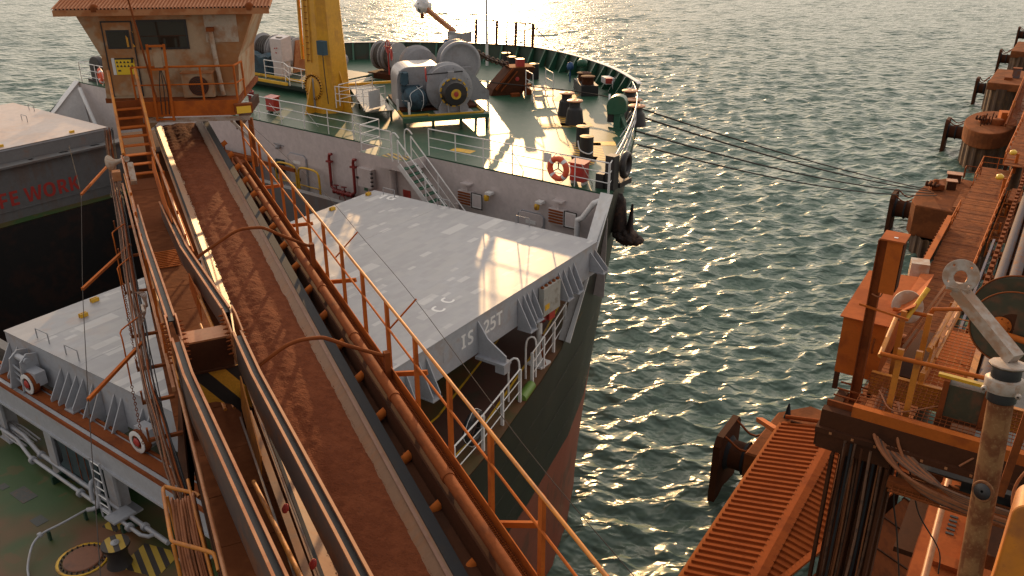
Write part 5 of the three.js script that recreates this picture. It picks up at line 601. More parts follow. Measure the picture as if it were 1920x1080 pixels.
// the two girders of the walkway: box channels with bright lips
function girder(P, hgt, parent) { const m1 = mb(), m2 = mb(), m3 = mb(); for (let i = 1; i < P.length; i++) { const a = P[i - 1], b = P[i], sh = (p, dy, dw) => [p[0], p[1] + dy, p[2] + dw]; m1.bar(sh(a, -hgt / 2, -0.055), sh(b, -hgt / 2, -0.055), 0.02, hgt); m1.bar(sh(a, -hgt / 2, 0.055), sh(b, -hgt / 2, 0.055), 0.02, hgt); m2.bar(sh(a, 0.01, -0.062), sh(b, 0.01, -0.062), 0.036, 0.03); m2.bar(sh(a, 0.01, 0.062), sh(b, 0.01, 0.062), 0.036, 0.03); m3.bar(sh(a, -0.08, 0), sh(b, -0.08, 0), 0.09, 0.02); } m1.build('girder_web', M.girder, parent); m2.build('girder_lip', M.flange, parent); m3.build('girder_groove', M.black, parent); }
girder([[3.0, 22.5, 1.10], [7.36, 22.5, 0.80], [12.2, 22.5, 0.433], [13.5, 22.5, 0.40]], 0.85, boom); girder([[3.0, 22.5, 1.79], [7.8, 22.5, 1.565], [11.78, 22.5, 1.36], [13.3, 22.5, 1.33]], 0.65, boom);
girder([[14.4, 22.48, 0.40], [18.8, 22.4, 0.29], [22.0, 22.15, 0.27]], 0.35, boom); girder([[14.3, 22.5, 1.30], [18.5, 22.2, 1.02], [23.0, 21.85, 0.93]], 0.45, boom);
// bolted splice plates and the portal beam
for (const [u, w] of [[13.9, 0.40], [13.8, 1.33]]) { for (const s of [-0.085, 0.085]) { mb().prism([[u - 0.55, 21.95], [u - 0.55, 22.54], [u - 0.15, 22.56], [u + 0.15, 22.56], [u + 0.6, 22.5], [u + 0.6, 22.0]], 'xy', w + s, 0.025).build('splice_plate', M.flange, boom); for (let a = 0; a < 6; a++) for (let b = 0; b < 3; b++) mb().lathe([[0.022, 0], [0.022, 0.05], [0.012, 0.052], [0.012, 0.08], [0.001, 0.08]], [u - 0.45 + a * 0.18, 22.1 + b * 0.15, w + s + Math.sign(s) * 0.012], [0, 0, Math.sign(s)], 6).build('bolt', M.rust, boom); } }
mb().bx(13.65, 14.1, 22.27, 22.3, 0.47, 1.26).build('portal_top', M.flange, boom); mb().bx(13.64, 13.67, 21.74, 22.27, 0.48, 1.25).bx(14.07, 14.1, 21.74, 22.27, 0.48, 1.25).bx(13.6, 14.14, 21.71, 21.74, 0.48, 1.25).build('portal_beam', M.rustDark, boom);
{ const P = [[0.48, 21.59], [1.46, 21.59], [1.42, 20.3], [1.30, 20.55], [1.1, 20.85], [0.85, 20.98], [0.62, 20.98], [0.52, 21.0]]; mb().prism(P.map((p) => [p[0], p[1] + 0.12]), 'zy', 13.66, 0.02).build('headroom_board', M.hazBoard, boom); }
mb().bx(13.7, 13.95, 20.4, 21.7, 1.25, 1.45).bx(13.7, 13.95, 20.4, 21.7, 0.36, 0.48).build('portal_leg', M.rustDark, boom);
mb().bx(7.5, 13.2, 20.5, 21.6, 0.28, 0.31).build('side_plate', M.rustDark, boom); mb().slab([[13.2, 21.9, 0.33], [12.1, 20.9, 0.05], [10.9, 20.6, 0.1], [13.2, 20.6, 0.36]], 0.02).build('side_plate', M.rustDark, boom);
// walkway floor between the girders, in plates
for (let u = 2; u < 26.8; u += 1.25) { const lo = u < 13.5 ? 20.35 : 21.42, w0 = u < 13.5 ? 0.33 : 0.24, w1 = u < 13.5 ? 1.6 : (u < 19 ? 1.15 : 1.0); mb().bx(u, Math.min(u + 1.235, 26.9), lo - 0.03, lo + rr(0, 0.008), w0, w1).build('floor_plate', M.dustFloor, boom); }
for (let u = 13.5; u < 19; u += 1.25) mb().bx(u, u + 1.235, 20.3, 20.34, 0.15, 1.5).build('lower_floor_plate', M.dustFloor, boom); mb().bx(19.6, 19.65, 20.3, 21.4, 0.15, 1.4).build('lower_riser', M.rustDark, boom); for (const w of [0.9, 1.05]) mb().tube([17.5, 20.6, w], [13.9, 20.75, w + 0.1], 0.03, 8).build('conduit', M.orangeY, boom);
for (let k = 0; k < 10; k++) mb().bx(19.4 + k * 0.11, 19.44 + k * 0.11, 21.44, 21.46, 0.28, 0.95).build('tread_bar', M.orange, boom);
// pipes and flat bars on the belt side of the girders
mb().poly([[16.4, 21.75, 1.0], [16.2, 22.0, 1.02], [14.2, 22.0, 1.08]], 0.035, 10).build('conduit', M.orangeY, boom); mb().poly([[16.0, 21.5, 0.94], [14.2, 21.6, 0.98]], 0.028, 8).build('conduit', M.orangeY, boom); mb().slab([[17.6, 21.6, 0.97], [16.1, 21.5, 1.0], [16.0, 22.05, 1.02], [17.2, 22.1, 0.97]], 0.015).build('side_plate', M.orange, boom);
mb().bx(2.5, 12.6, 21.35, 21.40, 1.20, 1.30).build('slide_bar', M.belt, boom); mb().bx(2.5, 12.4, 21.42, 21.45, 1.08, 1.11).bx(2.5, 12.6, 21.5, 21.54, 1.34, 1.36).build('flat_bar', M.girder, boom); mb().tube([10.8, 21.3, 1.0], [5, 21.9, 1.32], 0.035, 8).build('conduit', M.orangeY, boom); mb().slab([[12.9, 21.3, 1.2], [11.2, 21.0, 1.16], [11.1, 21.5, 1.2], [12.9, 21.9, 1.25]], 0.02).build('side_plate', M.orangeY, boom);
for (const [u, w] of [[9.6, 1.22], [8.4, 1.3], [7.2, 1.36]]) mb().lathe([[0.03, 0], [0.05, 0.05], [0.03, 0.12], [0.01, 0.13]], [u, 21.55, w], [0, 1, 0.3], 8).build('fitting', M.redPaint, boom);
// left handrail, raking stays and frames
mb().tube([7.2, 21.6, 0.33], [26.0, 22.40, 0.22], 0.03, 8).build('hand_rail', M.flange, boom); mb().bar([12.8, 22.05, 0.30], [25.5, 21.95, 0.18], 0.02, 0.16).build('rail_plate', M.orangeY, boom); mb().bar([13.2, 21.75, 0.22], [25.6, 21.7, 0.10], 0.05, 0.08).build('rail_plate', M.flange, boom);
for (let u = 14.5; u < 26; u += 1.6) mb().bar([u, 21.4, 0.22], [u, 22.35, 0.24], 0.05, 0.03).build('rail_post', M.orange, boom);
mb().slab([[24.6, 22.3, 0.92], [21.0, 21.6, 0.96], [20.8, 22.0, 1.0], [24.4, 22.7, 0.95]], 0.02).build('side_plate', M.orange, boom); mb().tube([25.8, 22.6, 1.05], [18.6, 22.15, 1.14], 0.03, 8).build('hand_rail', M.flange, boom); mb().tube([25.6, 22.3, 1.12], [18.9, 21.9, 1.22], 0.026, 8).build('hand_rail', M.orange, boom); for (let u = 19; u < 26; u += 1.5) mb().bar([u, 21.5, 1.12], [u, 22.3 + (u - 19) * 0.05, 1.12], 0.04).build('rail_post', M.orange, boom);
// outrigger arms on the left, carrying the pull cord
for (const [a, b] of [[[25.77, 21.5, -0.99], [28.9, 21.5, -0.1]], [[18.78, 21.5, -1.08], [21.1, 21.5, 0.0]], [[13.91, 21.5, -1.08], [15.7, 21.5, -0.1]]]) { const q = mb(); q.bar(a, b, 0.055, 0.06); q.build('outrigger', M.orange, boom); }
mb().path([[30, 21.9, -1.2], [25.77, 21.5, -0.99], [18.78, 21.5, -1.08], [13.91, 21.5, -1.08], [4, 21.5, -1.0]], 0.007, 4, 6, 0.05).build('pull_cord', M.line, boom);
for (const [u, w, l] of [[21.6, -0.34, 2.2], [19.2, -0.34, 1.8], [15.9, -0.45, 1.6]]) { mb().path([[u + 0.8, 21.6, -0.05], [u + 0.2, 21.62, w], [u, 21.5, w], [u - 0.25, 21.5 - l * 0.5, w]], 0.016, 6, 6, 0.3).build('bent_rod', M.orange, boom); const q = mb(); for (let k = 0; k < 22; k++) { const g = new THREE.TorusGeometry(0.022, 0.007, 4, 8); g.scale(1, 1.5, 1); if (k % 2) g.rotateY(Math.PI / 2); g.translate(u - 0.25 - k * 0.02, 21.5 - l * 0.5 - k * 0.05, w); q.geo(g); } q.build('hanging_chain', M.rust, boom); }
{ // bundle of cables in trays down the left side
  const P = [[29.3, 22.4, 0.02], [27.28, 21.6, -0.06], [22.71, 21.5, -0.08], [19.01, 21.5, -0.12], [16.21, 21.5, -0.13], [14.02, 21.5, -0.13], [12.57, 21.45, -0.09], [11.47, 21.4, -0.03], [10.5, 21.2, 0.04], [9, 20.9, 0.1]];
  for (let k = 0; k < 15; k++) { const ox = (k % 5 - 2) * 0.042, oy = Math.floor(k / 5) * 0.045; mb().path(P.map((p, i) => [p[0], p[1] + oy + (i > 2 ? rr(-0.03, 0.03) : 0), p[2] + ox * 1.15 + rr(-0.03, 0.03)]), rr(0.009, 0.017), 5, 5).build('cable', [M.cable, M.hose, M.cable, M.rust, M.rubber][k % 5], boom); }
  for (const u of [22.7, 20.6, 18.4, 16.2, 14.8, 13.6, 12.4]) mb().bx(u - 0.03, u + 0.03, 21.38, 21.43, -0.28, 0.22).bx(u - 0.03, u + 0.03, 21.38, 21.62, -0.29, -0.26).build('cable_hanger', M.rust, boom);
  for (let k = 0; k < 4; k++) mb().path([[26.6, 21.6, -0.05], [26.2, 21.3, -0.25 + k * 0.04], [25.7, 21.35, -0.2], [25.9, 21.7, -0.02 + k * 0.03], [25.0, 21.5, -0.08]], 0.01, 5).build('loose_wire', M.cable, boom); for (let k = 0; k < 5; k++) mb().path([[17.9, 21.6, -0.1], [17.4, 21.75, -0.02 + k * 0.03], [16.9, 21.7, 0.06], [16.6, 21.65, -0.1 + k * 0.03], [16.0, 21.6, -0.12]], 0.01, 5).build('loose_wire', M.cable, boom);
  for (const [u, w] of [[17.3, 0.06], [17.0, 0.0]]) mb().tube([u, 21.66, w], [u - 0.35, 21.66, w + 0.01], 0.035, 8).build('connector', M.galv, boom); }
{ // orange hose rack at the lower left
  const r = thing('hose_rack', 'orange tube rack stuffed with coiled hoses below the walkway', 'hose rack', 'b', [10, 21.5, 0]); const F = (u, y, pts) => pts.map((p) => [u + p[0], y + p[1], p[2]]);
  mb().path([[9.0, 21.42, 0.27], [9.25, 21.5, 0.25], [9.65, 21.5, -0.14], [9.7, 21.5, -0.19], [9.85, 21.5, -0.2], [10.8, 21.5, -0.2], [10.95, 21.5, -0.18], [10.9, 21.5, -0.12], [10.6, 21.5, 0.2], [10.5, 21.5, 0.24]], 0.028, 10, 6, 0.2).build('rack_tube', M.orangeY); mb().poly([[9.65, 21.5, -0.19], [9.4, 20.9, -0.17], [9.2, 20.6, 0.0]], 0.025, 8).build('rack_tube', M.orangeY); mb().poly([[10.7, 21.5, -0.16], [10.5, 20.9, -0.14]], 0.02, 8).build('rack_tube', M.orangeY); mb().poly([[10.9, 21.55, 0.14], [10.2, 21.45, 0.15], [8.9, 21.0, 0.2]], 0.022, 8).build('rack_tube', M.orangeY);
  for (let k = 0; k < 9; k++) { const w = -0.12 + k * 0.035; mb().path([[8.6, 20.7, w + 0.06], [9.6, 21.2 + rr(-0.04, 0.04), w + rr(-0.02, 0.02)], [10.3, 21.42 + rr(-0.05, 0.05), w], [10.55, 21.5 + rr(-0.05, 0.08), w + 0.01], [10.6, 21.3, w + 0.02], [10.2, 21.1, w + 0.03], [9.2, 20.8, w + 0.05]], 0.019, 8, 6).build('hose', M.hose); } }
{ // stair up to the cabin
  const s = thing('stairway', 'steep dusty stair from the boom walkway to the cabin door', 'stairs', 'b', [28, 21.5, 0.7]); const A = [26.9, 21.5], B = [29.1, 23.25];
  for (const w of [0.32, 1.08]) { mb().bar([A[0], A[1] - 0.05, w], [B[0], B[1] - 0.05, w], 0.04, 0.2).build('stringer', M.rust); mb().tube([A[0] - 0.9, A[1] + 0.95, w + (w > 0.7 ? 0.02 : -0.05)], [B[0], B[1] + 1.0, w], 0.042, 10).build('hand_rail', M.orangeY); mb().tube([A[0] - 0.2, A[1] + 0.5, w], [B[0], B[1] + 0.5, w], 0.02, 8).build('mid_rail', M.orange); for (const t of [0.05, 0.5, 0.97]) mb().tube([A[0] + (B[0] - A[0]) * t, A[1] + (B[1] - A[1]) * t, w], [A[0] + (B[0] - A[0]) * t, A[1] + (B[1] - A[1]) * t + 0.98, w], 0.025, 8).build('post', M.orange); }
  for (let k = 0; k < 8; k++) { const t = (k + 0.3) / 8; mb().box([A[0] + (B[0] - A[0]) * t, A[1] + (B[1] - A[1]) * t, 0.7], [0.22, 0.03, 0.72]).build('tread', M.orange); }
  mb().bx(29.15, 29.2, 22.4, 23.3, 0.34, 1.06).build('riser_plate', M.rust); }
{ const h = thing('warning_horn', 'round white warning horn with an orange box on the left walkway rail', 'horn', 'b', [26.9, 21.9, 0.0]); mb().lathe([[0.01, 0.0], [0.05, 0.02], [0.07, 0.2], [0.11, 0.3], [0.24, 0.4], [0.25, 0.42], [0.2, 0.42], [0.01, 0.3]], [26.7, 22.1, 0.24], [0.5, -0.3, -0.9], 20).build('bell', M.cabinWhite); mb().tube([26.7, 22.1, 0.24], [26.4, 22.2, 0.34], 0.085, 14).build('driver', M.galv); mb().box([26.4, 21.75, 0.0], [0.28, 0.26, 0.22]).build('box', M.flange); }
{ const h = thing('tube_light', 'grey dusty light fitting clamped to the left walkway rail', 'light fitting', 'b', [25.6, 22.0, 0.38]); mb().box([25.7, 21.95, 0.40], [0.75, 0.14, 0.16], 0, 0.5).build('housing', M.cabinWhite); mb().box([25.7, 22.02, 0.40], [0.7, 0.03, 0.1], 0, 0.5).build('cover', M.galv); }
ORG = [15, 21.5, 1.5]; mb().bx(30.8, 33.2, 12.5, 20.6, 0.5, 3.0).build('discharge_chute', M.rust, boom); mb().bx(30.4, 33.6, 20.6, 21.3, 0.3, 3.1).build('discharge_chute', M.rustDark, boom);
// ---------- operator cabin ----------
{ const c = thing('operator_cabin', 'dusty cream operator cabin with an orange corrugated roof over the belt', 'cabin', 'c', [30, 23.15, -7.5]); const U = 29.02, D = 3.4;
  const front = [[-9.56, 23.15], [-5.41, 23.15], [-5.29, 24.35], [-4.66, 25.75], [-10.05, 25.83], [-9.47, 24.45]];
  mb().prism([...front].reverse(), 'zy', U + D / 2, D).build('walls', M.cabin);
  // roof with corrugations
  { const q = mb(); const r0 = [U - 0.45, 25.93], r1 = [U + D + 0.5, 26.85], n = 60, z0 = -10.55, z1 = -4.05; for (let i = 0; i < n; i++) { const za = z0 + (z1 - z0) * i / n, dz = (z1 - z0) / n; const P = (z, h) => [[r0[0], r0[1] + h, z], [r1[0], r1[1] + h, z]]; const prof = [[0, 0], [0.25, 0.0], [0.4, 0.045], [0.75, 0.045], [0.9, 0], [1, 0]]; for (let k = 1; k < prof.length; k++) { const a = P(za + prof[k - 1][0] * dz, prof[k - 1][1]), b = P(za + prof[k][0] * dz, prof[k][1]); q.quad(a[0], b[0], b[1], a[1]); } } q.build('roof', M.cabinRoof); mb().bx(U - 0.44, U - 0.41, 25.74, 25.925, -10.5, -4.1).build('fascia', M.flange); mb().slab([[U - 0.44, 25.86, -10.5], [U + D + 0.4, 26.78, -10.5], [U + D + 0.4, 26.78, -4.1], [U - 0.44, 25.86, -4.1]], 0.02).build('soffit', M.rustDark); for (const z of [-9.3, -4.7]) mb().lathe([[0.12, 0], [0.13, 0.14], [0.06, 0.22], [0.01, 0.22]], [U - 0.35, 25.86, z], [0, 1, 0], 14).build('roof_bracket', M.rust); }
  { const d = mb(); d.bx(U - 0.03, U, 23.24, 25.5, -9.28, -8.42); const dm = d.build('door', M.cabin); const fr = mb(); const e = 0.035; for (const [y0, y1, z0, z1] of [[23.2, 25.53, -9.31, -9.31 + e], [23.2, 25.53, -8.42, -8.42 + e], [25.5, 25.53 + 0.01, -9.31, -8.4]]) fr.bx(U - 0.045, U - 0.004, y0, y1, z0, z1); fr.build('door_frame', M.black, dm);
    mb().bx(U - 0.04, U - 0.031, 24.7, 25.27, -9.2, -8.5).build('window_frame', M.black, dm); mb().bx(U - 0.045, U - 0.041, 24.75, 25.22, -9.15, -8.55).build('pane', M.glass, dm); for (const z of [-8.62, -8.44]) mb().bx(U - 0.052, U - 0.047, 24.75, 25.22, z, z + 0.06).build('hazard_strip', M.hazBoard, dm);
    mb().box([U - 0.06, 24.35, -8.55], [0.05, 0.16, 0.05]).build('handle', M.black, dm);
    mb().bx(U - 0.04, U - 0.031, 23.9, 24.42, -9.08, -8.5).build('warning_sign', flat([0.75, 0.5, 0.02], 0.45), dm); mb().bx(U - 0.044, U - 0.041, 24.37, 24.42, -9.08, -8.5).build('sign_header', M.black, dm); mb().bx(U - 0.044, U - 0.031, 23.9, 24.42, -9.18, -9.09).build('sign_strip', M.white, dm);
    const ic = mb(); for (let r = 0; r < 2; r++) for (let k = 0; k < 5; k++) ic.prism([[-0.04, 0], [0.04, 0], [0, 0.075]].map((p) => [-9.02 + k * 0.11 + p[0], 24.26 - r * 0.12 + p[1]]), 'zy', U - 0.043, 0.003); ic.bx(U - 0.044, U - 0.041, 24.0, 24.05, -9.03, -8.94); ic.build('sign_symbols', M.black, dm); }
  { const w = mb(); w.bx(U - 0.03, U, 24.66, 25.56, -8.25, -6.74); const wm = w.build('window', M.black); mb().bx(U - 0.036, U - 0.031, 24.72, 25.5, -8.19, -6.8).build('pane', M.glass, wm); mb().bx(U - 0.04, U - 0.037, 25.06, 25.08, -8.19, -6.8).build('glazing_bar', M.rustDark, wm); }
  mb().bx(U - 0.02, U, 24.85, 25.68, -6.2, -5.2).build('wall_panel', M.cabinWhite);
  { const a = mb(); a.bx(U - 0.4, U, 23.2, 23.95, -7.05, -6.1); const am = a.build('air_conditioner', M.cabin); lathed([[0.01, 0], [0.31, 0], [0.31, 0.02], [0.01, 0.02]], [U - 0.4, 23.56, -6.55], [-1, 0, 0], 24).build('fan_opening', M.black, am); for (let k = 0; k < 6; k++) mb().ring([U - 0.43, 23.56, -6.55], [1, 0, 0], 0.05 + k * 0.05, 0.007, 24).build('fan_guard', M.rust, am); mb().bx(U - 0.43, U + 0.0, 23.95, 23.98, -7.08, -6.07).build('top_plate', M.flange, am); }
  mb().poly([[U - 0.12, 25.22, -6.02], [U - 0.12, 24.0, -5.95], [U - 0.12, 23.2, -5.88]], 0.075, 12).build('downpipe', M.cabinWhite); mb().box([U - 0.12, 25.26, -6.02], [0.2, 0.12, 0.22]).build('pipe_head', M.rust);
  mb().bx(U - 0.9, U + D, 23.0, 23.15, -8.42, -5.3).bx(U, U + D, 23.0, 23.149, -9.6, -8.42).build('floor', M.rust); mb().bx(U - 0.92, U - 0.9, 22.72, 23.2, -8.42, -5.3).build('floor_edge', M.orange); mb().bx(U - 0.96, U - 0.9, 22.55, 22.68, -8.5, -5.0).build('support_beam', M.galv); for (const z of [-8.33, -5.43]) mb().bx(U - 0.7, U + D, 22.2, 22.5, z - 0.075, z + 0.075).build('support_beam', M.rustDark);
  rail([[U - 0.85, 23.15, -8.4], [U - 0.85, 23.15, -5.32], [U - 0.1, 23.15, -5.2]], 1.1, 1.05, M.orange, { mids: 1, r: 0.03 });
  for (const z of [-7.78, -7.28]) mb().bar([U - 0.95, 24.95, z], [U - 0.98, 22.6, z - 0.05], 0.07, 0.05).build('ladder_stile', M.orange); for (const y of [24.9, 24.2, 22.65]) mb().bx(U - 0.99, U - 0.93, y - 0.03, y + 0.03, -7.8, -7.28).build('ladder_rung', M.orange); mb().bx(U - 0.93, U - 0.9, 24.25, 24.88, -7.66, -7.4).build('ladder_plate', M.cabin);
  for (const z of [-7.62, -7.5, -7.4]) mb().path([[U - 0.9, 24.3, -7.52], [U - 0.93, 23.6, z], [U - 0.95, 22.8, z - 0.05]], 0.014, 5).build('cable', M.black);
  mb().tube([U - 1.2, 26.6, -8.05], [U - 0.95, 23.2, -7.75], 0.03, 8).build('mast_tube', M.rust);
  for (const [z, x] of [[-5.0, 0], [-8.35, 0.2]]) mb().bx(U - 0.95 + x, U - 0.8 + x, 21.0, 22.6, z - 0.07, z + 0.07).build('support_leg', M.rust); mb().bar([U - 0.9, 22.55, -5.6], [U - 0.9, 21.9, -5.05], 0.08).build('brace', M.galv);
  { const f = mb(); f.box([U - 1.0, 22.95, -5.15], [0.2, 0.3, 0.55], 0.3); const fm = f.build('floodlight', M.rust, c); mb().box([U - 1.105, 22.92, -5.12], [0.02, 0.22, 0.44], 0.3).build('lens', M.lampYellow, fm); }
}// ---------- mooring lines ----------
{ const q = [[[41.5, 18.75, -22.2], 0.045], [[39.2, 18.9, -20.9], 0.05], [[36.9, 18.7, -19.5], 0.045], [[35.0, 18.6, -18.3], 0.04]]; const E0 = [84.5, 4.6, -9.2];
  q.forEach(([p, r], i) => { const A = W('s', ...p), B = W('j', E0[0] - i * 0.5, E0[1], E0[2] + i * 0.35), pts = []; for (let k = 0; k <= 14; k++) { const t = k / 14, v = A.clone().lerp(B, t); v.y -= (0.35 + i * 0.12) * 4 * t * (1 - t); pts.push(v.toArray()); } mb().path(pts, r, 6, 2).only('mooring_line', M.line, ['uppermost mooring line from the bow to the dolphin', 'second mooring line from the top, from the bow to the dolphin', 'third mooring line from the top, from the bow to the dolphin', 'lowest mooring line from the bow to the dolphin'][i], 'rope', 'x', 'mooring lines to the dolphin', pts[7]); });
  mb().path([[39.2, FD + 0.9, -20.9], [40.4, FD + 0.75, -25.0], [37.6, FD + 1.2, -30.5]], 0.03, 6).only('mooring_line', M.line, 'dark rope crossing the forecastle from the windlass to the starboard rail', 'rope', 's', null, [39, FD + 0.8, -25]);
}
// ---------- jetty (frame j) ----------
const JD = 5;
{ const t = thing('jetty_walkway', 'rust red timber jetty walkway with railings running away to the right', 'jetty', 'j', [70, JD, -4.3]);
  const run = (u0, u1, y, wl, wr) => { const sh = new THREE.BoxGeometry(0.34, 0.07, wr - wl); for (let u = u0, k = 0; u < u1; u += 0.36, k++) { const b = mb(); b.box([u + 0.17, y - 0.035 + rr(-0.012, 0.012), (wl + wr) / 2 + rr(-0.04, 0.04)], [0.335, 0.07, wr - wl + rr(-0.05, 0.02)]); b.build('plank', rnd() < 0.45 ? M.plank : M.plank2, t); } };
  run(38, 93.5, JD, -5.8, -3.05);
  mb().bx(38, 93.5, JD - 0.5, JD - 0.08, -5.7, -5.4).bx(38, 93.5, JD - 0.5, JD - 0.08, -3.4, -3.1).build('bearer', M.rustDark, t);
  for (let u = 42; u < 94; u += 9) mb().tube([u, -3, -5.3], [u, JD - 0.5, -5.3], 0.4, 12).build('pile', M.pile, t), mb().tube([u, -3, -3.3], [u, JD - 0.5, -3.3], 0.4, 12).build('pile', M.pile, t);
  rail([[93.4, JD, -5.8], [93.4, JD, -3.1]], 1.15, 1.3, M.orange, { r: 0.035, mids: 1 }); rail([[86.5, JD, -5.75], [93.4, JD, -5.8]], 1.15, 2, M.orange, { r: 0.035, mids: 1 }); rail([[72.5, JD, -5.75], [77.5, JD, -5.75]], 1.15, 1.6, M.orange, { r: 0.035, mids: 1 }); rail([[47, JD, -3.05], [90, JD, -3.05]], 1.15, 2.2, M.orange, { r: 0.035, mids: 1 });
  mb().bx(50, 73.5, JD, JD + 0.9, -6.05, -5.95).build('rack_plate', M.rust, t); mb().bx(50, 73.5, JD + 0.85, JD + 0.95, -6.15, -5.75).build('rack_cap', M.orange, t); for (let u = 50.3; u < 73.4; u += 0.75) mb().bx(u, u + 0.3, JD + 0.2, JD + 0.7, -6.3, -6.06).build('rack_tooth', M.rust, t);
}
{ const t = thing('jetty_walkway', 'farther jetty walkway deck with railing beyond the yellow lamps', 'jetty', 'j', [105, 6, -3]); for (let u = 92; u < 125; u += 0.5) mb().box([u, 6 - 0.04 + rr(-0.01, 0.01), -2.9], [0.47, 0.08, 2.2]).build('plank', rnd() < 0.5 ? M.plank : M.plank2, t); mb().bx(92, 125, 5.4, 5.9, -3.9, -3.6).bx(92, 125, 5.4, 5.9, -2.2, -1.9).build('bearer', M.rustDark, t); for (let u = 95; u < 125; u += 8) mb().tube([u, -3, -2.9], [u, 5.4, -2.9], 0.5, 12).build('pile', M.pile, t); rail([[92, 6, -4.0], [125, 6, -4.0]], 1.15, 2.5, M.orange, { r: 0.04, mids: 1 }); rail([[92, 6, -1.8], [125, 6, -1.8]], 1.15, 2.5, M.orange, { r: 0.04, mids: 1 }); }
{ const t = thing('gangway', 'steep orange gangway with rails climbing over the third dolphin', 'gangway', 'j', [122, 6, -5]); for (const w of [-5.6, -4.2]) { mb().bar([113, 5.2, w], [131, 7.5, w], 0.15, 0.4).build('stringer', M.rust); mb().tube([113, 6.3, w], [131, 8.6, w], 0.05).build('hand_rail', M.orange); } for (let k = 0; k < 40; k++) mb().box([113.2 + k * 0.45, 5.3 + k * 0.0575, -4.9], [0.28, 0.05, 1.35]).build('tread', M.rust); }
// dolphins with fender panels
function dolphin(label, u, wc, r, top, o = {}) {
  const t = thing('mooring_dolphin', label, 'dolphin', 'j', [u, top, wc], 'sheet piled dolphins along the jetty'); const n = 36, P = []; for (let k = 0; k < n; k++) { const a = k / n * 6.283; P.push([u + Math.cos(a) * r[0], wc + Math.sin(a) * r[1]]); }
  const q = mb(); for (let k = 0; k < n * 2; k++) { const pt = (j) => { const a = j / (n * 2) * 6.283, rr0 = (Math.floor(j / 2) % 2) ? 1.0 : 0.955; return [u + Math.cos(a) * r[0] * rr0, wc + Math.sin(a) * r[1] * rr0]; }; const a = pt(k), b = pt((k + 1) % (n * 2)); q.quad([a[0], -3, a[1]], [b[0], -3, b[1]], [b[0], top - o.cap, b[1]], [a[0], top - o.cap, a[1]]); } q.build('sheet_piling', M.pile, t);
  const C = o.capPoly || P.map((p) => [p[0] + (p[0] - u) * 0.03, p[1] + (p[1] - wc) * 0.03]); const g = new THREE.ExtrudeGeometry(new THREE.Shape(C.map((p) => new THREE.Vector2(p[0], p[1]))), { depth: o.cap + 0.1, bevelEnabled: true, bevelSize: 0.08, bevelThickness: 0.08, bevelSegments: 1 }); g.rotateX(Math.PI / 2); g.translate(0, top - 0.08, 0); mb().geo(g).build('cap', M.concrete, t);
  // fender panel facing the berth
  const fw = o.fw, fu = o.fu ?? u - r[0] * 0.2; const ft = o.ft ?? top - 1.0, hw = o.hw ?? 1.3, f = mb(); f.prism([[fu - hw, -1.2], [fu - hw, ft], [fu - hw + 0.4, ft + 0.4], [fu + hw - 0.4, ft + 0.4], [fu + hw, ft], [fu + hw, -1.2]], 'xy', fw, 0.35); const fm = f.build('fender_panel', M.rustDark, t); lathed([[0.85, 0], [0.95, 0.1], [0.75, 0.3], [0.75, 0.9], [0.9, 1.0], [0.9, 1.1]], [fu, ft - 1.2, fw + 0.1], [0, 0, 1], 20).build('fender_cone', M.rubber, fm); const len = (wc - r[1]) - fw; mb().tube([fu, ft - 1.2, fw + 0.2], [fu, ft - 1.2, wc - r[1] * 0.9], 0.78, 16).build('fender_body', M.rustDark, fm); for (const s of [-0.9, 0.9]) { mb().path([[fu + s, ft + 0.3, fw + 0.15], [fu + s * 0.9, ft - 0.2, (fw + wc - r[1]) / 2], [fu + s * 0.8, top - 0.35, wc - r[1] * 0.92]], 0.06, 6).build('fender_chain', M.rust, fm); }
  return t;
}
const d2 = dolphin('nearest sheet piled dolphin beside the timber walkway, with the mooring lines made fast', 84.5, -7.7, [6.2, 2.0], 4.4, { cap: 2.6, fw: -11.9, fu: 84.9, capPoly: [[79.8, -9.3], [79.6, -6.2], [90.2, -6.0], [90.6, -7.6], [88.5, -9.4], [84, -9.9], [81, -9.8]] });
dolphin('round dolphin second along the walkway, with orange gear on its cap', 117, -7.4, [6.4, 2.6], 4.6, { cap: 1.6, fw: -12.2, fu: 119 });
dolphin('flat topped dolphin third along, with a grey box', 150, -8.6, [6.5, 2.6], 4.6, { cap: 0.8, fw: -12.6, fu: 151, capPoly: [[144, -10.6], [144, -6], [157, -6], [157, -10.6]] });
dolphin('fourth dolphin along the jetty with flat square cap', 184, -8.6, [6.5, 2.4], 4.6, { cap: 0.9, fw: -12.6, fu: 183, capPoly: [[178, -10.6], [178, -6], [191, -6], [191, -10.6]] });
dolphin('fifth and last dolphin at the far end of the jetty', 220, -8.6, [6.5, 2.4], 4.6, { cap: 0.9, fw: -12.6, fu: 219, capPoly: [[214, -10.6], [214, -6], [227, -6], [227, -10.6]] });
dolphin('near dolphin beside the corrugated roof', 36.8, -6.6, [2.6, 1.9], 5.6, { cap: 1.2, fw: -11.2, fu: 38.1, ft: 3.4, hw: 1.6, capPoly: [[33.75, -8.9], [37.95, -8.68], [39.35, -7.53], [39.2, -6.6], [39.2, -5], [33.75, -5]] });
{ const k = mb(); k.lathe([[0.2, 0], [0.16, 0.1], [0.1, 0.5], [0.04, 0.8], [0.01, 0.82]], [37.6, 5.65, -8.2], [0, 1, 0], 10); k.only('mooring_pin', M.rubber, 'small dark pointed pin standing on the near dolphin edge', 'mooring pin', 'j', null, [37.6, 5.65, -8.2]); }
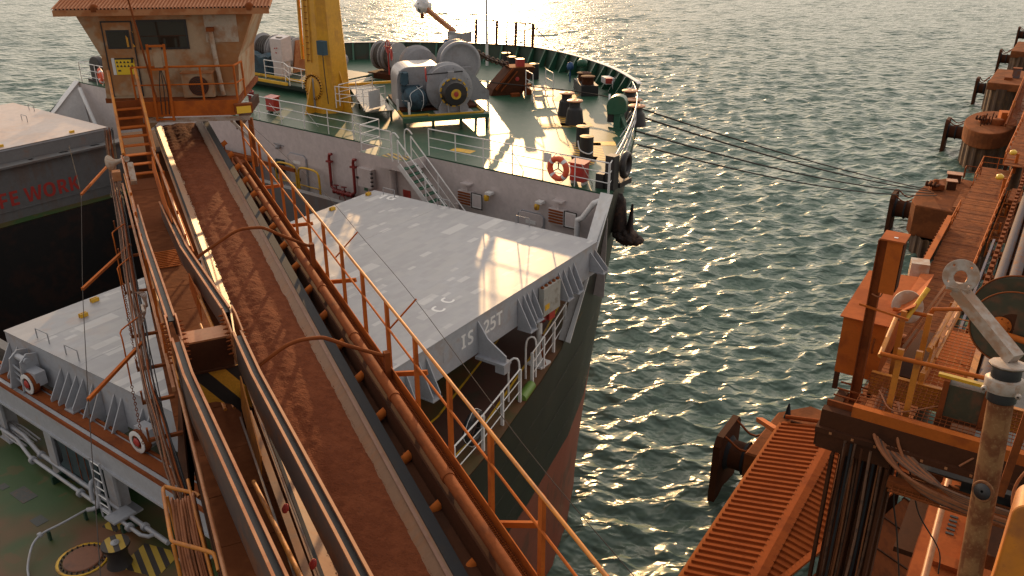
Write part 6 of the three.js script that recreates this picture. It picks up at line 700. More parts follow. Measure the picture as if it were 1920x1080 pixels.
{ // mooring hooks and gear on the dolphins
  const hook = (label, u, w, y) => { const t = thing('mooring_hook', label, 'mooring hook', 'j', [u, y, w]); mb().lathe([[0.5, 0], [0.45, 0.4], [0.25, 0.5], [0.25, 0.9], [0.01, 0.95]], [u, y, w], [0, 1, 0], 14).build('capstan', M.rust); for (let k = 0; k < 3; k++) mb().path([[u - 0.2, y + 0.5, w - 0.3 + k * 0.35], [u - 1.0, y + 0.55, w - 0.6 + k * 0.35], [u - 1.3, y + 0.75, w - 0.65 + k * 0.35], [u - 1.1, y + 0.95, w - 0.6 + k * 0.35]], 0.12, 8).build('hook', M.rustDark); mb().box([u + 0.1, y + 0.35, w + 0.1], [1.4, 0.5, 1.1], 0.3).build('base', M.rust); return t; };
  hook('rusty mooring hook set holding the lines on the nearest dolphin', 85.6, -8.7, 4.4); hook('rusty mooring hook set on the second dolphin', 116, -8.2, 4.6);
  { const t = thing('equipment_box', 'small dark box with a pale lid on the nearest dolphin', 'box', 'j', [86.6, 4.4, -7.6]); mb().box([86.4, 4.8, -7.5], [0.8, 0.8, 0.8], 0.2).build('box', M.rustDark); mb().box([86.4, 5.23, -7.5], [0.95, 0.06, 0.95], 0.2).build('lid', M.flange); }
  { const t = thing('equipment_box', 'dark box with a wide lid at the far edge of the nearest dolphin', 'box', 'j', [89, 4.4, -7.9]); mb().box([89, 4.8, -7.6], [0.9, 0.8, 1.2], 0.1).build('box', M.rustDark); mb().box([89, 5.23, -7.6], [1.1, 0.06, 1.4], 0.1).build('lid', M.flange); }
  { const t = thing('railing', 'rust red railing by the gangway gap at the far side of the nearest dolphin', 'railing', 'j', [90, 4.4, -6.4]); rail([[89.6, 4.5, -6.9], [90.6, 4.5, -6.9], [90.6, 4.5, -5.6]], 1.2, 0.9, M.rust, { r: 0.04, mids: 1 }); }
  { const t = thing('deck_bridge', 'short plank bridge between the nearest dolphin and the walkway', 'bridge', 'j', [82, JD, -6]); for (let k = 0; k < 12; k++) mb().box([80 + k * 0.55, 4.75, -6.1], [0.5, 0.06, 0.75]).build('plank', M.plank2); }
  { const t = thing('winch_gear', 'cluster of orange winch gear on the second dolphin', 'winch', 'j', [118, 4.6, -6.5]); mb().box([118, 5.2, -6.2], [1.4, 1.2, 1.0], 0.3).build('housing', M.orange); mb().lathe([[0.7, 0], [0.7, 0.6], [0.4, 0.7], [0.01, 0.7]], [115.8, 4.6, -6.6], [0, 1, 0], 16).build('drum', M.rust); mb().prism([[119, 4.6], [119, 7], [120.4, 6.4], [120.6, 4.6]], 'xy', -5.6, 0.3).build('side_plate', M.orangeY); for (let k = 0; k < 5; k++) mb().bar([114 + k * 0.5, 4.6, -8.2 + k * 0.3], [114.2 + k * 0.5, 5.6 + (k % 2) * 0.4, -8.1 + k * 0.3], 0.12).build('stub', M.rustDark); }
  { const t = thing('equipment_box', 'grey box on the third dolphin', 'box', 'j', [150, 4.6, -8]); mb().box([150, 5.3, -7.6], [1.0, 1.4, 1.0]).build('box', M.pipeGrey); mb().box([150, 6.03, -7.6], [1.2, 0.06, 1.2]).build('lid', M.rust); mb().box([148, 4.8, -8.4], [1.5, 0.4, 1.0]).build('plinth', M.rust); }
  for (const [l, u, w] of [['upper yellow lamp on the walkway railing', 93, -3.0], ['lower yellow lamp on the walkway railing', 83.5, -3.2]]) { const t = thing('jetty_lamp', l, 'lamp', 'j', [u, JD, w]); mb().tube([u, JD, w], [u, JD + 1.9, w], 0.14, 10).build('post', M.orange); mb().lathe([[0.01, 0], [0.28, 0.1], [0.34, 0.3], [0.2, 0.5], [0.01, 0.55]], [u, JD + 1.7, w - 0.35], [0, 1, -0.3], 14).build('lamp_head', M.lampYellow); }
}
{ // pipework, platforms and frames between walkway and the right edge
  const t = thing('jetty_pipes', 'two thick grey pipes running along the right edge of the jetty', 'pipes', 'j', [70, 6, -0.8]); mb().tube([38, 6.4, -1.25], [130, 6.4, -1.25], 0.30, 20).build('pipe', M.pipeGrey); mb().tube([38, 6.4, -0.45], [130, 6.4, -0.45], 0.36, 20).build('pipe', M.pipeGrey); for (let u = 44; u < 130; u += 7) mb().bx(u, u + 0.3, 3.5, 6.2, -1.7, 0.2).build('pipe_support', M.rustDark);
  const q = thing('cable_rack', 'rust red cable rack with hanging chain links beside the grey pipes', 'cable rack', 'j', [75, 5, -1.9]); mb().bx(48, 128, 6.0, 6.1, -2.1, -1.75).build('tray', M.rust); for (let u = 49; u < 128; u += 1.1) mb().bx(u, u + 0.5, 6.1, 6.45, -2.05, -1.8).build('tray_block', M.rust); mb().bx(50, 70, 5.0, 5.8, -2.5, -2.35).build('cable_duct', worn([0.10, 0.085, 0.12], [0.16, 0.08, 0.05], 0.2, 2));
  const f = thing('jetty_platform', 'lower service platforms and frames behind the walkway railing', 'platform', 'j', [72, 3, -2]); for (const u of [62, 68, 73.5, 78, 83, 88]) { mb().bx(u, u + 0.6, 3.2, 3.5, -3.0, 1.5).build('cross_beam', M.rust); mb().bx(u - 0.1, u + 0.2, 3.5, 4.6, -2.6, -2.45).build('post', M.orange); } mb().bx(76, 92, 3.6, 3.68, -2.9, -0.4).build('deck_plate', M.dustFloor); mb().bx(84, 88, 3.7, 4.9, -2.6, -1.6).build('housing', M.rust); for (let k = 0; k < 4; k++) rail([[72 + k * 4, 3.6, -2.9], [75.5 + k * 4, 3.6, -2.9], [75.5 + k * 4, 3.6, -2.2]], 1.1, 1.8, M.orange, { r: 0.035, mids: 1 }); for (let u = 60; u < 95; u += 8) mb().tube([u, -3, 0.5], [u, 3.2, 0.5], 0.5, 12).build('pile', M.pile);
  const g = thing('jetty_platform', 'farther jumble of orange frames and handrails at the right edge', 'platform', 'j', [108, 4, -1]); mb().bx(96, 140, 3.4, 3.6, -3.6, 1).build('deck_plate', M.dustFloor); for (let k = 0; k < 9; k++) { const u = 98 + k * 4; mb().bx(u, u + 0.3, 3.6, 7 + rr(0, 1), -1.9 + rr(-0.3, 0.3), -1.6).build('post', M.orange); mb().box([u + 1.5, 4.4, -1.2 + rr(-0.5, 0.5)], [1.3, rr(0.8, 1.8), 1.1]).build('housing', k % 2 ? M.rust : M.orange); } rail([[96, 3.6, -3.5], [140, 3.6, -3.5]], 1.1, 2.5, M.orange, { r: 0.04, mids: 1 }); for (let u = 98; u < 150; u += 9) mb().tube([u, -3, -1], [u, 3.4, -1], 0.6, 12).build('pile', M.pile);
  const h = thing('jetty_platform', 'far low decks of the jetty beside the fourth dolphin', 'platform', 'j', [180, 5, -3]); mb().bx(142, 260, 4.2, 4.6, -5.8, 1).build('deck_plate', M.dustFloor); for (let u = 145; u < 260; u += 12) { mb().tube([u, -3, -4], [u, 4.2, -4], 0.6, 10).build('pile', M.pile); mb().box([u + 3, 5.4, -3 + rr(-1, 1)], [2, 1.6, 1.4]).build('housing', M.orange); }
}
// ---------- lower part of the shiploader at the right (frame j) ----------
{ const t = thing('control_cabinet', 'large orange control cabinet with a sloping lid at the platform corner', 'cabinet', 'j', [18.8, 19.6, -2.5]);
  mb().prism([[17.5, 19.62], [17.5, 20.98], [20.2, 21.05], [20.2, 19.62]], 'xy', -2.56, 0.86).build('body', M.orange); mb().slab([[17.42, 20.985, -3.05], [17.42, 20.985, -2.05], [20.3, 21.06, -2.02], [20.1, 21.06, -3.06]].reverse(), 0.025).build('lid', M.roofSheet); mb().slab([[17.9, 21.33, -1.72], [18.0, 21.05, -2.05], [20.5, 21.05, -2.0], [20.5, 21.1, -1.72]].reverse(), 0.025).build('lid', M.roofSheet);
  mb().ring([17.47, 21.05, -2.42], [0, 0, 1], 0.05, 0.014, 12).build('lifting_eye', M.rust); mb().path([[17.48, 20.6, -2.3], [17.40, 20.6, -2.3], [17.38, 20.35, -2.3], [17.48, 20.3, -2.3]], 0.02, 6).build('handle', M.rust);
  for (const [u, w] of [[17.55, -2.93], [17.55, -2.2], [20.1, -2.93]]) mb().bx(u - 0.05, u + 0.05, 19.2, 19.62, w - 0.05, w + 0.05).build('leg', M.rustDark); }
{ const t = thing('signal_post', 'tall orange channel post carrying a long orange junction box', 'post', 'j', [17.0, 19.4, -2.3]);
  mb().bx(17.05, 17.09, 18.9, 22.95, -2.52, -2.32).bx(16.97, 17.05, 18.9, 22.95, -2.52, -2.50).bx(16.97, 17.05, 18.9, 22.95, -2.34, -2.32).build('channel_post', M.rust); mb().prism([[16.9, 21.9], [16.9, 23.0], [17.35, 23.0], [17.35, 21.9]], 'xy', -2.2, 0.28).build('junction_box', M.orange); mb().bx(16.86, 17.42, 23.0, 23.03, -2.47, -2.02).build('box_lid', M.roofSheet); mb().bx(16.95, 17.3, 21.95, 22.95, -2.055, -2.04).build('box_door', M.rustDark); mb().box([17.05, 23.034, -2.22], [0.05, 0.008, 0.07]).build('label_plate', M.white); mb().path([[16.95, 21.92, -2.25], [16.93, 21.8, -2.3], [16.95, 21.82, -2.45]], 0.016, 6).build('cable', M.hose); mb().bar([16.95, 21.55, -2.65], [17.0, 21.42, -1.7], 0.04).build('cross_arm', M.orange); }
{ const t = thing('service_platform', 'orange service platform with steel mesh floor and handrails at the right', 'platform', 'j', [17, 20, -1]);
  const mesh = (u0, u1, w0, w1, y, pu, pw, name, mat) => { const q = mb(); for (let u = u0; u <= u1 + 0.001; u += pu) q.bx(u - 0.006, u + 0.006, y - 0.012, y, w0, w1); for (let w = w0; w <= w1 + 0.001; w += pw) q.bx(u0, u1, y - 0.024, y - 0.013, w - 0.005, w + 0.005); return q.build(name, mat, t); };
  mesh(17.3, 20.6, -1.22, -0.46, 20.0, 0.16, 0.13, 'mesh_floor', M.orangeY); for (let k = 0; k < 4; k++) mb().bx(17.3 + k * 0.85, 18.13 + k * 0.85, 19.75, 19.78, -1.25, -0.44).build('floor_plate', M.orange);
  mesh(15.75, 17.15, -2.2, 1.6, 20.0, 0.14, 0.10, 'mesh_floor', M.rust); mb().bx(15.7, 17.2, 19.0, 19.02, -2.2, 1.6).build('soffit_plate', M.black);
  mb().bx(15.5, 15.7, 19.42, 19.8, -2.75, 1.8).build('front_beam', M.rustDark); mb().bx(15.52, 15.68, 19.8, 20.03, -2.2, 1.8).build('front_beam', M.orange); mb().bx(15.42, 15.72, 19.3, 19.42, -2.8, 1.8).build('front_flange', M.rustDark); mb().bx(17.15, 17.25, 19.5, 20.02, -2.2, 1.8).build('cross_beam', M.orangeY); mb().bx(15.45, 15.5, 18.95, 19.3, -2.75, -1.35).bx(15.5, 17.4, 18.95, 19.3, -2.8, -2.6).build('front_beam', M.rustDark);
  mb().bar([17.2, 20.1, -1.26], [21.2, 20.1, -1.1], 0.10, 0.3).build('side_beam', M.orangeY); mb().bar([17.2, 20.05, -0.42], [20.2, 20.05, -0.45], 0.12, 0.16).build('side_beam', M.orangeY);
  mb().bx(16.9, 17.15, 20.0, 20.4, -0.45, 0.3).build('toe_plate', M.orangeY);
  // posts and rails
  for (const [u, w, h] of [[16.0, -1.62, 1.25], [16.0, -1.30, 1.3], [17.9, -1.42, 1.25], [17.9, -1.9, 1.2]]) mb().bar([u, 19.7, w], [u, 20 + h, w], 0.11, 0.07).build('rail_post', M.orangeY);
  mb().tube([15.9, 21.1, -1.95], [15.97, 21.1, 0.2], 0.042, 12).build('top_rail', M.orange); mb().tube([18.1, 21.1, -2.15], [18.16, 21.1, -1.45], 0.042, 12).build('top_rail', M.orange); mb().poly([[18.16, 21.0, -1.47], [18.2, 21.25, -1.4], [18.9, 21.1, -0.9], [18.9, 21.1, 0.9]], 0.042, 12).build('top_rail', M.orange);
  mb().tube([15.9, 21.05, -1.95], [17.6, 21.15, -2.0], 0.045, 10).build('side_rail', M.orangeY); mb().tube([17.3, 20.75, -1.25], [21.2, 20.85, -1.05], 0.055, 12).build('side_rail', M.orangeY); mb().tube([17.6, 20.45, -1.12], [20.0, 20.5, -1.05], 0.03, 10).build('side_rail', M.orangeY);
  for (const u of [17.4, 18.6, 19.8]) mb().bar([u, 19.9, -1.24], [u + 0.05, 20.8, -1.2], 0.05, 0.05).build('rail_post', M.orangeY);
  mb().bx(16.15, 16.5, 19.9, 20.75, -0.80, -0.70).bx(16.15, 16.5, 19.9, 20.75, -0.10, 0.0).build('bracket_post', M.rust); mb().bx(16.18, 16.4, 20.0, 20.68, -0.7, -0.1).build('grey_plate', M.reel); mb().box([16.3, 20.78, -0.45], [0.1, 0.06, 0.95], -0.03).build('yellow_bar', M.yellow);
  mb().bar([18.9, 20.0, -1.9], [20.6, 21.0, -1.4], 0.05).bar([18.6, 19.7, -1.9], [20.4, 20.8, -1.4], 0.04).build('brace', M.flange);
  mb().bx(18.4, 21, 19.4, 19.45, -2.0, -1.35).build('floor_plate', M.rustDark);
  // round white bracket behind the post
  mb().lathe([[0.01, 0], [0.34, 0], [0.36, 0.03], [0.34, 0.06], [0.01, 0.06]], [18.6, 21.0, -1.95], [-0.7, 0.4, 0.5], 24).build('round_plate', M.cabinWhite); mb().tube([17.9, 21.0, -1.85], [18.4, 21.6, -1.6], 0.05, 10).build('hoop_rail', M.yellow); mb().box([20.9, 21.0, -2.1], [0.4, 0.45, 0.4], 0.2).build('box', M.cabinWhite);
  for (let k = 0; k < 7; k++) mb().path([[17.2, 19.7, -1.95 + k * 0.03], [16.6, 19.75, -1.9 + k * 0.04], [16.0, 19.6, -1.75 + k * 0.05], [15.5, 19.4, -1.5 + k * 0.07], [15.2, 19.2, -0.9 + k * 0.06], [15.0, 19.15 - k * 0.02, 0.0], [14.9, 19.2, 1.2]], 0.028, 8, 6).build('hose', k % 2 ? M.hose : M.cable);
  mb().path([[16.2, 20.0, -1.5], [15.7, 19.9, -1.35], [15.5, 19.6, -1.3], [15.4, 19.35, -1.15]], 0.03, 8).build('hose', M.hose); mb().path([[16.4, 20.05, -1.9], [15.75, 20.05, -1.5], [16.2, 20.1, -0.9], [16.3, 20.15, -0.75]], 0.016, 6).build('cable', M.hose); mb().path([[16.2, 20.1, 0.1], [15.9, 20.05, 0.3], [15.6, 19.8, 0.1], [15.4, 19.5, -0.2]], 0.02, 6).build('cable', M.hose);
  mb().bx(15.6, 17.4, 19.2, 19.25, -2.75, -2.2).bx(15.75, 15.8, 19.42, 19.9, -2.72, -1.9).build('corner_plate', M.rust); for (let k = 0; k < 5; k++) mb().bx(15.9 + k * 0.3, 15.93 + k * 0.3, 19.6, 19.63, -2.75, -2.2).build('tread_bar', M.rust);
}
{ const t = thing('cable_bundle', 'thick bundle of cables hanging vertically below the platform corner', 'cables', 'j', [15.5, 12, -1.9]); for (let k = 0; k < 26; k++) { const u = 15.55 + rr(-0.25, 0.25), w = -2.28 + (k % 13) * 0.066 + rr(-0.02, 0.02); mb().path([[u, 19.3, w], [u + rr(-0.05, 0.05), 17, w + rr(-0.05, 0.05)], [u + rr(-0.05, 0.05), 14, w + rr(-0.05, 0.05)], [u, 9, w + 0.05]], rr(0.018, 0.034), 6, 5).build('cable', [M.hose, M.cable, M.rustDark, M.rubber][k % 4]); } mb().bx(15.4, 15.75, 9, 18.95, -1.4, -1.34).bx(15.3, 15.5, 9, 18.95, -2.42, -2.36).build('hanger_bar', M.rustDark); mb().bx(15.9, 16.3, 9, 19.2, -2.35, -1.3).build('hanger_post', M.rustDark); }
for (const [l, P] of [['thin black cable sagging down to the right of the hanging bundle', [[15.5, 19.2, -1.2], [15.6, 18.2, -1.15], [16, 17, -0.95], [17, 14.5, -0.7], [17.5, 12.5, -0.9], [17.5, 10, -0.95]]], ['thin black cable crossing in front of the bright roof corner', [[15.5, 19.2, -1.05], [16, 18.4, -0.9], [16.8, 17.2, -0.7], [18, 15.6, -0.2], [19, 14.2, -0.1]]]]) mb().path(P, 0.016, 6, 6).only('loose_cable', M.line, l, 'cable', 'j', null, [15.5, 16, -1]);
{ const t = thing('lamp_davit', 'weathered grey davit pole with square arm and perforated ring head', 'davit', 'j', [6.5, 25, 0.1]);
  mb().tube([6.1, 21.5, 0.37], [6.52, 25.62, 0.07], 0.088, 20).build('pole', M.galvRust); lathed([[0.085, 0], [0.1, 0.01], [0.1, 0.1], [0.085, 0.11]], [6.52, 25.62, 0.07], [0.1, 1, -0.07], 20).build('black_collar', M.black); lathed([[0.095, 0], [0.13, 0.01], [0.13, 0.10], [0.095, 0.11]], [6.53, 25.70, 0.065], [0.1, 1, -0.07], 20).build('clamp', M.galv); lathed([[0.085, 0], [0.1, 0.01], [0.1, 0.09], [0.085, 0.1]], [6.54, 25.80, 0.06], [0.1, 1, -0.07], 20).build('black_collar', M.black); lathed([[0.01, 0], [0.125, 0], [0.125, 0.02], [0.01, 0.024]], [6.55, 25.9, 0.055], [0.1, 1, -0.07], 10).build('cap_plate', M.galv); for (const s of [-0.12, 0.1]) lathed([[0.01, 0], [0.02, 0], [0.02, 0.03], [0.01, 0.032]], [6.42, 25.75, 0.065 + s], [-1, 0, 0], 8).build('bolt', M.galv);
  mb().bar([6.58, 25.95, 0.09], [6.95, 26.25, -0.40], 0.10, 0.10).build('arm', M.galv); { const s = new THREE.Shape(); s.absarc(0, 0, 0.125, 0, 6.283); const h = new THREE.Path(); h.absellipse(0, -0.01, 0.05, 0.055, 0, 6.283); s.holes.push(h); for (const a of [0.9, 2.3, 3.8, 5.5]) { const p = new THREE.Path(); p.absarc(Math.cos(a) * 0.095, Math.sin(a) * 0.095, 0.013, 0, 6.283); s.holes.push(p); } const g = new THREE.ExtrudeGeometry(s, { depth: 0.018, bevelEnabled: true, bevelSize: 0.004, bevelThickness: 0.004, bevelSegments: 1, curveSegments: 24 }); g.rotateY(-Math.PI / 2); g.rotateZ(-0.35); g.translate(6.95, 26.36, -0.4); mb().geo(g).build('ring_head', M.galv); } mb().box([6.95, 26.27, -0.4], [0.14, 0.02, 0.16]).build('head_plate', M.galv);
  { const g = mb(); g.ring([6.27, 24.98, 0.11], [-1, 0.3, -0.5], 0.07, 0.014, 20); const r = g.build('cable_entry', M.galvRust); lathed([[0.01, 0], [0.062, 0], [0.062, 0.05], [0.01, 0.05]], [6.3, 24.97, 0.125], [-1, 0.3, -0.5], 16).build('opening', M.black, r); } }
{ const t = thing('hose_reel', 'big dull green hose reel disc with an orange hub behind the davit arm', 'reel', 'j', [14, 23.1, 0]); for (const [u, r] of [[13.8, 0.60], [14.35, 0.66]]) { lathed([[0.01, 0], [r - 0.03, 0], [r, 0.012], [r, 0.028], [r - 0.03, 0.04], [0.01, 0.04]], [u, 23.08 - (u > 14 ? 0.02 : 0), 0.06 - (u > 14 ? 0.02 : 0)], [1, 0, 0.05], 56).build('disc', M.reel); mb().ring([u, 23.08, 0.06], [1, 0, 0.05], r, 0.012, 56).build('rim', M.rust); } mb().tube([13.8, 23.08, 0.06], [14.35, 23.08, 0.06], 0.25, 24).build('drum', M.rustDark); lathed([[0.01, 0], [0.15, 0], [0.15, 0.02], [0.1, 0.04], [0.1, 0.1], [0.01, 0.1]], [13.79, 23.1, -0.12], [-1, 0, 0], 24).build('hub', M.orange); for (let k = 0; k < 8; k++) mb().lathe([[0.012, 0], [0.012, 0.02], [0.001, 0.024]], [13.77, 23.1 + Math.sin(k * 0.785) * 0.125, -0.12 + Math.cos(k * 0.785) * 0.125], [-1, 0, 0], 6).build('bolt', M.rust); mb().tube([13.7, 23.02, -0.15], [13.6, 22.95, 0.9], 0.05, 12).build('axle', M.orange); mb().bar([14.1, 20, 0.5], [14.1, 22.9, 0.6], 0.12).build('stand', M.rust); }
// roof of the conveyor gallery by the near dolphin
{ const t = thing('gallery_roof', 'long corrugated orange roof with a flat ridge capping at the bottom right', 'roof', 'j', [28, 8, -5.5]);
  const corr = (p00, p10, p01, n, cut) => { const A = V3(p00), B = V3(p10), C = V3(p01), e = B.clone().sub(A), s = C.clone().sub(A), nrm = new THREE.Vector3().crossVectors(s, e).normalize(); if (nrm.y < 0) nrm.negate(); const prof = [[0, 0], [0.42, 0], [0.52, 1], [0.9, 1], [1, 0]], h = 0.075; const q = mb(); for (let i = 0; i < n; i++) for (let k = 1; k < prof.length; k++) { const t0 = (i + prof[k - 1][0]) / n, t1 = (i + prof[k][0]) / n, f0 = cut ? cut(t0) : 1, f1 = cut ? cut(t1) : 1; if (f0 < 0.01 && f1 < 0.01) continue; const P = (t, f, hh) => A.clone().addScaledVector(e, t).addScaledVector(s, f).addScaledVector(nrm, hh * h).toArray(); q.quad(P(t0, 0, prof[k - 1][1]), P(t1, 0, prof[k][1]), P(t1, f1, prof[k][1]), P(t0, f0, prof[k - 1][1])); q.quad(P(t0, 0, prof[k - 1][1] - 0.12), P(t0, f0, prof[k - 1][1] - 0.12), P(t1, f1, prof[k][1] - 0.12), P(t1, 0, prof[k][1] - 0.12)); } return q; };
  for (let k = 0; k < 5; k++) corr([33.5 - k * 2.64, 8.45, -5.3], [33.5 - (k + 1) * 2.64, 8.45, -5.3], [33.5 - k * 2.64, 7.95, -7.45], 8).build('roof_sheet', M.galleryRoof);
  for (let k = 0; k < 5; k++) { const u0 = 33.5 - k * 2.64, u1 = u0 - 2.64; corr([u0, 8.45, -5.0], [u1, 8.45, -5.0], [u0, 7.85, -2.2], 8, (x) => { const u = u0 + (u1 - u0) * x; return Math.min(1.14, Math.max(0, 1.14 - 0.1 * (32.7 - u))); }).build('roof_sheet', M.galleryRoof); }
  mb().slab([[33.7, 8.56, -5.42], [20.0, 8.56, -5.42], [20.0, 8.62, -5.15], [33.7, 8.62, -5.15]].reverse(), 0.01).slab([[33.7, 8.62, -5.15], [20.0, 8.62, -5.15], [20.0, 8.56, -4.88], [33.7, 8.56, -4.88]].reverse(), 0.01).build('ridge_cap', M.galleryRoof); for (let u = 20.2; u < 33.6; u += 0.33) for (const w of [-5.40, -4.9]) mb().lathe([[0.03, 0], [0.02, 0.03], [0.001, 0.035]], [u, 8.56, w], [0, 1, 0], 6).build('rivet', M.rust);
  mb().tube([33.6, 8.15, -7.4], [33.6, 8.55, -5.3], 0.09, 10).build('end_tube', M.galleryRoof); mb().bar([33.3, 7.86, -1.75], [21.4, 8.52, -4.98], 0.22, 0.10).build('edge_beam', M.galleryRoof); mb().bx(20, 33.4, 5.0, 8.0, -7.2, -7.1).bx(33.3, 33.4, 5.0, 8.2, -7.1, -2.3).build('wall_sheet', M.rustDark); mb().bx(20, 33.4, 7.7, 7.9, -7.6, -7.45).build('gutter', M.orange); mb().bar([35.5, 6.4, -9.0], [33.0, 7.7, -7.55], 0.3, 0.2).build('edge_beam', M.orange);
  const pnl = (a, b, c, d) => mb().slab([a, b, c, d], 0.05); const G = (s, t) => [31.5 - 10.5 * s + t * 1.5, 7.4 + 0.45 * s - 2.2 * t, -2.05 - 2.85 * s + t * 2.6]; for (let k = 0; k < 6; k++) { pnl(G(k / 6, 0.02), G((k + 0.96) / 6, 0.02), G((k + 0.96) / 6, 1), G(k / 6, 1)).build('chute_panel', M.rust, t); mb().bar(G(k / 6, 0.02), G(k / 6, 1), 0.1, 0.16).build('chute_rib', M.rustDark, t); } mb().bar(G(0, 1), G(1, 1), 0.3, 0.2).build('edge_beam', M.orange, t);
}
{ const t = thing('travel_gantry', 'dark steel legs and orange walkway beams of the shiploader at the bottom right', 'gantry', 'j', [22, 12, 0.5]);
  mb().tube([24.9, 14, -0.5], [17.5, 14, -0.33], 0.09, 14).build('pipe', M.flange); mb().bx(14, 25.2, 13.5, 13.6, -0.75, 0.35).build('deck_plate', M.roofSheet); for (let k = 0; k < 5; k++) mb().bx(22.3 - k * 0.2, 22.38 - k * 0.2, 13.6, 13.62, -0.2, 0.0).build('slot', M.black); mb().bx(14, 25.2, 12.6, 13.5, -0.78, -0.74).build('web_plate', M.rust); mb().bx(24.9, 25.3, 12.4, 14.8, -0.8, 3).build('cross_beam', M.rustDark); mb().bx(20.0, 20.4, 12.9, 13.75, -0.3, 3).build('cross_beam', M.roofSheet); mb().bx(14, 30, 9.8, 10, 0.5, 3).build('lower_deck', M.rustDark); mb().bx(14, 25, 13.5, 13.9, 0.38, 0.5).build('side_beam', M.orange); for (const u of [21.2, 22.6, 24]) mb().prism([[u, 10], [u + 0.5, 11.2], [u + 0.9, 10]], 'xy', 1.0, 0.5).build('saddle', M.rust); mb().bx(14, 26, 13.2, 13.3, 1.5, 1.7).build('side_beam', M.pipeGrey); mb().bx(26, 26.8, -1, 13, -0.6, 0.3).bx(20, 21, -1, 12.6, 3, 4).build('leg', M.rustDark);
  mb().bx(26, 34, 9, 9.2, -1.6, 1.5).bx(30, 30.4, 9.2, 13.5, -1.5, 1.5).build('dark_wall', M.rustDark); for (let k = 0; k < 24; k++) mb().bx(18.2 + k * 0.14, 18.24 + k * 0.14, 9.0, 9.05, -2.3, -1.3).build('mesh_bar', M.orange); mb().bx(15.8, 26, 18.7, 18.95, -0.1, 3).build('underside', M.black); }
{ const t = thing('yellow_tank', 'yellow painted rounded panel at the right edge of the frame', 'tank', 'j', [6.4, 24.4, 0.5]); const s = new THREE.Shape(); s.moveTo(0, -1.4); s.lineTo(0, 0.05); s.quadraticCurveTo(0.01, 0.13, 0.08, 0.14); s.lineTo(0.5, 0.14); s.lineTo(0.5, -1.4); const g = new THREE.ExtrudeGeometry(s, { depth: 0.3, bevelEnabled: true, bevelSize: 0.02, bevelThickness: 0.02, bevelSegments: 2 }); g.rotateY(-Math.PI / 2); g.translate(6.7, 24.74, 0.35); mb().geo(g).build('panel', M.orangeY); }
for (const [l, P] of [['bent orange cable loop beside the davit pole', [[8.2, 23.6, 0.9], [8.0, 24.3, 0.55], [7.8, 24.35, 0.42], [7.8, 24.0, 0.38], [7.6, 23.5, 0.6], [7.5, 23.2, 0.9]]]]) mb().path(P, 0.014, 6, 8).only('loose_cable', M.hose, l, 'cable', 'j', null, [8, 24, 0.5]);
{ const t = thing('access_frame', 'small orange handrail frame on the walkway beyond the cabinet', 'handrail', 'j', [46, JD, -5]); rail([[46, JD, -5.6], [46, JD, -4.6]], 1.2, 1, M.orange, { r: 0.03, mids: 1 }); rail([[44, JD, -5.0], [44, JD, -4.2]], 1.0, 0.8, M.orange, { r: 0.03, mids: 1 }); mb().lathe([[0.35, 0], [0.35, 0.7], [0.2, 0.9], [0.2, 1.3], [0.35, 1.4], [0.01, 1.4]], [49.5, JD, -6.4], [0, 1, 0], 14).build('roller_stop', M.rust); mb().box([49, JD + 0.4, -5.6], [1.4, 0.8, 0.7]).build('buffer', M.rustDark); mb().lathe([[0.2, 0], [0.2, 1.0], [0.32, 1.1], [0.01, 1.1]], [49, JD, -5.0], [0, 1, 0], 12).build('roller_stop', M.rust); }
{ const t = thing('access_frame', 'yellow handrail frame round a hatch beside the grey pipes', 'handrail', 'j', [50, 6, -2.2]); rail([[52, 6, -2.9], [52, 6, -1.8], [50, 6, -1.8]], 1.2, 1.1, M.orangeY, { r: 0.05, mids: 1 }); mb().bx(48, 52, 5.9, 6, -3.0, -1.7).build('floor', M.dustFloor); for (let k = 0; k < 3; k++) mb().box([47.5 + k * 0.8, 6.6, -2.9], [0.1, 1.3, 0.4], 0.2, 0.3).build('plate', k % 2 ? M.cabinWhite : M.orangeY); }
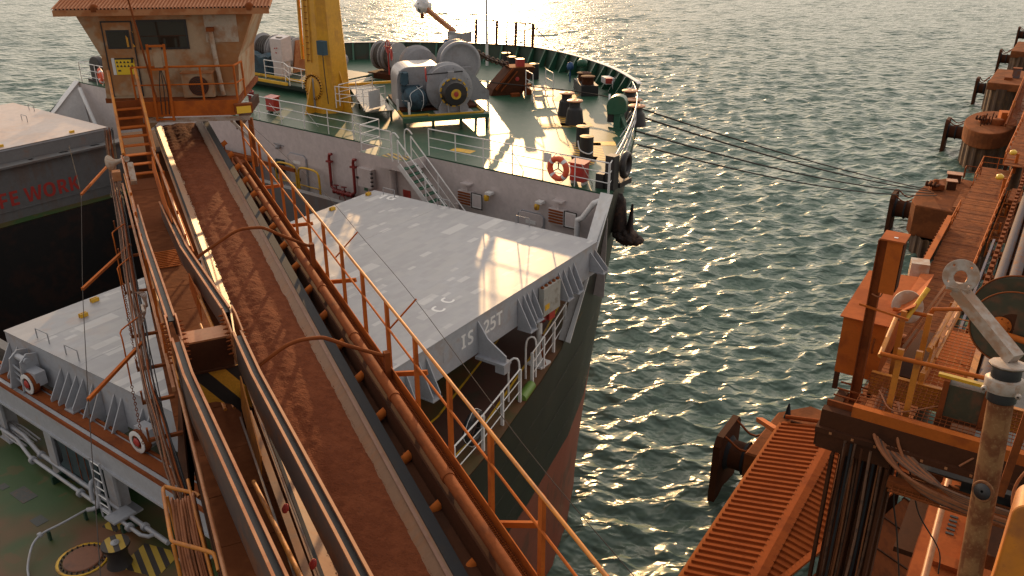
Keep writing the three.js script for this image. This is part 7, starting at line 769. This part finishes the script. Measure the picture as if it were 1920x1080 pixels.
{ // machinery packed under and behind the service platform
  const t = thing('loader_machinery', 'dusty motors, brackets and pipework packed under the platform beam', 'machinery', 'j', [16.5, 18.6, 0]); seed = 4242;
  for (let k = 0; k < 16; k++) mb().box([15.5 + rr(0, 0.9), 18.6 + rr(-0.35, 0.4), -0.9 + k * 0.18 + rr(-0.1, 0.1)], [rr(0.1, 0.45), rr(0.08, 0.4), rr(0.08, 0.35)], rr(-0.4, 0.4)).build('bracket', [M.rust, M.rustDark, M.rust, M.orange][k % 4]);
  for (let k = 0; k < 5; k++) mb().tube([15.4 + rr(0, 0.6), 18.3 + k * 0.16, -1.2], [15.6 + rr(0, 0.6), 18.2 + k * 0.18, 2.4], rr(0.02, 0.05), 8).build('pipe', k % 2 ? M.rust : M.hose);
  mb().tube([15.9, 18.5, -0.3], [15.9, 18.5, 0.5], 0.2, 18).build('motor', M.rust); mb().tube([15.9, 18.5, 0.5], [15.9, 18.5, 0.62], 0.15, 18).build('motor_end', M.rustDark);
  for (let k = 0; k < 9; k++) mb().box([15.42, 19.36, -2.5 + k * 0.42], [0.02, 0.05, 0.05]).build('bolt', M.flange);
  mb().bx(15.2, 15.42, 18.7, 18.85, -1.3, 2.4).build('lower_beam', M.rust); for (let k = 0; k < 30; k++) mb().bx(15.0, 15.2, 18.76, 18.78, -1.2 + k * 0.12, -1.185 + k * 0.12).build('mesh_bar', M.rust); mb().bx(15.0, 15.02, 18.75, 18.79, -1.25, 2.4).bx(15.1, 15.115, 18.75, 18.79, -1.25, 2.4).build('mesh_edge', M.rust);
}
{ const t = thing('cable_tray', 'bundle of thick hoses looping along the front of the platform beam', 'hoses', 'j', [15.2, 19, 0]); for (let k = 0; k < 6; k++) mb().path([[16.8, 19.9 - k * 0.02, -1.9 + k * 0.05], [15.9, 19.75 - k * 0.03, -1.85 + k * 0.05], [15.35, 19.45 - k * 0.04, -1.6 + k * 0.06], [15.15, 19.1 - k * 0.04, -1.0 + k * 0.05], [15.1, 18.92 - k * 0.03, -0.1], [15.05, 18.9 - k * 0.03, 1.0], [15.0, 18.95 - k * 0.03, 2.4]], 0.034, 8, 6).build('hose', k % 3 === 2 ? M.cable : M.hose); }
renderer.render(scene, camera);
